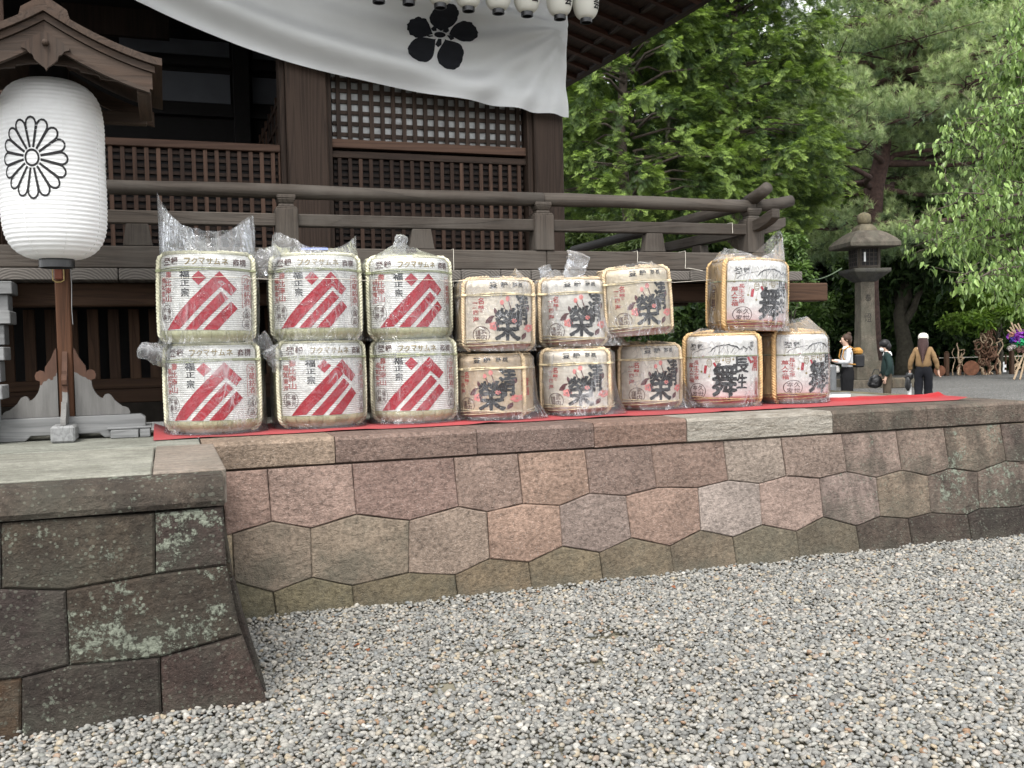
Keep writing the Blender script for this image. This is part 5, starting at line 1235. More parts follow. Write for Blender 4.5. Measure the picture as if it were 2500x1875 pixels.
UP = [
 ('A', 508, 6.78, -6, 1, 'red-striped '+BL+', top row, tall gathered bag mouth', dict(peaks=[(-88, 0.26, 34), (-120, 0.10, 40), (-45, 0.12, 40), (62, 0.19, 46), (110, 0.12, 40), (180, 0.16, 70)], flare=[(0, 0.01, 90)], top_in=0.8, tails=[((0.30, -0.02, 0.52), (0.47, -0.05, 0.58), 0.10, 0.09)]), 1.655),
 ('A', 771, 6.86, 1, 0, 'red-striped '+BL+', top row, blue tape on its lid', dict(peaks=[(-70, 0.13, 45), (80, 0.11, 40), (180, 0.08, 60)], flare=[(0, 0.01, 90)], top_in=0.85), 1.66),
 ('A', 992, 6.92, 12, 0, 'red-striped '+BL+', top row, small film knot on top', dict(peaks=[(-30, 0.05, 60)], flare=[(40, 0.03, 40)], tails=[((-0.06, -0.05, 0.62), (-0.03, -0.06, 0.75), 0.06, 0.045)], rim=0.06, top_in=0.3), 1.655),
 ('B', 1206, 6.80, 10, 1, 'brown flower-print '+BL+', top row beside the striped barrels', dict(peaks=[(100, 0.08, 18)], flare=[(0, 0.01, 90)], slack=0.016), 1.562),
 ('B', 1392, 7.0, 8, 0, 'flower-print '+BL+', top row, big knot of film above', dict(peaks=[(-60, 0.05, 25)], flare=[(60, 0.16, 40)], tails=[((0.0, -0.06, 0.52), (0.06, -0.06, 0.72), 0.09, 0.10), ((-0.2, -0.05, 0.52), (-0.23, -0.05, 0.62), 0.06, 0.05)], slack=0.02), 1.582),
 ('B', 1550, 6.86, 14, -3, 'tan flower-print '+BL+', top row, tied tight with raffia', dict(peaks=[(20, 0.02, 60)], flare=[], slack=0.008), 1.655),
 ('C', 1822, 7.02, 33, 2, 'golden '+BL+' with brush characters, alone on top at the right', dict(peaks=[(-80, 0.08, 40), (60, 0.15, 34), (95, 0.17, 34), (180, 0.06, 60)], flare=[(70, 0.03, 40)], top_in=0.7, slack=0.016), 1.672),
]
for i, (d, x, Y, turn, tl, lab, bk, z) in enumerate(UP):
    R, H_ = DIM[d]; c_ = onY(x, 740, Y); c_ = Vector((c_.x, Y, z)); view = math.degrees(math.atan2(c_.x, c_.y))
    o = make_barrel(d, c_, -view+turn, 0, tl, lab, bk, 20+i); BAR.append(o)
    if i == 1:
        tp = MB(); tp.sheet([[(-0.085+0.17*k/6, -0.232-0.035*j/3, DIM['A'][1]+0.030-0.016*j/3) for j in range(4)] for k in range(7)]); obj('blue_tape', tp, plain('blue_tape', (0.20, 0.25, 0.75), 0.5), o)
    if i == 4:
        for nm, col_ in ((0, 0),): pass
# strings holding the stacks, tied down from the balustrade
def string(name, pts, lab, r=0.0022):
    m_ = MB(); m_.tube(pts, r, 5); return tag(obj(name, m_, M['string']), lab, 'string')
fr_pts = []
for o, d in zip(BAR[8:], [u[0] for u in UP]):
    R, H_ = DIM[d]; z = 2.10 if d == 'A' else 2.0
    for a in (-55, -20, 15, 50): th = math.radians(a); fr_pts.append((o.location.x+(R+0.03)*math.sin(th), o.location.y-(R+0.03)*math.cos(th), 2.075-0.03*(o.location.x/5)+0.003*math.sin(a)))
string('binding_string', fr_pts[:-4]+[(fr_pts[-4][0]-0.05, fr_pts[-4][1]+0.2, 2.1)], 'thin white string running across the fronts of the top row barrels', 0.0017)
for x, y0, y1, w in ((1107, 613, 700, 'beside the striped barrels'), (1556, 618, 640, 'above the tan barrel tied with raffia'), (1673, 618, 655, 'left of the topmost golden barrel')):
    a = onY(x, y0-3, 7.485); b_ = onY(x, y1, 7.478); ex = [b_+Vector((0.03, -0.01, 0.0)), b_+Vector((0.10, -0.12, -0.03))]
    string('tie_string', [a+Vector((0, 0.13, 0.008)), a+Vector((0, 0, 0.008)), b_.lerp(a, .5)+Vector((0.003, 0, 0)), b_, *ex], 'short white string tied down from the base rail '+w)
p_ = onY(1789, 545, 7.5)
string('tie_string', [(p_.x, 7.59, 2.635), (p_.x, 7.508, 2.63), (p_.x+0.003, 7.508, 2.54)], 'loop of white string round the middle rail near the corner post')
# pale timber shoe left of the carpet
sh = empty('timber_shoe', (-0.34, 6.86, ZP), 0, 'low silver-grey timber block lying left of the red carpet', 'timber')
for (xa, xb) in ((270, 338), (341, 367)):
    a, b_ = onZ(xa, 1072, ZP).x, onZ(xb, 1070, ZP).x; obj('timber', MB().ab((a+0.34, -0.155, 0.002), (b_+0.34, 0.2, 0.052)), M['pale_x'], sh, bevel=0.004)
obj('timber_cap', MB().ab((onZ(268, 1060, ZP).x+0.345, -0.09, 0.054), (onZ(372, 1060, ZP).x+0.34, 0.2, 0.068)), M['pale_x'], sh, bevel=0.004)
kb = empty('white_kerb', (5.35, 7.35, ZP), 0, 'low white painted board on the podium behind the red carpet', 'board')
a, b_ = onZ(2022, 969, ZP), onZ(2103, 972, ZP)
obj('board', MB().ab((a.x-5.35-0.5, -0.02, 0.002), (b_.x-5.35, 0.04, 0.03)), M['white'], kb, bevel=0.004); obj('batten', MB().ab((a.x-5.35-0.5, 0.045, 0.002), (b_.x-5.35+0.05, 0.075, 0.045)), M['pale_x'], kb, bevel=0.003)
# ------------------------------------------------------------------ stone lantern in the court
def px_at(x, zc): p = atD(x, 830, zc); return Vector((p.x, p.y, 0))
TB = px_at(2112, 32.2); TS = 0.2772/74.5            # metres per unit of the measured drawing
toro = empty('stone_lantern', TB, 0, 'tall weathered stone lantern with square shaft, firebox and broad roof in the court', 'stone lantern')
view = math.atan2(TB.x, TB.y); toro.rotation_euler[2] = -view+math.radians(25)
def sqs(name, secs, mat=None, par=None, color=(0.17, 0.155, 0.125), curve=0):
    mb = MB(); vs = []
    for w, z in [(q*0.84, zq) for q, zq in secs]:
        for sx, sy in ((-1, -1), (1, -1), (1, 1), (-1, 1)): vs.append((sx*w/2, sy*w/2, z))
    fs = [(3, 2, 1, 0), tuple(4*(len(secs)-1)+k for k in range(4))]
    for i in range(len(secs)-1):
        for k in range(4): fs.append((i*4+k, i*4+(k+1) % 4, i*4+4+(k+1) % 4, i*4+4+k))
    mb.add(vs, fs); return obj(name, mb, mat or M['lantern_stone'], par or toro, color=color, bevel=0.012)
zz = lambda y: (1612-y)*TS
k_ = TS*1.10/1.33                                   # picture widths show two faces
sqs('plinth', [(500*TS, -0.05), (500*TS, zz(1545))], color=(0.13, 0.11, 0.085)); sqs('plinth', [(330*TS, zz(1545)), (330*TS, zz(1398)+0.06), (300*TS, zz(1398))], color=(0.12, 0.10, 0.075))
sqs('shaft', [(205*TS, zz(1398)), (180*TS, zz(1300)), (160*TS, zz(1150)), (150*TS, zz(950)), (148*TS, zz(690))], color=(0.12, 0.105, 0.082))
sqs('middle_platform', [(170*TS, zz(692)), (230*TS, zz(670)), (385*TS, zz(615)), (395*TS, zz(605)), (395*TS, zz(582))], color=(0.06, 0.058, 0.056))
fbx = sqs('firebox', [(232*TS, zz(582)), (228*TS, zz(372))], color=(0.10, 0.085, 0.065))
rw = 232*TS*0.84
for a in range(4):
    R_ = Matrix.Rotation(a*PI/2, 4, 'Z')
    def W(mb): mb.v = [tuple(R_ @ Vector(p)) for p in mb.v]; return mb
    pn = obj('window', W(MB().box((0, -rw/2+0.006, zz(482)), (140*TS, 0.02, 145*TS))), M['dark'], fbx)
    obj('window_frame', W(MB().box((0, -rw/2-0.01, zz(482)+78*TS), (175*TS, 0.03, 14*TS)).box((0, -rw/2-0.01, zz(482)-78*TS), (175*TS, 0.03, 14*TS)).box((-82*TS, -rw/2-0.01, zz(482)), (14*TS, 0.03, 142*TS)).box((82*TS, -rw/2-0.01, zz(482)), (14*TS, 0.03, 142*TS))), M['grey_x'], pn)
    gb = MB()
    for q in (-1, 0, 1): gb.box((q*38*TS, -rw/2-0.008, zz(482)), (5*TS, 0.012, 142*TS)); gb.box((0, -rw/2-0.012, zz(482)+q*36*TS), (150*TS, 0.012, 5*TS))
    obj('window_grid', W(gb), M['grey_x'], pn)
sqs('roof', [(530*TS, zz(400)), (540*TS, zz(392)), (540*TS, zz(362)), (470*TS, zz(325)), (330*TS, zz(275)), (230*TS, zz(250))], color=(0.115, 0.10, 0.08))
sqs('roof_collar', [(200*TS, zz(250)), (180*TS, zz(225)), (110*TS, zz(190))], color=(0.15, 0.13, 0.09))
obj('finial', MB().lathe([(40*TS, zz(192)), (57*TS, zz(170)), (61*TS, zz(140)), (56*TS, zz(108)), (34*TS, zz(92)), (8*TS, zz(82))], 20), M['lantern_stone'], toro, color=(0.17, 0.145, 0.09), smooth=True)
ik = Ink(); ik.ch('奉', -0.10, 0, 0.10, 0.26, 0.0); ik.ch('燈', -0.12, 0.62, 0.12, 0.92, 0.0)
me = ik.wrap('carved_lettering', lambda x, y: (x, -0.151*TS*1000*0.84/2-0.006, zz(800)-y)); obj('carved_lettering', me, plain('carved_shadow', (0.03, 0.028, 0.025), 0.95), toro)
obj('paper_slip', MB().box((-45*TS, -rw/2-0.03, zz(480)), (0.06, 0.01, 0.30)), M['white'], toro)
st_ = px_at(2192, 31.4); tag(obj('step_stone', MB().box((0, 0, 0.14), (0.85, 0.6, 0.32)), M['lantern_stone'], None, loc=st_, color=(0.13, 0.105, 0.075), bevel=0.03), 'low square stone block on the gravel right of the stone lantern', 'stone block')
a, b_ = atD(1960, 684, 30.0), atD(2055, 655, 31.3); 
tag(obj('guy_rope', MB().tube([a.lerp(b_, k/8)-Vector((0, 0, 0.12*math.sin(PI*k/8))) for k in range(9)], 0.02, 5), plain('green_rope', (0.12, 0.16, 0.10), 0.9)), 'thin greenish rope tied to the stone lantern firebox', 'rope')

# ------------------------------------------------------------------ people
def skin(edges, joints, root):
    """one continuous surface grown round a jointed skeleton"""
    names = list(joints); idx = {n: i for i, n in enumerate(names)}
    me = bpy.data.meshes.new('skin'); me.from_pydata([joints[n][0] for n in names], [(idx[a], idx[b_]) for a, b_ in edges], [])
    o = bpy.data.objects.new('skin', me); col.objects.link(o)
    sm = o.modifiers.new('s', 'SKIN'); sm.use_smooth_shade = True; sb = o.modifiers.new('d', 'SUBSURF'); sb.levels = 1; sb.render_levels = 1
    for n in names:
        v = me.skin_vertices[0].data[idx[n]]; r = joints[n][1]; v.radius = r if hasattr(r, '__len__') else (r, r); v.use_root = (n == root)
    bpy.context.view_layer.update(); dg = bpy.context.evaluated_depsgraph_get(); out = bpy.data.meshes.new_from_object(o.evaluated_get(dg))
    bpy.data.objects.remove(o); out.polygons.foreach_set('use_smooth', [True]*len(out.polygons)); return out
def folds(me, a=0.020):          # creases pulled across the cloth
    bm = bmesh.new(); bm.from_mesh(me); bmesh.ops.subdivide_edges(bm, edges=bm.edges, cuts=1, use_grid_fill=True); bm.normal_update()
    for v in bm.verts:
        q = v.co; f = abs(mnoise.noise(Vector((q.x*7, q.y*7, q.z*13))))*-1.0+0.35*mnoise.noise(q*22); v.co = q+v.normal*f*a
    bm.to_mesh(me); bm.free(); me.polygons.foreach_set('use_smooth', [True]*len(me.polygons)); return me
SKIN = plain('skin', (0.55, 0.36, 0.27), 0.55, 0.06); 
def limb_arm(J, E, s, sh, el, wr, hd, r=1.0):
    nm = 'L' if s < 0 else 'R'
    J['sh'+nm] = (sh, 0.052*r); J['el'+nm] = (el, 0.040*r); J['wr'+nm] = (wr, 0.027*r)
    E += [('chest', 'sh'+nm), ('sh'+nm, 'el'+nm), ('el'+nm, 'wr'+nm)]
    d = (Vector(hd)-Vector(wr)).normalized(); side = d.cross(Vector((0.3, 0.2, 1))).normalized(); J['pm'+nm] = (tuple(Vector(wr)+d*0.05), (0.032, 0.016)); E.append(('wr'+nm, 'pm'+nm))
    nrm = d.cross(side)
    for k, (o_, l) in enumerate(((-0.024, 0.065), (-0.008, 0.078), (0.008, 0.074), (0.024, 0.058))):
        p1 = Vector(wr)+d*0.088+side*o_; p2 = p1+(d*0.8+nrm*0.3)*l*0.5; p3 = p2+(d*0.4+nrm*0.8)*l*0.5
        for q, p in enumerate((p1, p2, p3)): J['f%d%d%s' % (k, q, nm)] = (tuple(p), 0.009)
        E += [('pm'+nm, 'f%d0%s' % (k, nm)), ('f%d0%s' % (k, nm), 'f%d1%s' % (k, nm)), ('f%d1%s' % (k, nm), 'f%d2%s' % (k, nm))]
    p1 = Vector(wr)+d*0.035+side*0.036; p2 = p1+(d*0.6+side*0.5+nrm*0.4)*0.045
    J['t0'+nm] = (tuple(p1), 0.011); J['t1'+nm] = (tuple(p2), 0.009); E += [('pm'+nm, 't0'+nm), ('t0'+nm, 't1'+nm)]
def figure(name, label, loc, face, height, arms, legs, head_tilt=0.0, jacket=None, trousers=None, jr=1.0, tr=1.0, hem=0.92):
    """stands at loc facing direction `face` (radians, 0 = -Y); arms/legs are joints for a 1.65 m body"""
    o = empty(name, loc, face, label, 'person'); k = height/1.65; o.scale = (k, k, k)
    J = dict(pelvis=((0, 0, 0.93), (0.13, 0.09)), waist=((0, 0, 1.06), (0.11, 0.08)), chest=((0, 0.005, 1.27), (0.15, 0.10)), neck=((0, -0.005, 1.41), (0.05, 0.05)))
    ht = Matrix.Rotation(head_tilt, 3, 'X'); hp = Vector((0, -0.01, 1.44))
    for n_, p, r in (('jaw', (0, -0.03, 0.05), (0.062, 0.068)), ('face', (0, -0.012, 0.11), (0.075, 0.092)), ('brow', (0, 0.0, 0.16), (0.072, 0.088)), ('crown', (0, 0.008, 0.20), (0.045, 0.058))):
        J[n_] = (tuple(hp+ht @ Vector(p)), r)
    E = [('pelvis', 'waist'), ('waist', 'chest'), ('chest', 'neck'), ('neck', 'jaw'), ('jaw', 'face'), ('face', 'brow'), ('brow', 'crown')]
    for s, (sh, el, wr, hd) in zip((-1, 1), arms): limb_arm(J, E, s, sh, el, wr, hd)
    for s, (hp_, kn, an, to) in zip((-1, 1), legs):
        nm = 'L' if s < 0 else 'R'
        J['hip'+nm] = (hp_, 0.085); J['kn'+nm] = (kn, 0.058); J['an'+nm] = (an, 0.040); J['to'+nm] = (to, (0.04, 0.03)); E += [('pelvis', 'hip'+nm), ('hip'+nm, 'kn'+nm), ('kn'+nm, 'an'+nm), ('an'+nm, 'to'+nm)]
    obj('body', skin(E, J, 'pelvis'), SKIN, o)
    # face
    fm = MB()
    f3 = lambda p: hp+ht @ Vector(p)
    nb = MB(); nb.add([f3((0, -0.125, 0.095)), f3((-0.014, -0.098, 0.09)), f3((0.014, -0.098, 0.09)), f3((0, -0.1, 0.13))], [(0, 1, 3), (0, 3, 2), (0, 2, 1), (1, 2, 3)]); obj('nose', nb, SKIN, o)
    for sx in (-1, 1):
        e = MB(); e.lathe([(0.0, -0.006), (0.009, 0), (0.0, 0.006)], 8); e.v = [tuple(f3((sx*0.032+x, -0.094+z, 0.122+y))) for x, y, z in e.v]; obj('eye', e, M['ink'], o)
        e = MB(); e.lathe([(0.004, -0.012), (0.02, 0), (0.004, 0.012)], 8); e.v = [tuple(f3((sx*0.078+z*0.6, 0.005+x*0.7, 0.11+y))) for x, y, z in e.v]; obj('ear', e, SKIN, o)
    mo = MB().box((0, 0, 0), (0.04, 0.006, 0.008)); mo.v = [tuple(f3((x, y-0.098, z+0.063))) for x, y, z in mo.v]; obj('mouth', mo, plain('lips', (0.40, 0.16, 0.14)), o)
    if jacket:
        J2 = dict(hem=((0, 0, hem), (0.195*jr, 0.15*jr)), waist=((0, 0, 1.08), (0.155*jr, 0.115*jr)), chest=((0, 0.005, 1.27), (0.150*jr, 0.115*jr)), neck=((0, 0.0, 1.395), (0.075, 0.07)))
        E2 = [('hem', 'waist'), ('waist', 'chest'), ('chest', 'neck')]
        for s, (sh, el, wr, hd) in zip((-1, 1), arms):
            nm = 'L' if s < 0 else 'R'; w2 = tuple(Vector(el).lerp(Vector(wr), 0.93))
            J2['sh'+nm] = (sh, 0.064*jr); J2['el'+nm] = (el, 0.056*jr); J2['wr'+nm] = (w2, 0.045*jr); E2 += [('chest', 'sh'+nm), ('sh'+nm, 'el'+nm), ('el'+nm, 'wr'+nm)]
        obj(jacket[0], folds(skin(E2, J2, 'hem')), jacket[1], o)
    if trousers:
        J3 = dict(belt=((0, 0, 1.07), (0.150, 0.112)), pelvis=((0, 0, 0.93), (0.178*max(1, tr*0.95), 0.128))); E3 = [('belt', 'pelvis')]
        for s, (hp_, kn, an, to) in zip((-1, 1), legs):
            nm = 'L' if s < 0 else 'R'; J3['hip'+nm] = (hp_, 0.108*tr); J3['kn'+nm] = (kn, 0.088*tr); J3['an'+nm] = (tuple(Vector(an)+Vector((0, 0, 0.03))), 0.08*tr); E3 += [('pelvis', 'hip'+nm), ('hip'+nm, 'kn'+nm), ('kn'+nm, 'an'+nm)]
        obj(trousers[0], folds(skin(E3, J3, 'belt')), trousers[1], o)
    for s, (hp_, kn, an, to) in zip((-1, 1), legs):
        sh_ = MB(); sh_.tube([Vector(an)+Vector((0, 0.05, -0.05)), Vector(an)+Vector((0, -0.03, -0.035)), Vector(to)+Vector((0, 0, -0.005)), Vector(to)+Vector((0, -0.05, -0.012))], [0.038, 0.045, 0.042, 0.02], 10, flat=0.9); obj('shoe', sh_, M['black'], o, smooth=True)
    return o, f3
def blob(pts, noise=0.0):     # ellipsoids list (centre, radii) turned to one mesh
    mb = MB()
    for c, r in pts:
        m_ = MB(); m_.lathe([(math.sin(PI*k/9), -math.cos(PI*k/9)) for k in range(10)], 14)
        mb.add([(c[0]+x*r[0]*(1+noise*mnoise.noise(Vector((x*3, y*3, z*3)))), c[1]+y*r[1], c[2]+z*r[2]) for x, y, z in m_.v], m_.f)
    return mb
stl = [((-0.09, 0, 0.88), (-0.10, -0.01, 0.48), (-0.10, 0.01, 0.08), (-0.105, -0.10, 0.03)), ((0.09, 0, 0.88), (0.10, -0.01, 0.48), (0.10, 0.01, 0.08), (0.105, -0.10, 0.03))]
LEFTW = -view-PI/2+0.15      # facing the left of the picture
cloth = lambda n, c: plain(n, c, 0.9, 0.12, 8, bump=0.15)
# woman with camera, bun and yellow-grey backpack
hair1 = plain('brown_hair', (0.045, 0.024, 0.015), 0.6, 0.3, 60); hair2 = plain('black_hair', (0.010, 0.009, 0.010), 0.5, 0.3, 60); hair3 = plain('long_brown_hair', (0.045, 0.022, 0.020), 0.55, 0.35, 70)
w1 = px_at(2068, 20.0)
p, f3 = figure('person', 'person in white shirt and black trousers with yellow backpack, looking down at a camera', w1, -math.atan2(w1.x, w1.y)-PI/2+0.25, 1.66,
    [((-0.150, 0.0, 1.345), (-0.20, -0.06, 1.10), (-0.08, -0.27, 1.14), (-0.02, -0.33, 1.16)), ((0.150, 0.0, 1.345), (0.22, -0.04, 1.10), (0.08, -0.26, 1.13), (0.02, -0.33, 1.15))], stl,
    0.12, ('shirt', cloth('white_shirt', (0.52, 0.53, 0.54))), ('trousers', cloth('black_trousers', (0.004, 0.004, 0.005))), 0.98, 1.25, 0.95)
obj('hair', blob([(f3((0, 0.025, 0.145)), (0.088, 0.10, 0.10)), (f3((0, 0.075, 0.225)), (0.045, 0.045, 0.045)), (f3((0, 0.07, 0.09)), (0.07, 0.05, 0.08))], 0.2), hair1, p, smooth=True)
obj('collar', MB().lathe([(0.085, 1.37), (0.07, 1.42), (0.075, 1.43), (0.095, 1.375)], 14), M['white'], p)
def as_thing(o, name, label, cat, holder):      # carried things stay things of their own
    o.name = name; tag(o, label, cat); return o
def carried(name, mb, mat, holder, label, cat, bevel=0):
    Mx = Matrix.Translation(holder.location) @ Euler(holder.rotation_euler).to_matrix().to_4x4() @ Matrix.Diagonal((*holder.scale, 1)); mb.v = [tuple(Mx @ Vector(q)) for q in mb.v]
    return tag(obj(name, mb, mat, bevel=bevel), label, cat)
carried('camera', MB().box((0, -0.35, 1.17), (0.13, 0.06, 0.09)).tube([(0, -0.37, 1.17), (0, -0.45, 1.165)], 0.035, 10), M['black'], p, 'small black camera held by the person in the white shirt', 'camera', 0.006)
bkp = carried('backpack', MB().box((0, 0.215, 1.13), (0.29, 0.19, 0.26)), cloth('grey_canvas', (0.022, 0.022, 0.024)), p, 'yellow and charcoal backpack on the person in the white shirt', 'backpack', 0.03)
def child_of(mb, mat, holder, par, name, bevel=0):
    Mx = Matrix.Translation(holder.location) @ Euler(holder.rotation_euler).to_matrix().to_4x4() @ Matrix.Diagonal((*holder.scale, 1)); mb.v = [tuple(Mx @ Vector(q)) for q in mb.v]; return obj(name, mb, mat, par, bevel=bevel)
yel = cloth('yellow_canvas', (0.36, 0.18, 0.04))
child_of(MB().box((0, 0.205, 1.315), (0.28, 0.17, 0.17)), yel, p, bkp, 'top_flap', 0.06)
for sx in (-1, 1): child_of(MB().tube([(sx*0.12, 0.13, 1.36), (sx*0.13, 0.02, 1.425), (sx*0.135, -0.10, 1.36), (sx*0.14, -0.125, 1.22), (sx*0.15, -0.06, 1.08), (sx*0.14, 0.13, 1.06)], 0.014, 6), yel, p, bkp, 'strap')
sb = carried('shoulder_bag', MB().box((-0.02, -0.21, 0.97), (0.24, 0.09, 0.15)), cloth('grey_bag', (0.46, 0.45, 0.43)), p, 'light grey shoulder bag at the waist of the person in the white shirt', 'bag', 0.03)
child_of(MB().tube([(0.10, -0.20, 1.03), (0.13, -0.15, 1.25), (0.10, -0.02, 1.42), (-0.02, 0.13, 1.36)], 0.006, 5), M['black'], p, sb, 'strap')
bn_ = px_at(2028, 19.2); tag(obj('steel_bollard', MB().lathe([(0.10, 0.0), (0.10, 1.05), (0.085, 1.09), (0.02, 1.10)], 18), plain('steel', (0.16, 0.165, 0.17), 0.4, 0.1, metallic=0.5), loc=bn_), 'grey steel bollard in front of the person with the camera', 'bollard')
# masked person looking up
w2 = px_at(2166, 20.0)
p2, f3 = figure('person', 'person in dark green jacket and white face mask looking up', w2, -math.atan2(w2.x, w2.y)-PI/2+0.05, 1.53,
    [((-0.150, 0.0, 1.345), (-0.23, 0.0, 1.08), (-0.20, -0.14, 0.88), (-0.18, -0.20, 0.80)), ((0.150, 0.0, 1.345), (0.22, 0.05, 1.08), (0.20, -0.05, 0.84), (0.20, -0.07, 0.75))], stl,
    0.42, ('jacket', cloth('green_jacket', (0.012, 0.026, 0.024))), ('trousers', cloth('khaki_trousers', (0.070, 0.055, 0.038))), 1.24, 1.05, 0.80)
obj('hair', blob([(f3((0, 0.02, 0.15)), (0.098, 0.115, 0.105)), (f3((0, 0.06, 0.07)), (0.09, 0.07, 0.09))], 0.1), hair2, p2, smooth=True)
mk = blob([(f3((0, -0.075, 0.06)), (0.058, 0.055, 0.055))]); carried('face_mask', mk, M['white'], p2, 'white face mask on the person in the green jacket', 'mask')
obj('scarf', MB().lathe([(0.10, 1.33), (0.085, 1.39), (0.065, 1.42)], 14, cap=False), M['white'], p2)
hb = carried('handbag', blob([((-0.14, -0.24, 0.76), (0.07, 0.15, 0.15)), ((-0.14, -0.26, 0.70), (0.07, 0.16, 0.10))], 0.25), M['black'], p2, 'black handbag carried by the person in the green jacket', 'bag', 0.03)
child_of(MB().tube([(-0.14, -0.14, 0.90), (-0.16, -0.18, 1.02), (-0.16, -0.26, 1.02), (-0.14, -0.32, 0.90)], 0.01, 5), M['black'], p2, hb, 'handle')
# woman with cap walking away
w3 = px_at(2254, 20.7)
p3, f3 = figure('person', 'person in tan jacket and white cap with long dark hair walking away', w3, -math.atan2(w3.x, w3.y)+PI-0.1, 1.62,
    [((-0.150, 0.0, 1.345), (-0.25, 0.02, 1.10), (-0.29, -0.04, 0.88), (-0.30, -0.05, 0.80)), ((0.150, 0.0, 1.345), (0.25, 0.04, 1.10), (0.27, 0.0, 0.88), (0.28, -0.02, 0.79))],
    [((-0.09, 0, 0.88), (-0.09, -0.06, 0.48), (-0.09, -0.02, 0.09), (-0.09, -0.13, 0.04)), ((0.09, 0, 0.88), (0.10, 0.02, 0.48), (0.10, 0.14, 0.10), (0.10, 0.06, 0.04))],
    0.0, ('jacket', cloth('tan_jacket', (0.19, 0.120, 0.058))), ('trousers', cloth('navy_trousers', (0.0045, 0.005, 0.008))), 1.16, 1.12, 0.93)
hb_ = MB(); hb_.sheet([[((0.088+0.022*math.sin(s*5)+0.006*math.sin(a*9))*math.sin(a)*(1-0.55*s**2.2), 0.02+0.115*math.cos(a)*(1+0.05*s)+0.05*s, 1.60-0.50*s-0.05*math.cos(a*4+0.6)*s) for a in [math.radians(q) for q in range(-115, 116, 10)]] for s in [k/12 for k in range(13)]])
obj('hair', hb_, hair3, p3, smooth=True)
cp_ = carried('cap', MB().lathe([(0.100, 1.575), (0.105, 1.60), (0.103, 1.635), (0.090, 1.672), (0.062, 1.698), (0.03, 1.708), (0.006, 1.710)], 20), plain('cream_cotton', (0.58, 0.56, 0.49), 0.85), p3, 'cream baseball cap on the person in the tan jacket', 'cap')
child_of(MB().sheet([[(0.09*math.sin(a)*(0.95+0.15*s), -0.10-0.10*s*math.cos(a), 1.60-0.02*s) for s in (0, 0.5, 1)] for a in [math.radians(q) for q in range(-80, 81, 20)]]), plain('cream_brim', (0.7, 0.68, 0.6)), p3, cp_, 'brim')
um = carried('umbrella', MB().tube([(0.285, -0.05, 0.80), (0.285, -0.05, 0.05)], 0.02, 8).tube([(0.285, -0.05, 0.62), (0.285, -0.05, 0.35), (0.285, -0.05, 0.10)], [0.035, 0.045, 0.012], 10), M['white'], p3, 'folded white umbrella in the hand of the person in the tan jacket', 'umbrella')
cb_ = carried('folded_jacket', blob([((0.29, -0.02, 0.78), (0.09, 0.07, 0.09)), ((0.31, 0.02, 0.62), (0.06, 0.05, 0.16)), ((0.28, -0.08, 0.50), (0.04, 0.04, 0.14))], 0.5), M['black'], p3, 'black garment hanging over the hand of the person in the tan jacket', 'garment')
# ------------------------------------------------------------------ driftwood sculptures at the far edge of the court
bark_p = plain('pale_driftwood', (0.36, 0.27, 0.18), 0.85, 0.3, 20, bump=0.3); bark_d = plain('brown_driftwood', (0.12, 0.065, 0.04), 0.85, 0.4, 20, bump=0.3)
def wander(p0, p1, n, amp, sd):
    p0, p1 = Vector(p0), Vector(p1); out = []
    for k in range(n+1):
        s = k/n; q = p0.lerp(p1, s); e = math.sin(PI*s)**0.5 if 0 < s < 1 else 0
        out.append(q+Vector((mnoise.noise(Vector((s*3.1+sd, 0, 0))), mnoise.noise(Vector((s*3.1+sd, 9, 0))), 0.4*mnoise.noise(Vector((s*3.1+sd, 5, 4)))))*amp*(0.3+e))
    return out
def P5(x, y, zc=40.0, dz=0): return atD(2200+x*0.13562, 750+y*0.13562, zc+dz)
def drift(label, name, segs, extra=None):
    base = P5(*segs[0][0]); base.z = 0; o = empty(name, base, 0, label, 'sculpture', 'driftwood sculptures at the court edge')
    for i, (a, b_, r, mt) in enumerate(segs):
        p0, p1 = P5(*a), P5(*b_)
        if a[1] > 1180: p0.z = -0.02
        if b_[1] > 1180: p1.z = -0.02
        pts = wander(p0, p1, 14, 0.16, i*3.7+base.x); obj('branch', MB().tube([q-base for q in pts], [r*(1-0.5*k/14) for k in range(15)], 6), mt, o, smooth=True)
    return o, base
d1, b1 = drift('pale forked driftwood branch standing upright beside the walking person', 'driftwood_branch', [((1040, 1255), (1020, 640), 0.055, bark_p), ((1030, 1000), (1125, 920), 0.04, bark_p), ((1140, 1250), (1095, 820), 0.035, bark_p), ((1095, 940), (1140, 760), 0.03, bark_p), ((1030, 780), (1140, 755), 0.03, bark_p), ((930, 1190), (955, 740), 0.025, bark_p), ((1060, 1255), (1045, 1010), 0.05, bark_d)])
d2, b2 = drift('tall heap of curled brown driftwood wound round a stake', 'driftwood_heap', [((1470, 1240), (1440, 1000), 0.075, bark_p), ((1590, 1240), (1600, 800), 0.08, bark_d), ((1465, 450), (1620, 0), 0.05, bark_p), ((1520, 1240), (1480, 1090), 0.04, bark_d), ((1560, 1235), (1720, 960), 0.03, bark_p), ((1520, 1230), (1750, 970), 0.03, bark_p), ((1640, 1250), (1600, 1000), 0.03, bark_p), ((1440, 1000), (1330, 640), 0.05, bark_p), ((1300, 620), (1420, 570), 0.04, bark_p)])
random.seed(21)
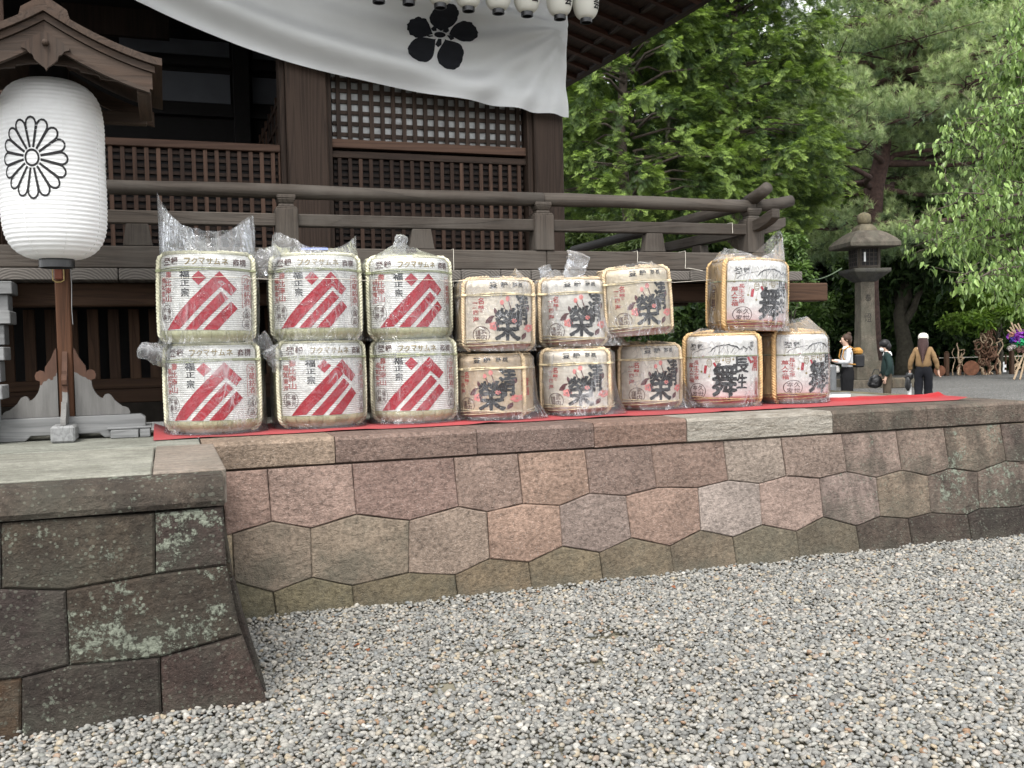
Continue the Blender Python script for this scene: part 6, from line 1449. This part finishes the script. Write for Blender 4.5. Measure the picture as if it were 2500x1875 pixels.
for k in range(70):
    s = random.random(); x = 1520+random.gauss(0, 75)*(1.15-0.5*s)+40*s; y = 1010-s*640; c = P5(x, y, 40, random.uniform(-0.4, 0.4))-b2; r = random.uniform(0.10, 0.26); ax = Vector((random.gauss(0, 1), random.gauss(0, 1), random.gauss(0, 1))).normalized(); e1 = ax.orthogonal().normalized(); e2 = ax.cross(e1)
    pts = [c+(e1*math.cos(a)+e2*math.sin(a))*r*(1-0.05*j) for j, a in enumerate([q*0.62 for q in range(11)])]
    obj('curl', MB().tube(pts, random.uniform(0.02, 0.045), 5), bark_d if random.random() < 0.78 else bark_p, d2, smooth=True)
d3, b3 = drift('slender twisted driftwood branches leaning right of the brown heap', 'driftwood_branch', [((1770, 1240), (1790, 560), 0.045, bark_p), ((1730, 1230), (1700, 700), 0.06, bark_d), ((1710, 720), (1770, 550), 0.04, bark_p), ((1785, 1240), (1745, 820), 0.03, bark_p)])
d4, b4 = drift('thin pale driftwood twig beside the tripod of the coloured sculpture', 'driftwood_branch', [((2080, 1245), (2060, 880), 0.04, bark_p), ((2060, 1100), (2110, 840), 0.03, bark_p), ((2050, 1200), (2095, 990), 0.03, bark_p)])
for x, y, r, l in ((1265, 1195, 0.42, 0.5), (700, 1215, 0.30, 0.45)):
    p = P5(x, 1250); p.z = 0.9*r*0.72
    lg = MB(); lg.lathe([(r*0.70, -l/2), (r*0.74, -l/4), (r*0.72, l/4), (r*0.68, l/2)], 18); lg.v = [(x_*0.5+z_*0.9, y_, x_*0.85-z_*0.12) if False else (z_, y_, x_) for x_, y_, z_ in lg.v]
    o = tag(obj('log_section', lg, [plain('reddish_bark', (0.16, 0.07, 0.04), 0.9, 0.4, 8, bump=0.4)], loc=p, rot=(0, 0, 0.75), smooth=False), 'big reddish log section lying before the driftwood heap' if x > 1000 else 'smaller reddish log section lying right of the walking person', 'log')
for i, (x, lab) in enumerate(((820, 'short square wooden stake left of the driftwood'), (1990, 'small dark stake before the hedge on the right'))):
    p = P5(x, 1235); p.z = 0.45; tag(obj('wooden_stake', MB().box((0, 0, 0), (0.16, 0.16, 0.95)).box((0, 0, 0.5), (0.11, 0.11, 0.06)), M['brown_z'], loc=p, bevel=0.02), lab, 'stake')
# coloured sculpture on its tripod
tb = px_at(2492, 35.0); tri = empty('coloured_sculpture', tb, 0, 'bundle of purple and green fabric on a bamboo tripod at the right edge', 'sculpture')
def PT(x, y, dz=0): return P5(x, y, 35.0, dz)-tb
for a, b_ in (((2030, 1345), (2215, 830)), ((2140, 1355), (2240, 900)), ((2420, 1350), (2225, 830))):
    p0 = PT(*a); p0.z = 0; obj('leg', MB().tube([p0, PT(*b_)], 0.035, 6), bark_p, tri)
for a, b_ in (((2060, 470), (1970, 240)), ((2140, 450), (2040, 310)), ((2020, 440), (1960, 360)), ((2170, 440), (2100, 290)), ((2000, 480), (1910, 410)), ((2220, 440), (2250, 250))):
    obj('spike', MB().tube([PT(*a), PT(*b_)], 0.03, 5), bark_p, tri)
DY = {}
for x, y, rx, ry, c in ((2110, 520, 110, 80, (0.20, 0.035, 0.32)), (2240, 500, 90, 90, (0.18, 0.03, 0.30)), (2140, 640, 100, 70, (0.02, 0.26, 0.10)), (2020, 600, 60, 50, (0.05, 0.05, 0.28)), (2010, 500, 55, 50, (0.42, 0.22, 0.16)), (2010, 720, 50, 60, (0.42, 0.38, 0.36)), (2150, 760, 90, 40, (0.08, 0.04, 0.03)), (2280, 640, 80, 90, (0.02, 0.22, 0.14))):
    mt = plain('dyed_fabric', c, 0.6, 0.35, 6)
    for q in range(7):                         # crumpled scraps of cloth
        c0 = PT(x+random.gauss(0, rx*0.45), y+random.gauss(0, ry*0.45), random.uniform(-0.12, 0.12)); s_ = 0.13562*35/2400*0.62; m_ = MB(); e = Euler((random.random()*6, random.random()*6, random.random()*6)).to_matrix(); sd = random.random()*50
        m_.sheet([[c0+e @ Vector(((a/3.0-1)*rx*s_+0.05*mnoise.noise(Vector((a*0.9, b__*0.9, sd))), (b__/3.0-1)*ry*s_, 0.16*mnoise.noise(Vector((a*0.7+9, b__*0.7, sd))))) for a in range(7)] for b__ in range(7)])
        obj('fabric_scrap', m_, mt, tri)
# low rope fence with a paper streamer
fe = empty('rope_fence', px_at(2420, 42.5), 0, 'low rope fence with white paper streamer along the hedge', 'fence'); fo = fe.location.copy()
fp = [px_at(x, 42.5)-fo for x in (2290, 2345, 2400, 2455, 2510, 2570)]
for q in fp: obj('fence_post', MB().tube([q, q+Vector((0, 0, 0.75))], 0.045, 6), M['brown_z'], fe)
obj('rope', MB().tube([q+Vector((0, 0, 0.66)) for q in fp], 0.02, 5), M['string'], fe)
q = P5(1845, 1010, 42.4)-fo; zg = MB()
for k in range(5): zg.box((q.x+(0.05 if k % 2 else -0.05), q.y, q.z-0.12*k), (0.17, 0.02, 0.13))
obj('paper_streamer', zg, M['white'], fe)
tgp = atD(1960+1462*0.1627, 750+825*0.1627, 39.2); 

# ------------------------------------------------------------------ vegetation
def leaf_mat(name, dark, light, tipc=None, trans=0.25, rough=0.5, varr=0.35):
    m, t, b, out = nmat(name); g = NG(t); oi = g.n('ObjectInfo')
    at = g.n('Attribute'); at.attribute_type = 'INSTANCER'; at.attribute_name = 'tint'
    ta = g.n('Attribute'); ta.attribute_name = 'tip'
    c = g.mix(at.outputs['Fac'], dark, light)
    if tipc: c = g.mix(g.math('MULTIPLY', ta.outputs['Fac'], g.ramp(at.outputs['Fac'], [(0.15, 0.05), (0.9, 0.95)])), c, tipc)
    c = g.mix(1.0, c, g.ramp(oi.outputs['Random'], [(0, 1-varr), (1, 1+varr)]), 'MULTIPLY')
    t.links.new(c, b.inputs['Base Color']); b.inputs['Roughness'].default_value = rough; b.inputs['Specular IOR Level'].default_value = 0.35
    tr = g.n('BsdfTranslucent'); t.links.new(g.mix(1.0, c, (1.1, 1.25, 0.6), 'MULTIPLY'), tr.inputs[0]); mx = g.n('MixShader'); mx.inputs[0].default_value = trans
    t.links.new(b.outputs[0], mx.inputs[1]); t.links.new(tr.outputs[0], mx.inputs[2]); t.links.new(mx.outputs[0], out.inputs[0]); return m
M['hinoki'] = leaf_mat('cypress_sprays', (0.030, 0.060, 0.018), (0.131, 0.213, 0.045), (0.362, 0.481, 0.106), varr=0.15)
M['needle'] = leaf_mat('pine_needles', (0.061, 0.101, 0.047), (0.297, 0.405, 0.162), (0.486, 0.500, 0.243), 0.15)
M['cherry'] = leaf_mat('cherry_leaves', (0.090, 0.156, 0.042), (0.324, 0.444, 0.156), None, 0.3, 0.38)
M['broad'] = leaf_mat('broad_leaves', (0.020, 0.043, 0.014), (0.115, 0.189, 0.043), None, 0.25)
M['maple'] = leaf_mat('maple_leaves', (0.069, 0.127, 0.021), (0.230, 0.345, 0.057), None, 0.35)
M['rhodo'] = leaf_mat('rhododendron_leaves', (0.05, 0.09, 0.025), (0.24, 0.31, 0.10), None, 0.2, 0.35)
M['bark'] = plain('grey_bark', (0.085, 0.068, 0.055), 0.95, 0.45, 9, bump=0.8); M['pbark'] = plain('red_pine_bark', (0.050, 0.030, 0.025), 0.95, 0.45, 9, bump=0.8); M['dbark'] = plain('dark_bark', (0.04, 0.036, 0.026), 0.95, 0.4, 7, bump=0.8)
def with_tip(mb, tips, name, mat):
    me = mb.mesh(name); a = me.attributes.new('tip', 'FLOAT', 'POINT'); a.data.foreach_set('value', tips); return proto(name, me, mat)
def spray(sd):
    r_ = random.Random(sd); mb = MB(); tips = []
    def frond(p, a, l, w, t0):
        d = Vector((math.cos(a), math.sin(a), 0)); q = Vector((-d.y, d.x, 0))
        dz = lambda s: -0.25*(s**2)
        P = [p, p+d*l*0.45+q*w, p+d*l, p+d*l*0.45-q*w]
        mb.add([(v.x, v.y, dz(v.length)) for v in P], [(0, 1, 2, 3)]); tips.extend([t0, t0+0.2, min(1, t0+0.55), t0+0.2])
    n = 6
    for i in range(n):
        s = i/n; p = Vector((0.78*s, 0, 0)); l = 0.52*(1-0.55*s)
        for sg in (-1, 1):
            a = sg*(0.75+r_.uniform(-0.15, 0.2)); frond(p, a, l, 0.020, s*0.5)
            d = Vector((math.cos(a), math.sin(a), 0)); frond(p+d*l*0.45, a-sg*0.55, l*0.55, 0.017, s*0.5+0.2); frond(p+d*l*0.7, a+sg*0.1, l*0.5, 0.016, s*0.5+0.3); frond(p+d*l*0.4, a+sg*0.5, l*0.45, 0.017, s*0.5+0.2)
    frond(Vector((0.7, 0, 0)), 0, 0.32, 0.05, 0.55)
    return with_tip(mb, tips, 'spray', M['hinoki'])
sprays = [spray(k) for k in range(4)]
def tuft(sd, n=30, up=0.4):
    r_ = random.Random(sd); mb = MB(); tips = []
    for k in range(n):
        z = r_.uniform(-0.25, 1.0); a = r_.uniform(0, 2*PI); s = math.sqrt(max(0, 1-z*z)); d = Vector((s*math.cos(a), s*math.sin(a), z+up)).normalized(); q = d.orthogonal().normalized()*0.022
        b0 = Vector((0, 0, r_.uniform(-0.3, 0.3))); mb.add([b0-q, b0+q, b0+d*r_.uniform(0.7, 1.0)], [(0, 1, 2)]); tips.extend([0.0, 0.0, 0.8])
    return with_tip(mb, tips, 'tuft', M['needle'])
tufts = [tuft(k) for k in range(4)]
def leaf_one(l=1.0, w=0.42, fold=0.16, droop=0.25):
    return [(0, 0, 0), (l*0.35, w*0.5, fold-droop*0.12), (l*0.35, 0, -droop*0.12), (l*0.35, -w*0.5, fold-droop*0.12), (l*0.7, w*0.36, fold*0.7-droop*0.5), (l*0.7, 0, -droop*0.5), (l*0.7, -w*0.36, fold*0.7-droop*0.5), (l, 0, -droop)], [(0, 2, 1), (0, 3, 2), (1, 2, 5, 4), (2, 3, 6, 5), (4, 5, 7), (5, 6, 7)]
def leaf_proto(name, mat, n=1, l=1.0, w=0.42, droop=0.3, spread=1.0, sd=0):
    r_ = random.Random(sd); mb = MB()
    for k in range(n):
        V_, F_ = leaf_one(l, w, 0.12, droop); e = Euler((r_.uniform(-0.4, 0.4), r_.uniform(-0.5, 0.5)*spread, r_.uniform(0, 2*PI) if n > 1 else 0)).to_matrix(); o_ = Vector((r_.uniform(-1, 1), r_.uniform(-1, 1), r_.uniform(-0.5, 0.5)))*0.7*(n > 1)
        mb.add([e @ Vector(v)+o_ for v in V_], F_)
    me = mb.mesh(name); return proto(name, me, mat)
def limbs(p0, p1, r0, r1, n=8, amp=0.2, sd=0.0, seg=8):
    pts = wander(p0, p1, n, amp, sd); return pts, [r0+(r1-r0)*k/n for k in range(n+1)]
def mktree(name, label, base, cat='tree', group=None): return empty(name, base, 0, label, cat, group)

# --- cypresses left of centre
def cypress(px, zc, r0, zlo, ztop, ncl, label, lean=0.0, trunk_r=0.22):
    base = px_at(px, zc); t_ = mktree('cypress_tree', label, base, group='cypress trees behind the verandah')
    tm = MB(); pts, rr = limbs((0, 0, -0.1), (lean, 0.2, ztop*0.97), trunk_r, 0.04, 10, 0.25, px); tm.tube(pts, rr, 10)
    C_, Rt, Sc, Ti = [], [], [], []
    for k in range(ncl):
        u = random.random(); z = zlo+(ztop-zlo)*u**0.95; prof = r0*min(1.0, 0.55+(z-zlo)*0.35)*(1-0.80*((z-zlo)/(ztop-zlo))**1.7)
        a = random.uniform(0, 2*PI); r_ = prof*(0.50+0.58*random.random()**0.6)*(1+0.22*mnoise.noise(Vector((math.cos(a)*1.5, math.sin(a)*1.5, z*0.5+px))))
        out = Vector((math.cos(a), math.sin(a), 0)); c = Vector((out.x*r_, out.y*r_, z))
        if k % 4 == 0: tm.tube([Vector((out.x*0.1, out.y*0.1, z-0.1*r_)), c*0.5+Vector((0, 0, z*0.5+0.05)), c+Vector((0, 0, -0.1))], [0.05, 0.035, 0.012], 4)
        cs = random.uniform(0.45, 0.85); ct = random.random()
        for lo_ in range(random.randint(5, 8)):          # drooping fingers of foliage
            d = (out*random.uniform(0.3, 1.0)+Vector((random.gauss(0, 0.55), random.gauss(0, 0.55), random.gauss(-0.05, 0.40)))).normalized(); ll = cs*random.uniform(0.6, 1.1); o_ = c+Vector((random.gauss(0, 0.22), random.gauss(0, 0.22), random.gauss(0, 0.18)))*cs*1.2; lt = random.gauss(0, 0.12)
            for q in range(27):
                s = q/26.0; p = o_+d*ll*s+Vector((0, 0, -0.30*ll*s*s))+Vector((random.gauss(0, 0.06), random.gauss(0, 0.06), random.gauss(0, 0.05)))*(1.3-s)
                C_.append(p); Rt.append((random.gauss(0, 0.4), random.uniform(-0.1, 0.5)-d.z*0.8, math.atan2(d.y, d.x)+random.gauss(0, 0.55))); Sc.append(random.uniform(0.12, 0.20)*(1.15-0.35*s))
                ex = r_/max(prof, .1); Ti.append(min(1, max(0, -0.02+0.62*s+0.30*(ex-0.85)+0.25*ct+lt+0.35*d.z+random.gauss(0, 0.08))))  # new growth paler at tips; shade inside the crown put into darker tints
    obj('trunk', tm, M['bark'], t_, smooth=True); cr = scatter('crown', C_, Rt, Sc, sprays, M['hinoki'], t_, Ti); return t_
cypress(1545, 27.0, 3.0, 4.6, 15.5, 540, 'dense bright-tipped cypress nearest the hall roof', trunk_r=0.22)
cypress(1795, 29.0, 2.9, 4.6, 16.5, 520, 'tall cypress behind the verandah corner', 0.3)
cypress(1300, 33.0, 3.0, 4.5, 18, 230, 'yellowish cypress half hidden behind the hall roof', 0.3)

# --- the spreading red pine
pb = px_at(2128, 37.0); pine = mktree('pine_tree', 'large red pine with layered needle pads spreading above the stone lantern', pb)
def PP(x, y, zc): return atD(x, y, zc)-pb
tm = MB()
trunk = [Vector((0, 0, -0.1)), PP(2118, 700, 37), PP(2128, 560, 37), PP(2135, 460, 36.8), PP(2150, 400, 36.6), PP(2165, 300, 36.4), PP(2185, 180, 36.2), PP(2215, 40, 36), PP(2240, -160, 36), PP(2250, -330, 36)]
tm.tube(trunk, [0.42, 0.40, 0.37, 0.34, 0.30, 0.26, 0.22, 0.17, 0.12, 0.05], 10)
pads = []
random.seed(5)
PADS = [(2010, 600, 120, 30), (2080, 620, 120, 26), (2200, 590, 130, 34), (1990, 545, 90, 26), (2100, 540, 120, 30), (2040, 470, 110, 30), (2230, 500, 140, 34), (1985, 400, 90, 30), (2090, 420, 130, 34), (2220, 420, 110, 30), (2330, 470, 130, 36), (2040, 350, 120, 32), (2170, 350, 120, 34), (2300, 370, 140, 36), (1960, 300, 70, 28), (2090, 280, 140, 36), (2240, 280, 140, 36), (2010, 210, 110, 34), (2150, 200, 140, 40), (2290, 210, 120, 36), (2040, 120, 120, 36), (2200, 120, 140, 40), (1990, 60, 80, 30), (2100, 40, 130, 40), (2270, 60, 140, 42), (2160, -40, 150, 44), (2390, 300, 130, 36), (2400, 180, 140, 40), (2460, 80, 150, 44), (2340, -30, 140, 44), (2480, 380, 120, 36), (2050, -60, 120, 40), (2420, 560, 120, 36), (2360, 120, 110, 36), (2560, 230, 140, 44), (2600, 60, 150, 44), (2330, 620, 110, 30), (2520, 480, 120, 40)]
C_, Rt, Sc, Ti = [], [], [], []
for i, (x, y, rx, ry) in enumerate(PADS):
    zc = 36.5+random.uniform(-4.5, 3.0)
    if math.hypot(x-2140, (y-440)*1.2) < 110: zc = 39.5
    s_ = zc/FPX; c = PP(x, y, zc); RX_, RZ_ = rx*s_*1.08, ry*s_*1.2
    j = min(range(len(trunk)), key=lambda q: (trunk[q]-c).length+abs(trunk[q].z-c.z+0.8)*0.8); t0 = trunk[j]
    if j > 1:
        pts = wander(t0, c+Vector((0, 0, -RZ_*0.4)), 8, 0.6, i*2.3); tm.tube(pts, [0.13-0.012*k for k in range(9)], 6)
        for q in range(5): tm.tube([pts[6], pts[6].lerp(c, .5)+Vector((random.gauss(0, RX_*0.4), random.gauss(0, RX_*0.4), 0)), c+Vector((random.gauss(0, RX_*0.5), random.gauss(0, RX_*0.5), 0.1))], [0.05, 0.03, 0.012], 4)
    n_ = int(250*rx/110)
    ct = random.uniform(-0.1, 0.15)
    for q in range(n_):
        a = random.uniform(0, 2*PI); r_ = math.sqrt(random.random()); dz = random.gauss(0, 0.45)
        C_.append(c+Vector((RX_*r_*math.cos(a), RX_*0.9*r_*math.sin(a), RZ_*(dz+0.5*(1-r_*r_))))); Rt.append((random.gauss(0, 0.35), random.gauss(0, 0.35), random.random()*6.28)); Sc.append(random.uniform(0.20, 0.36)); Ti.append(min(1, max(0, 0.36+0.45*dz+ct+random.gauss(0, 0.12)+0.1*(y < 330))))  # tint rises through each pad: lit tops and shaded gaps put into colour
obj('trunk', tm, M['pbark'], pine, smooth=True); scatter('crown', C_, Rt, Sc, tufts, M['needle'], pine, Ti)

# --- cherry reaching in from the right
cleaf = [leaf_proto('leaf', M['cherry'], 1, 1.0, 0.46, 0.35, sd=k) for k in range(2)]
cb0 = px_at(2790, 14.5); cher = mktree('cherry_tree', 'leafy cherry branches with drooping pale leaves reaching in from the right edge', cb0)
def PC(x, y, zc=13.5): return atD(x, y, zc)-cb0
tm = MB(); tm.tube(wander((0, 0, -0.1), PC(2700, 420, 14.2), 6, 0.2, 1), [0.16-0.012*k for k in range(7)], 9); tm.tube(wander(PC(2700, 420, 14.2), PC(2640, 60, 14), 6, 0.2, 2), [0.08-0.01*k for k in range(7)], 7)
TW = [((2700, 440), (2440, 330)), ((2680, 380), (2470, 240)), ((2700, 480), (2330, 470)), ((2700, 520), (2290, 540)), ((2700, 560), (2400, 620)), ((2650, 620), (2330, 690)), ((2700, 500), (2440, 430)), ((2640, 200), (2470, 190)), ((2600, 560), (2260, 590)), ((2560, 540), (2440, 690)), ((2560, 440), (2320, 345)), ((2660, 300), (2540, 250)), ((2640, 220), (2425, 265)), ((2640, 160), (2440, 150)), ((2600, 330), (2380, 300)), ((2640, 100), (2480, 60)), ((2700, 600), (2480, 740))]
C_, Rt, Sc, Ti = [], [], [], []
random.seed(11)
for i, (a, b_) in enumerate(TW):
    zc = 13.3+random.uniform(-1.0, 1.0); main = wander(PC(*a, 14), PC(*b_, zc), 12, 0.22, i*5.1); tm.tube(main, [0.034-0.0024*k for k in range(13)], 5)
    for k in range(2, 13):
        for q in range(3):
            e = main[k]+Vector((random.gauss(-0.05, 0.26), random.gauss(0, 0.26), random.gauss(0.02, 0.20))); tw = wander(main[k], e, 5, 0.08, i*7+k+q*1.7); tm.tube(tw, [0.009, 0.008, 0.007, 0.006, 0.005, 0.004], 3)
            for l_ in range(15):
                p = tw[random.randint(1, 5)]+Vector((random.gauss(0, 0.06), random.gauss(0, 0.06), random.gauss(-0.02, 0.05))); C_.append(p); Rt.append((random.gauss(0, 0.4), random.uniform(0.15, 1.15), random.random()*6.28)); Sc.append(random.uniform(0.065, 0.125)); Ti.append(random.random()**1.2)
obj('trunk', tm, M['bark'], cher, smooth=True); scatter('crown', C_, Rt, Sc, cleaf, M['cherry'], cher, Ti)

# --- rhododendron behind the rail, small tree beside the verandah end
rl = [leaf_proto('leaf', M['rhodo'], 9, 1.0, 0.28, 0.18, 0.8, sd=k) for k in range(3)]
def bush(name, label, px, zc, blobs, protos, mat, n, s0, s1, cat='shrub', trunk=None, dark=0.0, group=None, bark='dbark'):
    base = px_at(px, zc); t_ = mktree(name, label, base, cat, group); tm = MB(); C_, Rt, Sc, Ti = [], [], [], []
    tot = sum(b[2]*b[3] for b in blobs)
    for (x, y, rx, ry) in blobs:
        zc2 = zc+random.uniform(-0.05, 0.05)*zc; s_ = zc2/FPX; c = atD(x, y, zc2)-base; m_ = int(n*rx*ry/tot); rx_, rz_ = rx*s_, ry*s_
        tm.tube(wander((random.gauss(0, 0.05), 0, -0.05) if trunk is None else (0, 0, c.z*0.45), c, 7, 0.12*zc/15, x*0.1), [max(0.012, (trunk or 0.05)*(0.5-0.06*k)) for k in range(8)], 5)
        for q in range(m_):
            d = Vector((random.gauss(0, 1), random.gauss(0, 1), random.gauss(0, 1))).normalized(); r_ = random.random()**0.45*(1+0.25*mnoise.noise(d*2+Vector((x, y, 0))))
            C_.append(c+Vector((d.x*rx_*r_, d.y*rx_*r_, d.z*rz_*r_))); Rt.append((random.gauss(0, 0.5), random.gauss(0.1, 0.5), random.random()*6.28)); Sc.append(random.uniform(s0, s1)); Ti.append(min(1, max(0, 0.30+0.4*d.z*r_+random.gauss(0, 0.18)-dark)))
    if trunk: tm.tube(wander((0, 0, -0.1), (0, 0, max((atD(b[0], b[1], zc)-base).z for b in blobs)*0.8), 8, 0.2*zc/30, px), [trunk*(1-0.09*k) for k in range(9)], 9)
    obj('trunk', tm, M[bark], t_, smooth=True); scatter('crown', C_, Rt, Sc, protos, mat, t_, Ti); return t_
random.seed(31)
bush('rhododendron', 'pale green rhododendron seen through the balustrade', 1460, 15.5, [(1405, 590, 36, 30), (1450, 560, 36, 32), (1500, 580, 34, 28), (1540, 600, 36, 28), (1460, 620, 60, 30), (1420, 640, 50, 40)], rl, M['rhodo'], 330, 0.10, 0.16)
bl = [leaf_proto('leaf_clump', M['broad'], 8, 0.9, 0.42, 0.25, 1.2, sd=k+10) for k in range(3)]; ml = [leaf_proto('leaf_clump', M['maple'], 8, 0.8, 0.45, 0.15, 0.5, sd=k+40) for k in range(3)]
bush('young_tree', 'small leafy sapling beside the end of the verandah', 1930, 14.0, [(1925, 620, 45, 50), (1950, 680, 34, 40), (1890, 660, 40, 40), (1905, 730, 40, 50)], bl, M['broad'], 420, 0.07, 0.12, 'sapling', 0.03, -0.15)
bush('garden_shrub', 'low dark shrub growing under the verandah end', 1650, 16.0, [(1560, 760, 90, 60), (1700, 750, 90, 70), (1640, 830, 140, 60)], bl, M['broad'], 500, 0.10, 0.18)
# --- trees of the wood behind
random.seed(77)
WOOD = [(1420, 46, [(1420, 120, 190, 130), (1380, 330, 200, 150), (1450, 520, 200, 110)]), (1640, 44, [(1640, 60, 180, 120), (1620, 540, 190, 80), (1660, 640, 170, 80)]), (1860, 47, [(1850, 330, 170, 150), (1880, 560, 160, 120)]),
        (2000, 50, [(2010, 300, 190, 180), (1990, 640, 150, 110)]), (2206, 42, [(2180, 660, 130, 60), (2290, 640, 140, 60), (2230, 540, 180, 100)]), (2330, 50, [(2330, 80, 200, 150), (2330, 320, 210, 180)]), (2480, 47, [(2480, 160, 200, 170), (2500, 420, 200, 170), (2470, 640, 150, 80)]),
        (1760, 52, [(1760, 200, 200, 200), (1740, 480, 200, 160), (1760, 700, 180, 110)]), (2140, 54, [(2140, 120, 210, 180), (2120, 420, 210, 180), (2110, 690, 180, 110)]), (2700, 48, [(2700, 100, 240, 220), (2690, 420, 240, 220), (2700, 700, 200, 120)])]
WL = ['broad-leaved tree right behind the hall roof', 'broad-leaved tree between the two cypresses', 'broad-leaved tree behind the second cypress', 'broad-leaved tree left of the stone lantern', 'thick-trunked tree right of the stone lantern', 'broad-leaved tree behind the pine top', 'broad-leaved tree behind the cherry branches', 'broad-leaved tree far behind the verandah corner', 'broad-leaved tree far behind the pine', 'broad-leaved tree beyond the right edge']
for (px, zc, bb), lab in zip(WOOD, WL):
    bush('forest_tree', 'dark '+lab, px, zc, bb, bl, M['broad'], 2600, 0.28, 0.52, 'tree', 0.32 if px != 2206 else 0.42, 0.02, 'trees of the wood behind the court')
bush('maple_tree', 'bright green layered maple above the driftwood', 2440, 42, [(2420, 690, 90, 26), (2480, 720, 80, 24), (2390, 740, 70, 22), (2500, 650, 90, 26), (2450, 770, 70, 20), (2360, 790, 60, 22)], ml, M['maple'], 1500, 0.20, 0.34, 'tree', 0.12)
UND = [(1930, 44, [(1930, 800, 90, 70), (1890, 720, 80, 60)]), (2030, 45, [(2030, 790, 90, 80), (2060, 870, 70, 50)]), (2150, 46, [(2150, 800, 90, 90), (2140, 880, 80, 40)]), (2275, 44, [(2275, 790, 80, 80), (2290, 870, 70, 45)]), (2350, 46, [(2350, 830, 70, 70), (2340, 890, 60, 25)]), (2430, 44.5, [(2430, 850, 80, 55), (2440, 895, 70, 20)]), (2520, 45, [(2520, 830, 90, 70), (2520, 890, 80, 25)]), (1780, 43, [(1780, 830, 120, 80)])]
UL = ['behind the verandah end', 'behind the bollard', 'behind the stone lantern shaft', 'behind the walking person', 'left of the driftwood heap', 'behind the driftwood heap', 'behind the coloured sculpture', 'under the far end of the verandah']
for (px, zc, bb), lab in zip(UND, UL): bush('undergrowth_bush', 'dark green bush '+lab, px, zc, bb, bl, M['broad'], 900, 0.20, 0.40, 'bush', None, 0.08, 'bushes along the edge of the wood')
# far wood: a mass
C_, Rt, Sc, Ti = [], [], [], []
for k in range(15000):
    x = random.uniform(900, 3100); y = random.uniform(150, 905); zc = random.uniform(58, 72)
    if y < 300 and mnoise.noise(Vector((x*0.011, y*0.02, 3.0))) > 0.05-0.002*(300-y): continue
    C_.append(atD(x, y, zc)); Rt.append((random.gauss(0, 0.5), random.gauss(0, 0.5), random.random()*6.28)); Sc.append(random.uniform(0.5, 0.95)); Ti.append(min(1, max(0, 0.25+random.gauss(0, 0.2))))
tag(scatter('distant_wood', C_, Rt, Sc, bl, M['broad'], None, Ti), 'dense dark wood closing off the background behind the court', 'wood', kind='stuff')
wf_ = MB(); wf_.sheet([[(px_at(x, 48).x, px_at(x, 48).y, -0.004), (px_at(x, 80).x, px_at(x, 80).y, -0.004)] for x in (1000, 1500, 2000, 2500, 3100)])
tag(obj('forest_floor', wf_, plain('leaf_litter', (0.03, 0.026, 0.016), 0.95, 0.5, 1.5, bump=0.4)), kind='structure')
# a few dead leaves on the gravel
dl = leaf_one(0.045, 0.026, 0.006, 0.008); dm = plain('dead_leaf', (0.17, 0.060, 0.025), 0.8, 0.3, 30)
for k, (x, y, w_) in enumerate(((778, 1742, 'near the foot of the lichen-covered block'), (880, 1572, 'close to the corner between the two walls'), (900, 1590, 'just below another leaf by the wall corner'), (1640, 1430, 'against the foot of the hexagonal wall'), (1215, 1665, 'near the bare damp patch'), (1950, 1700, 'in the open gravel on the right'), (2160, 1560, 'farther right on the gravel'))):
    p = onZ(x, y, 0.03); me = MB(); me.add(*dl); tag(obj('fallen_leaf', me, dm, loc=p, rot=(random.uniform(-0.3, 0.3), random.uniform(-0.3, 0.3), random.random()*6)), 'small reddish dead leaf on the gravel '+w_, 'leaf', 'dead leaves on the gravel')
bpy.data.objects.remove(_fo)
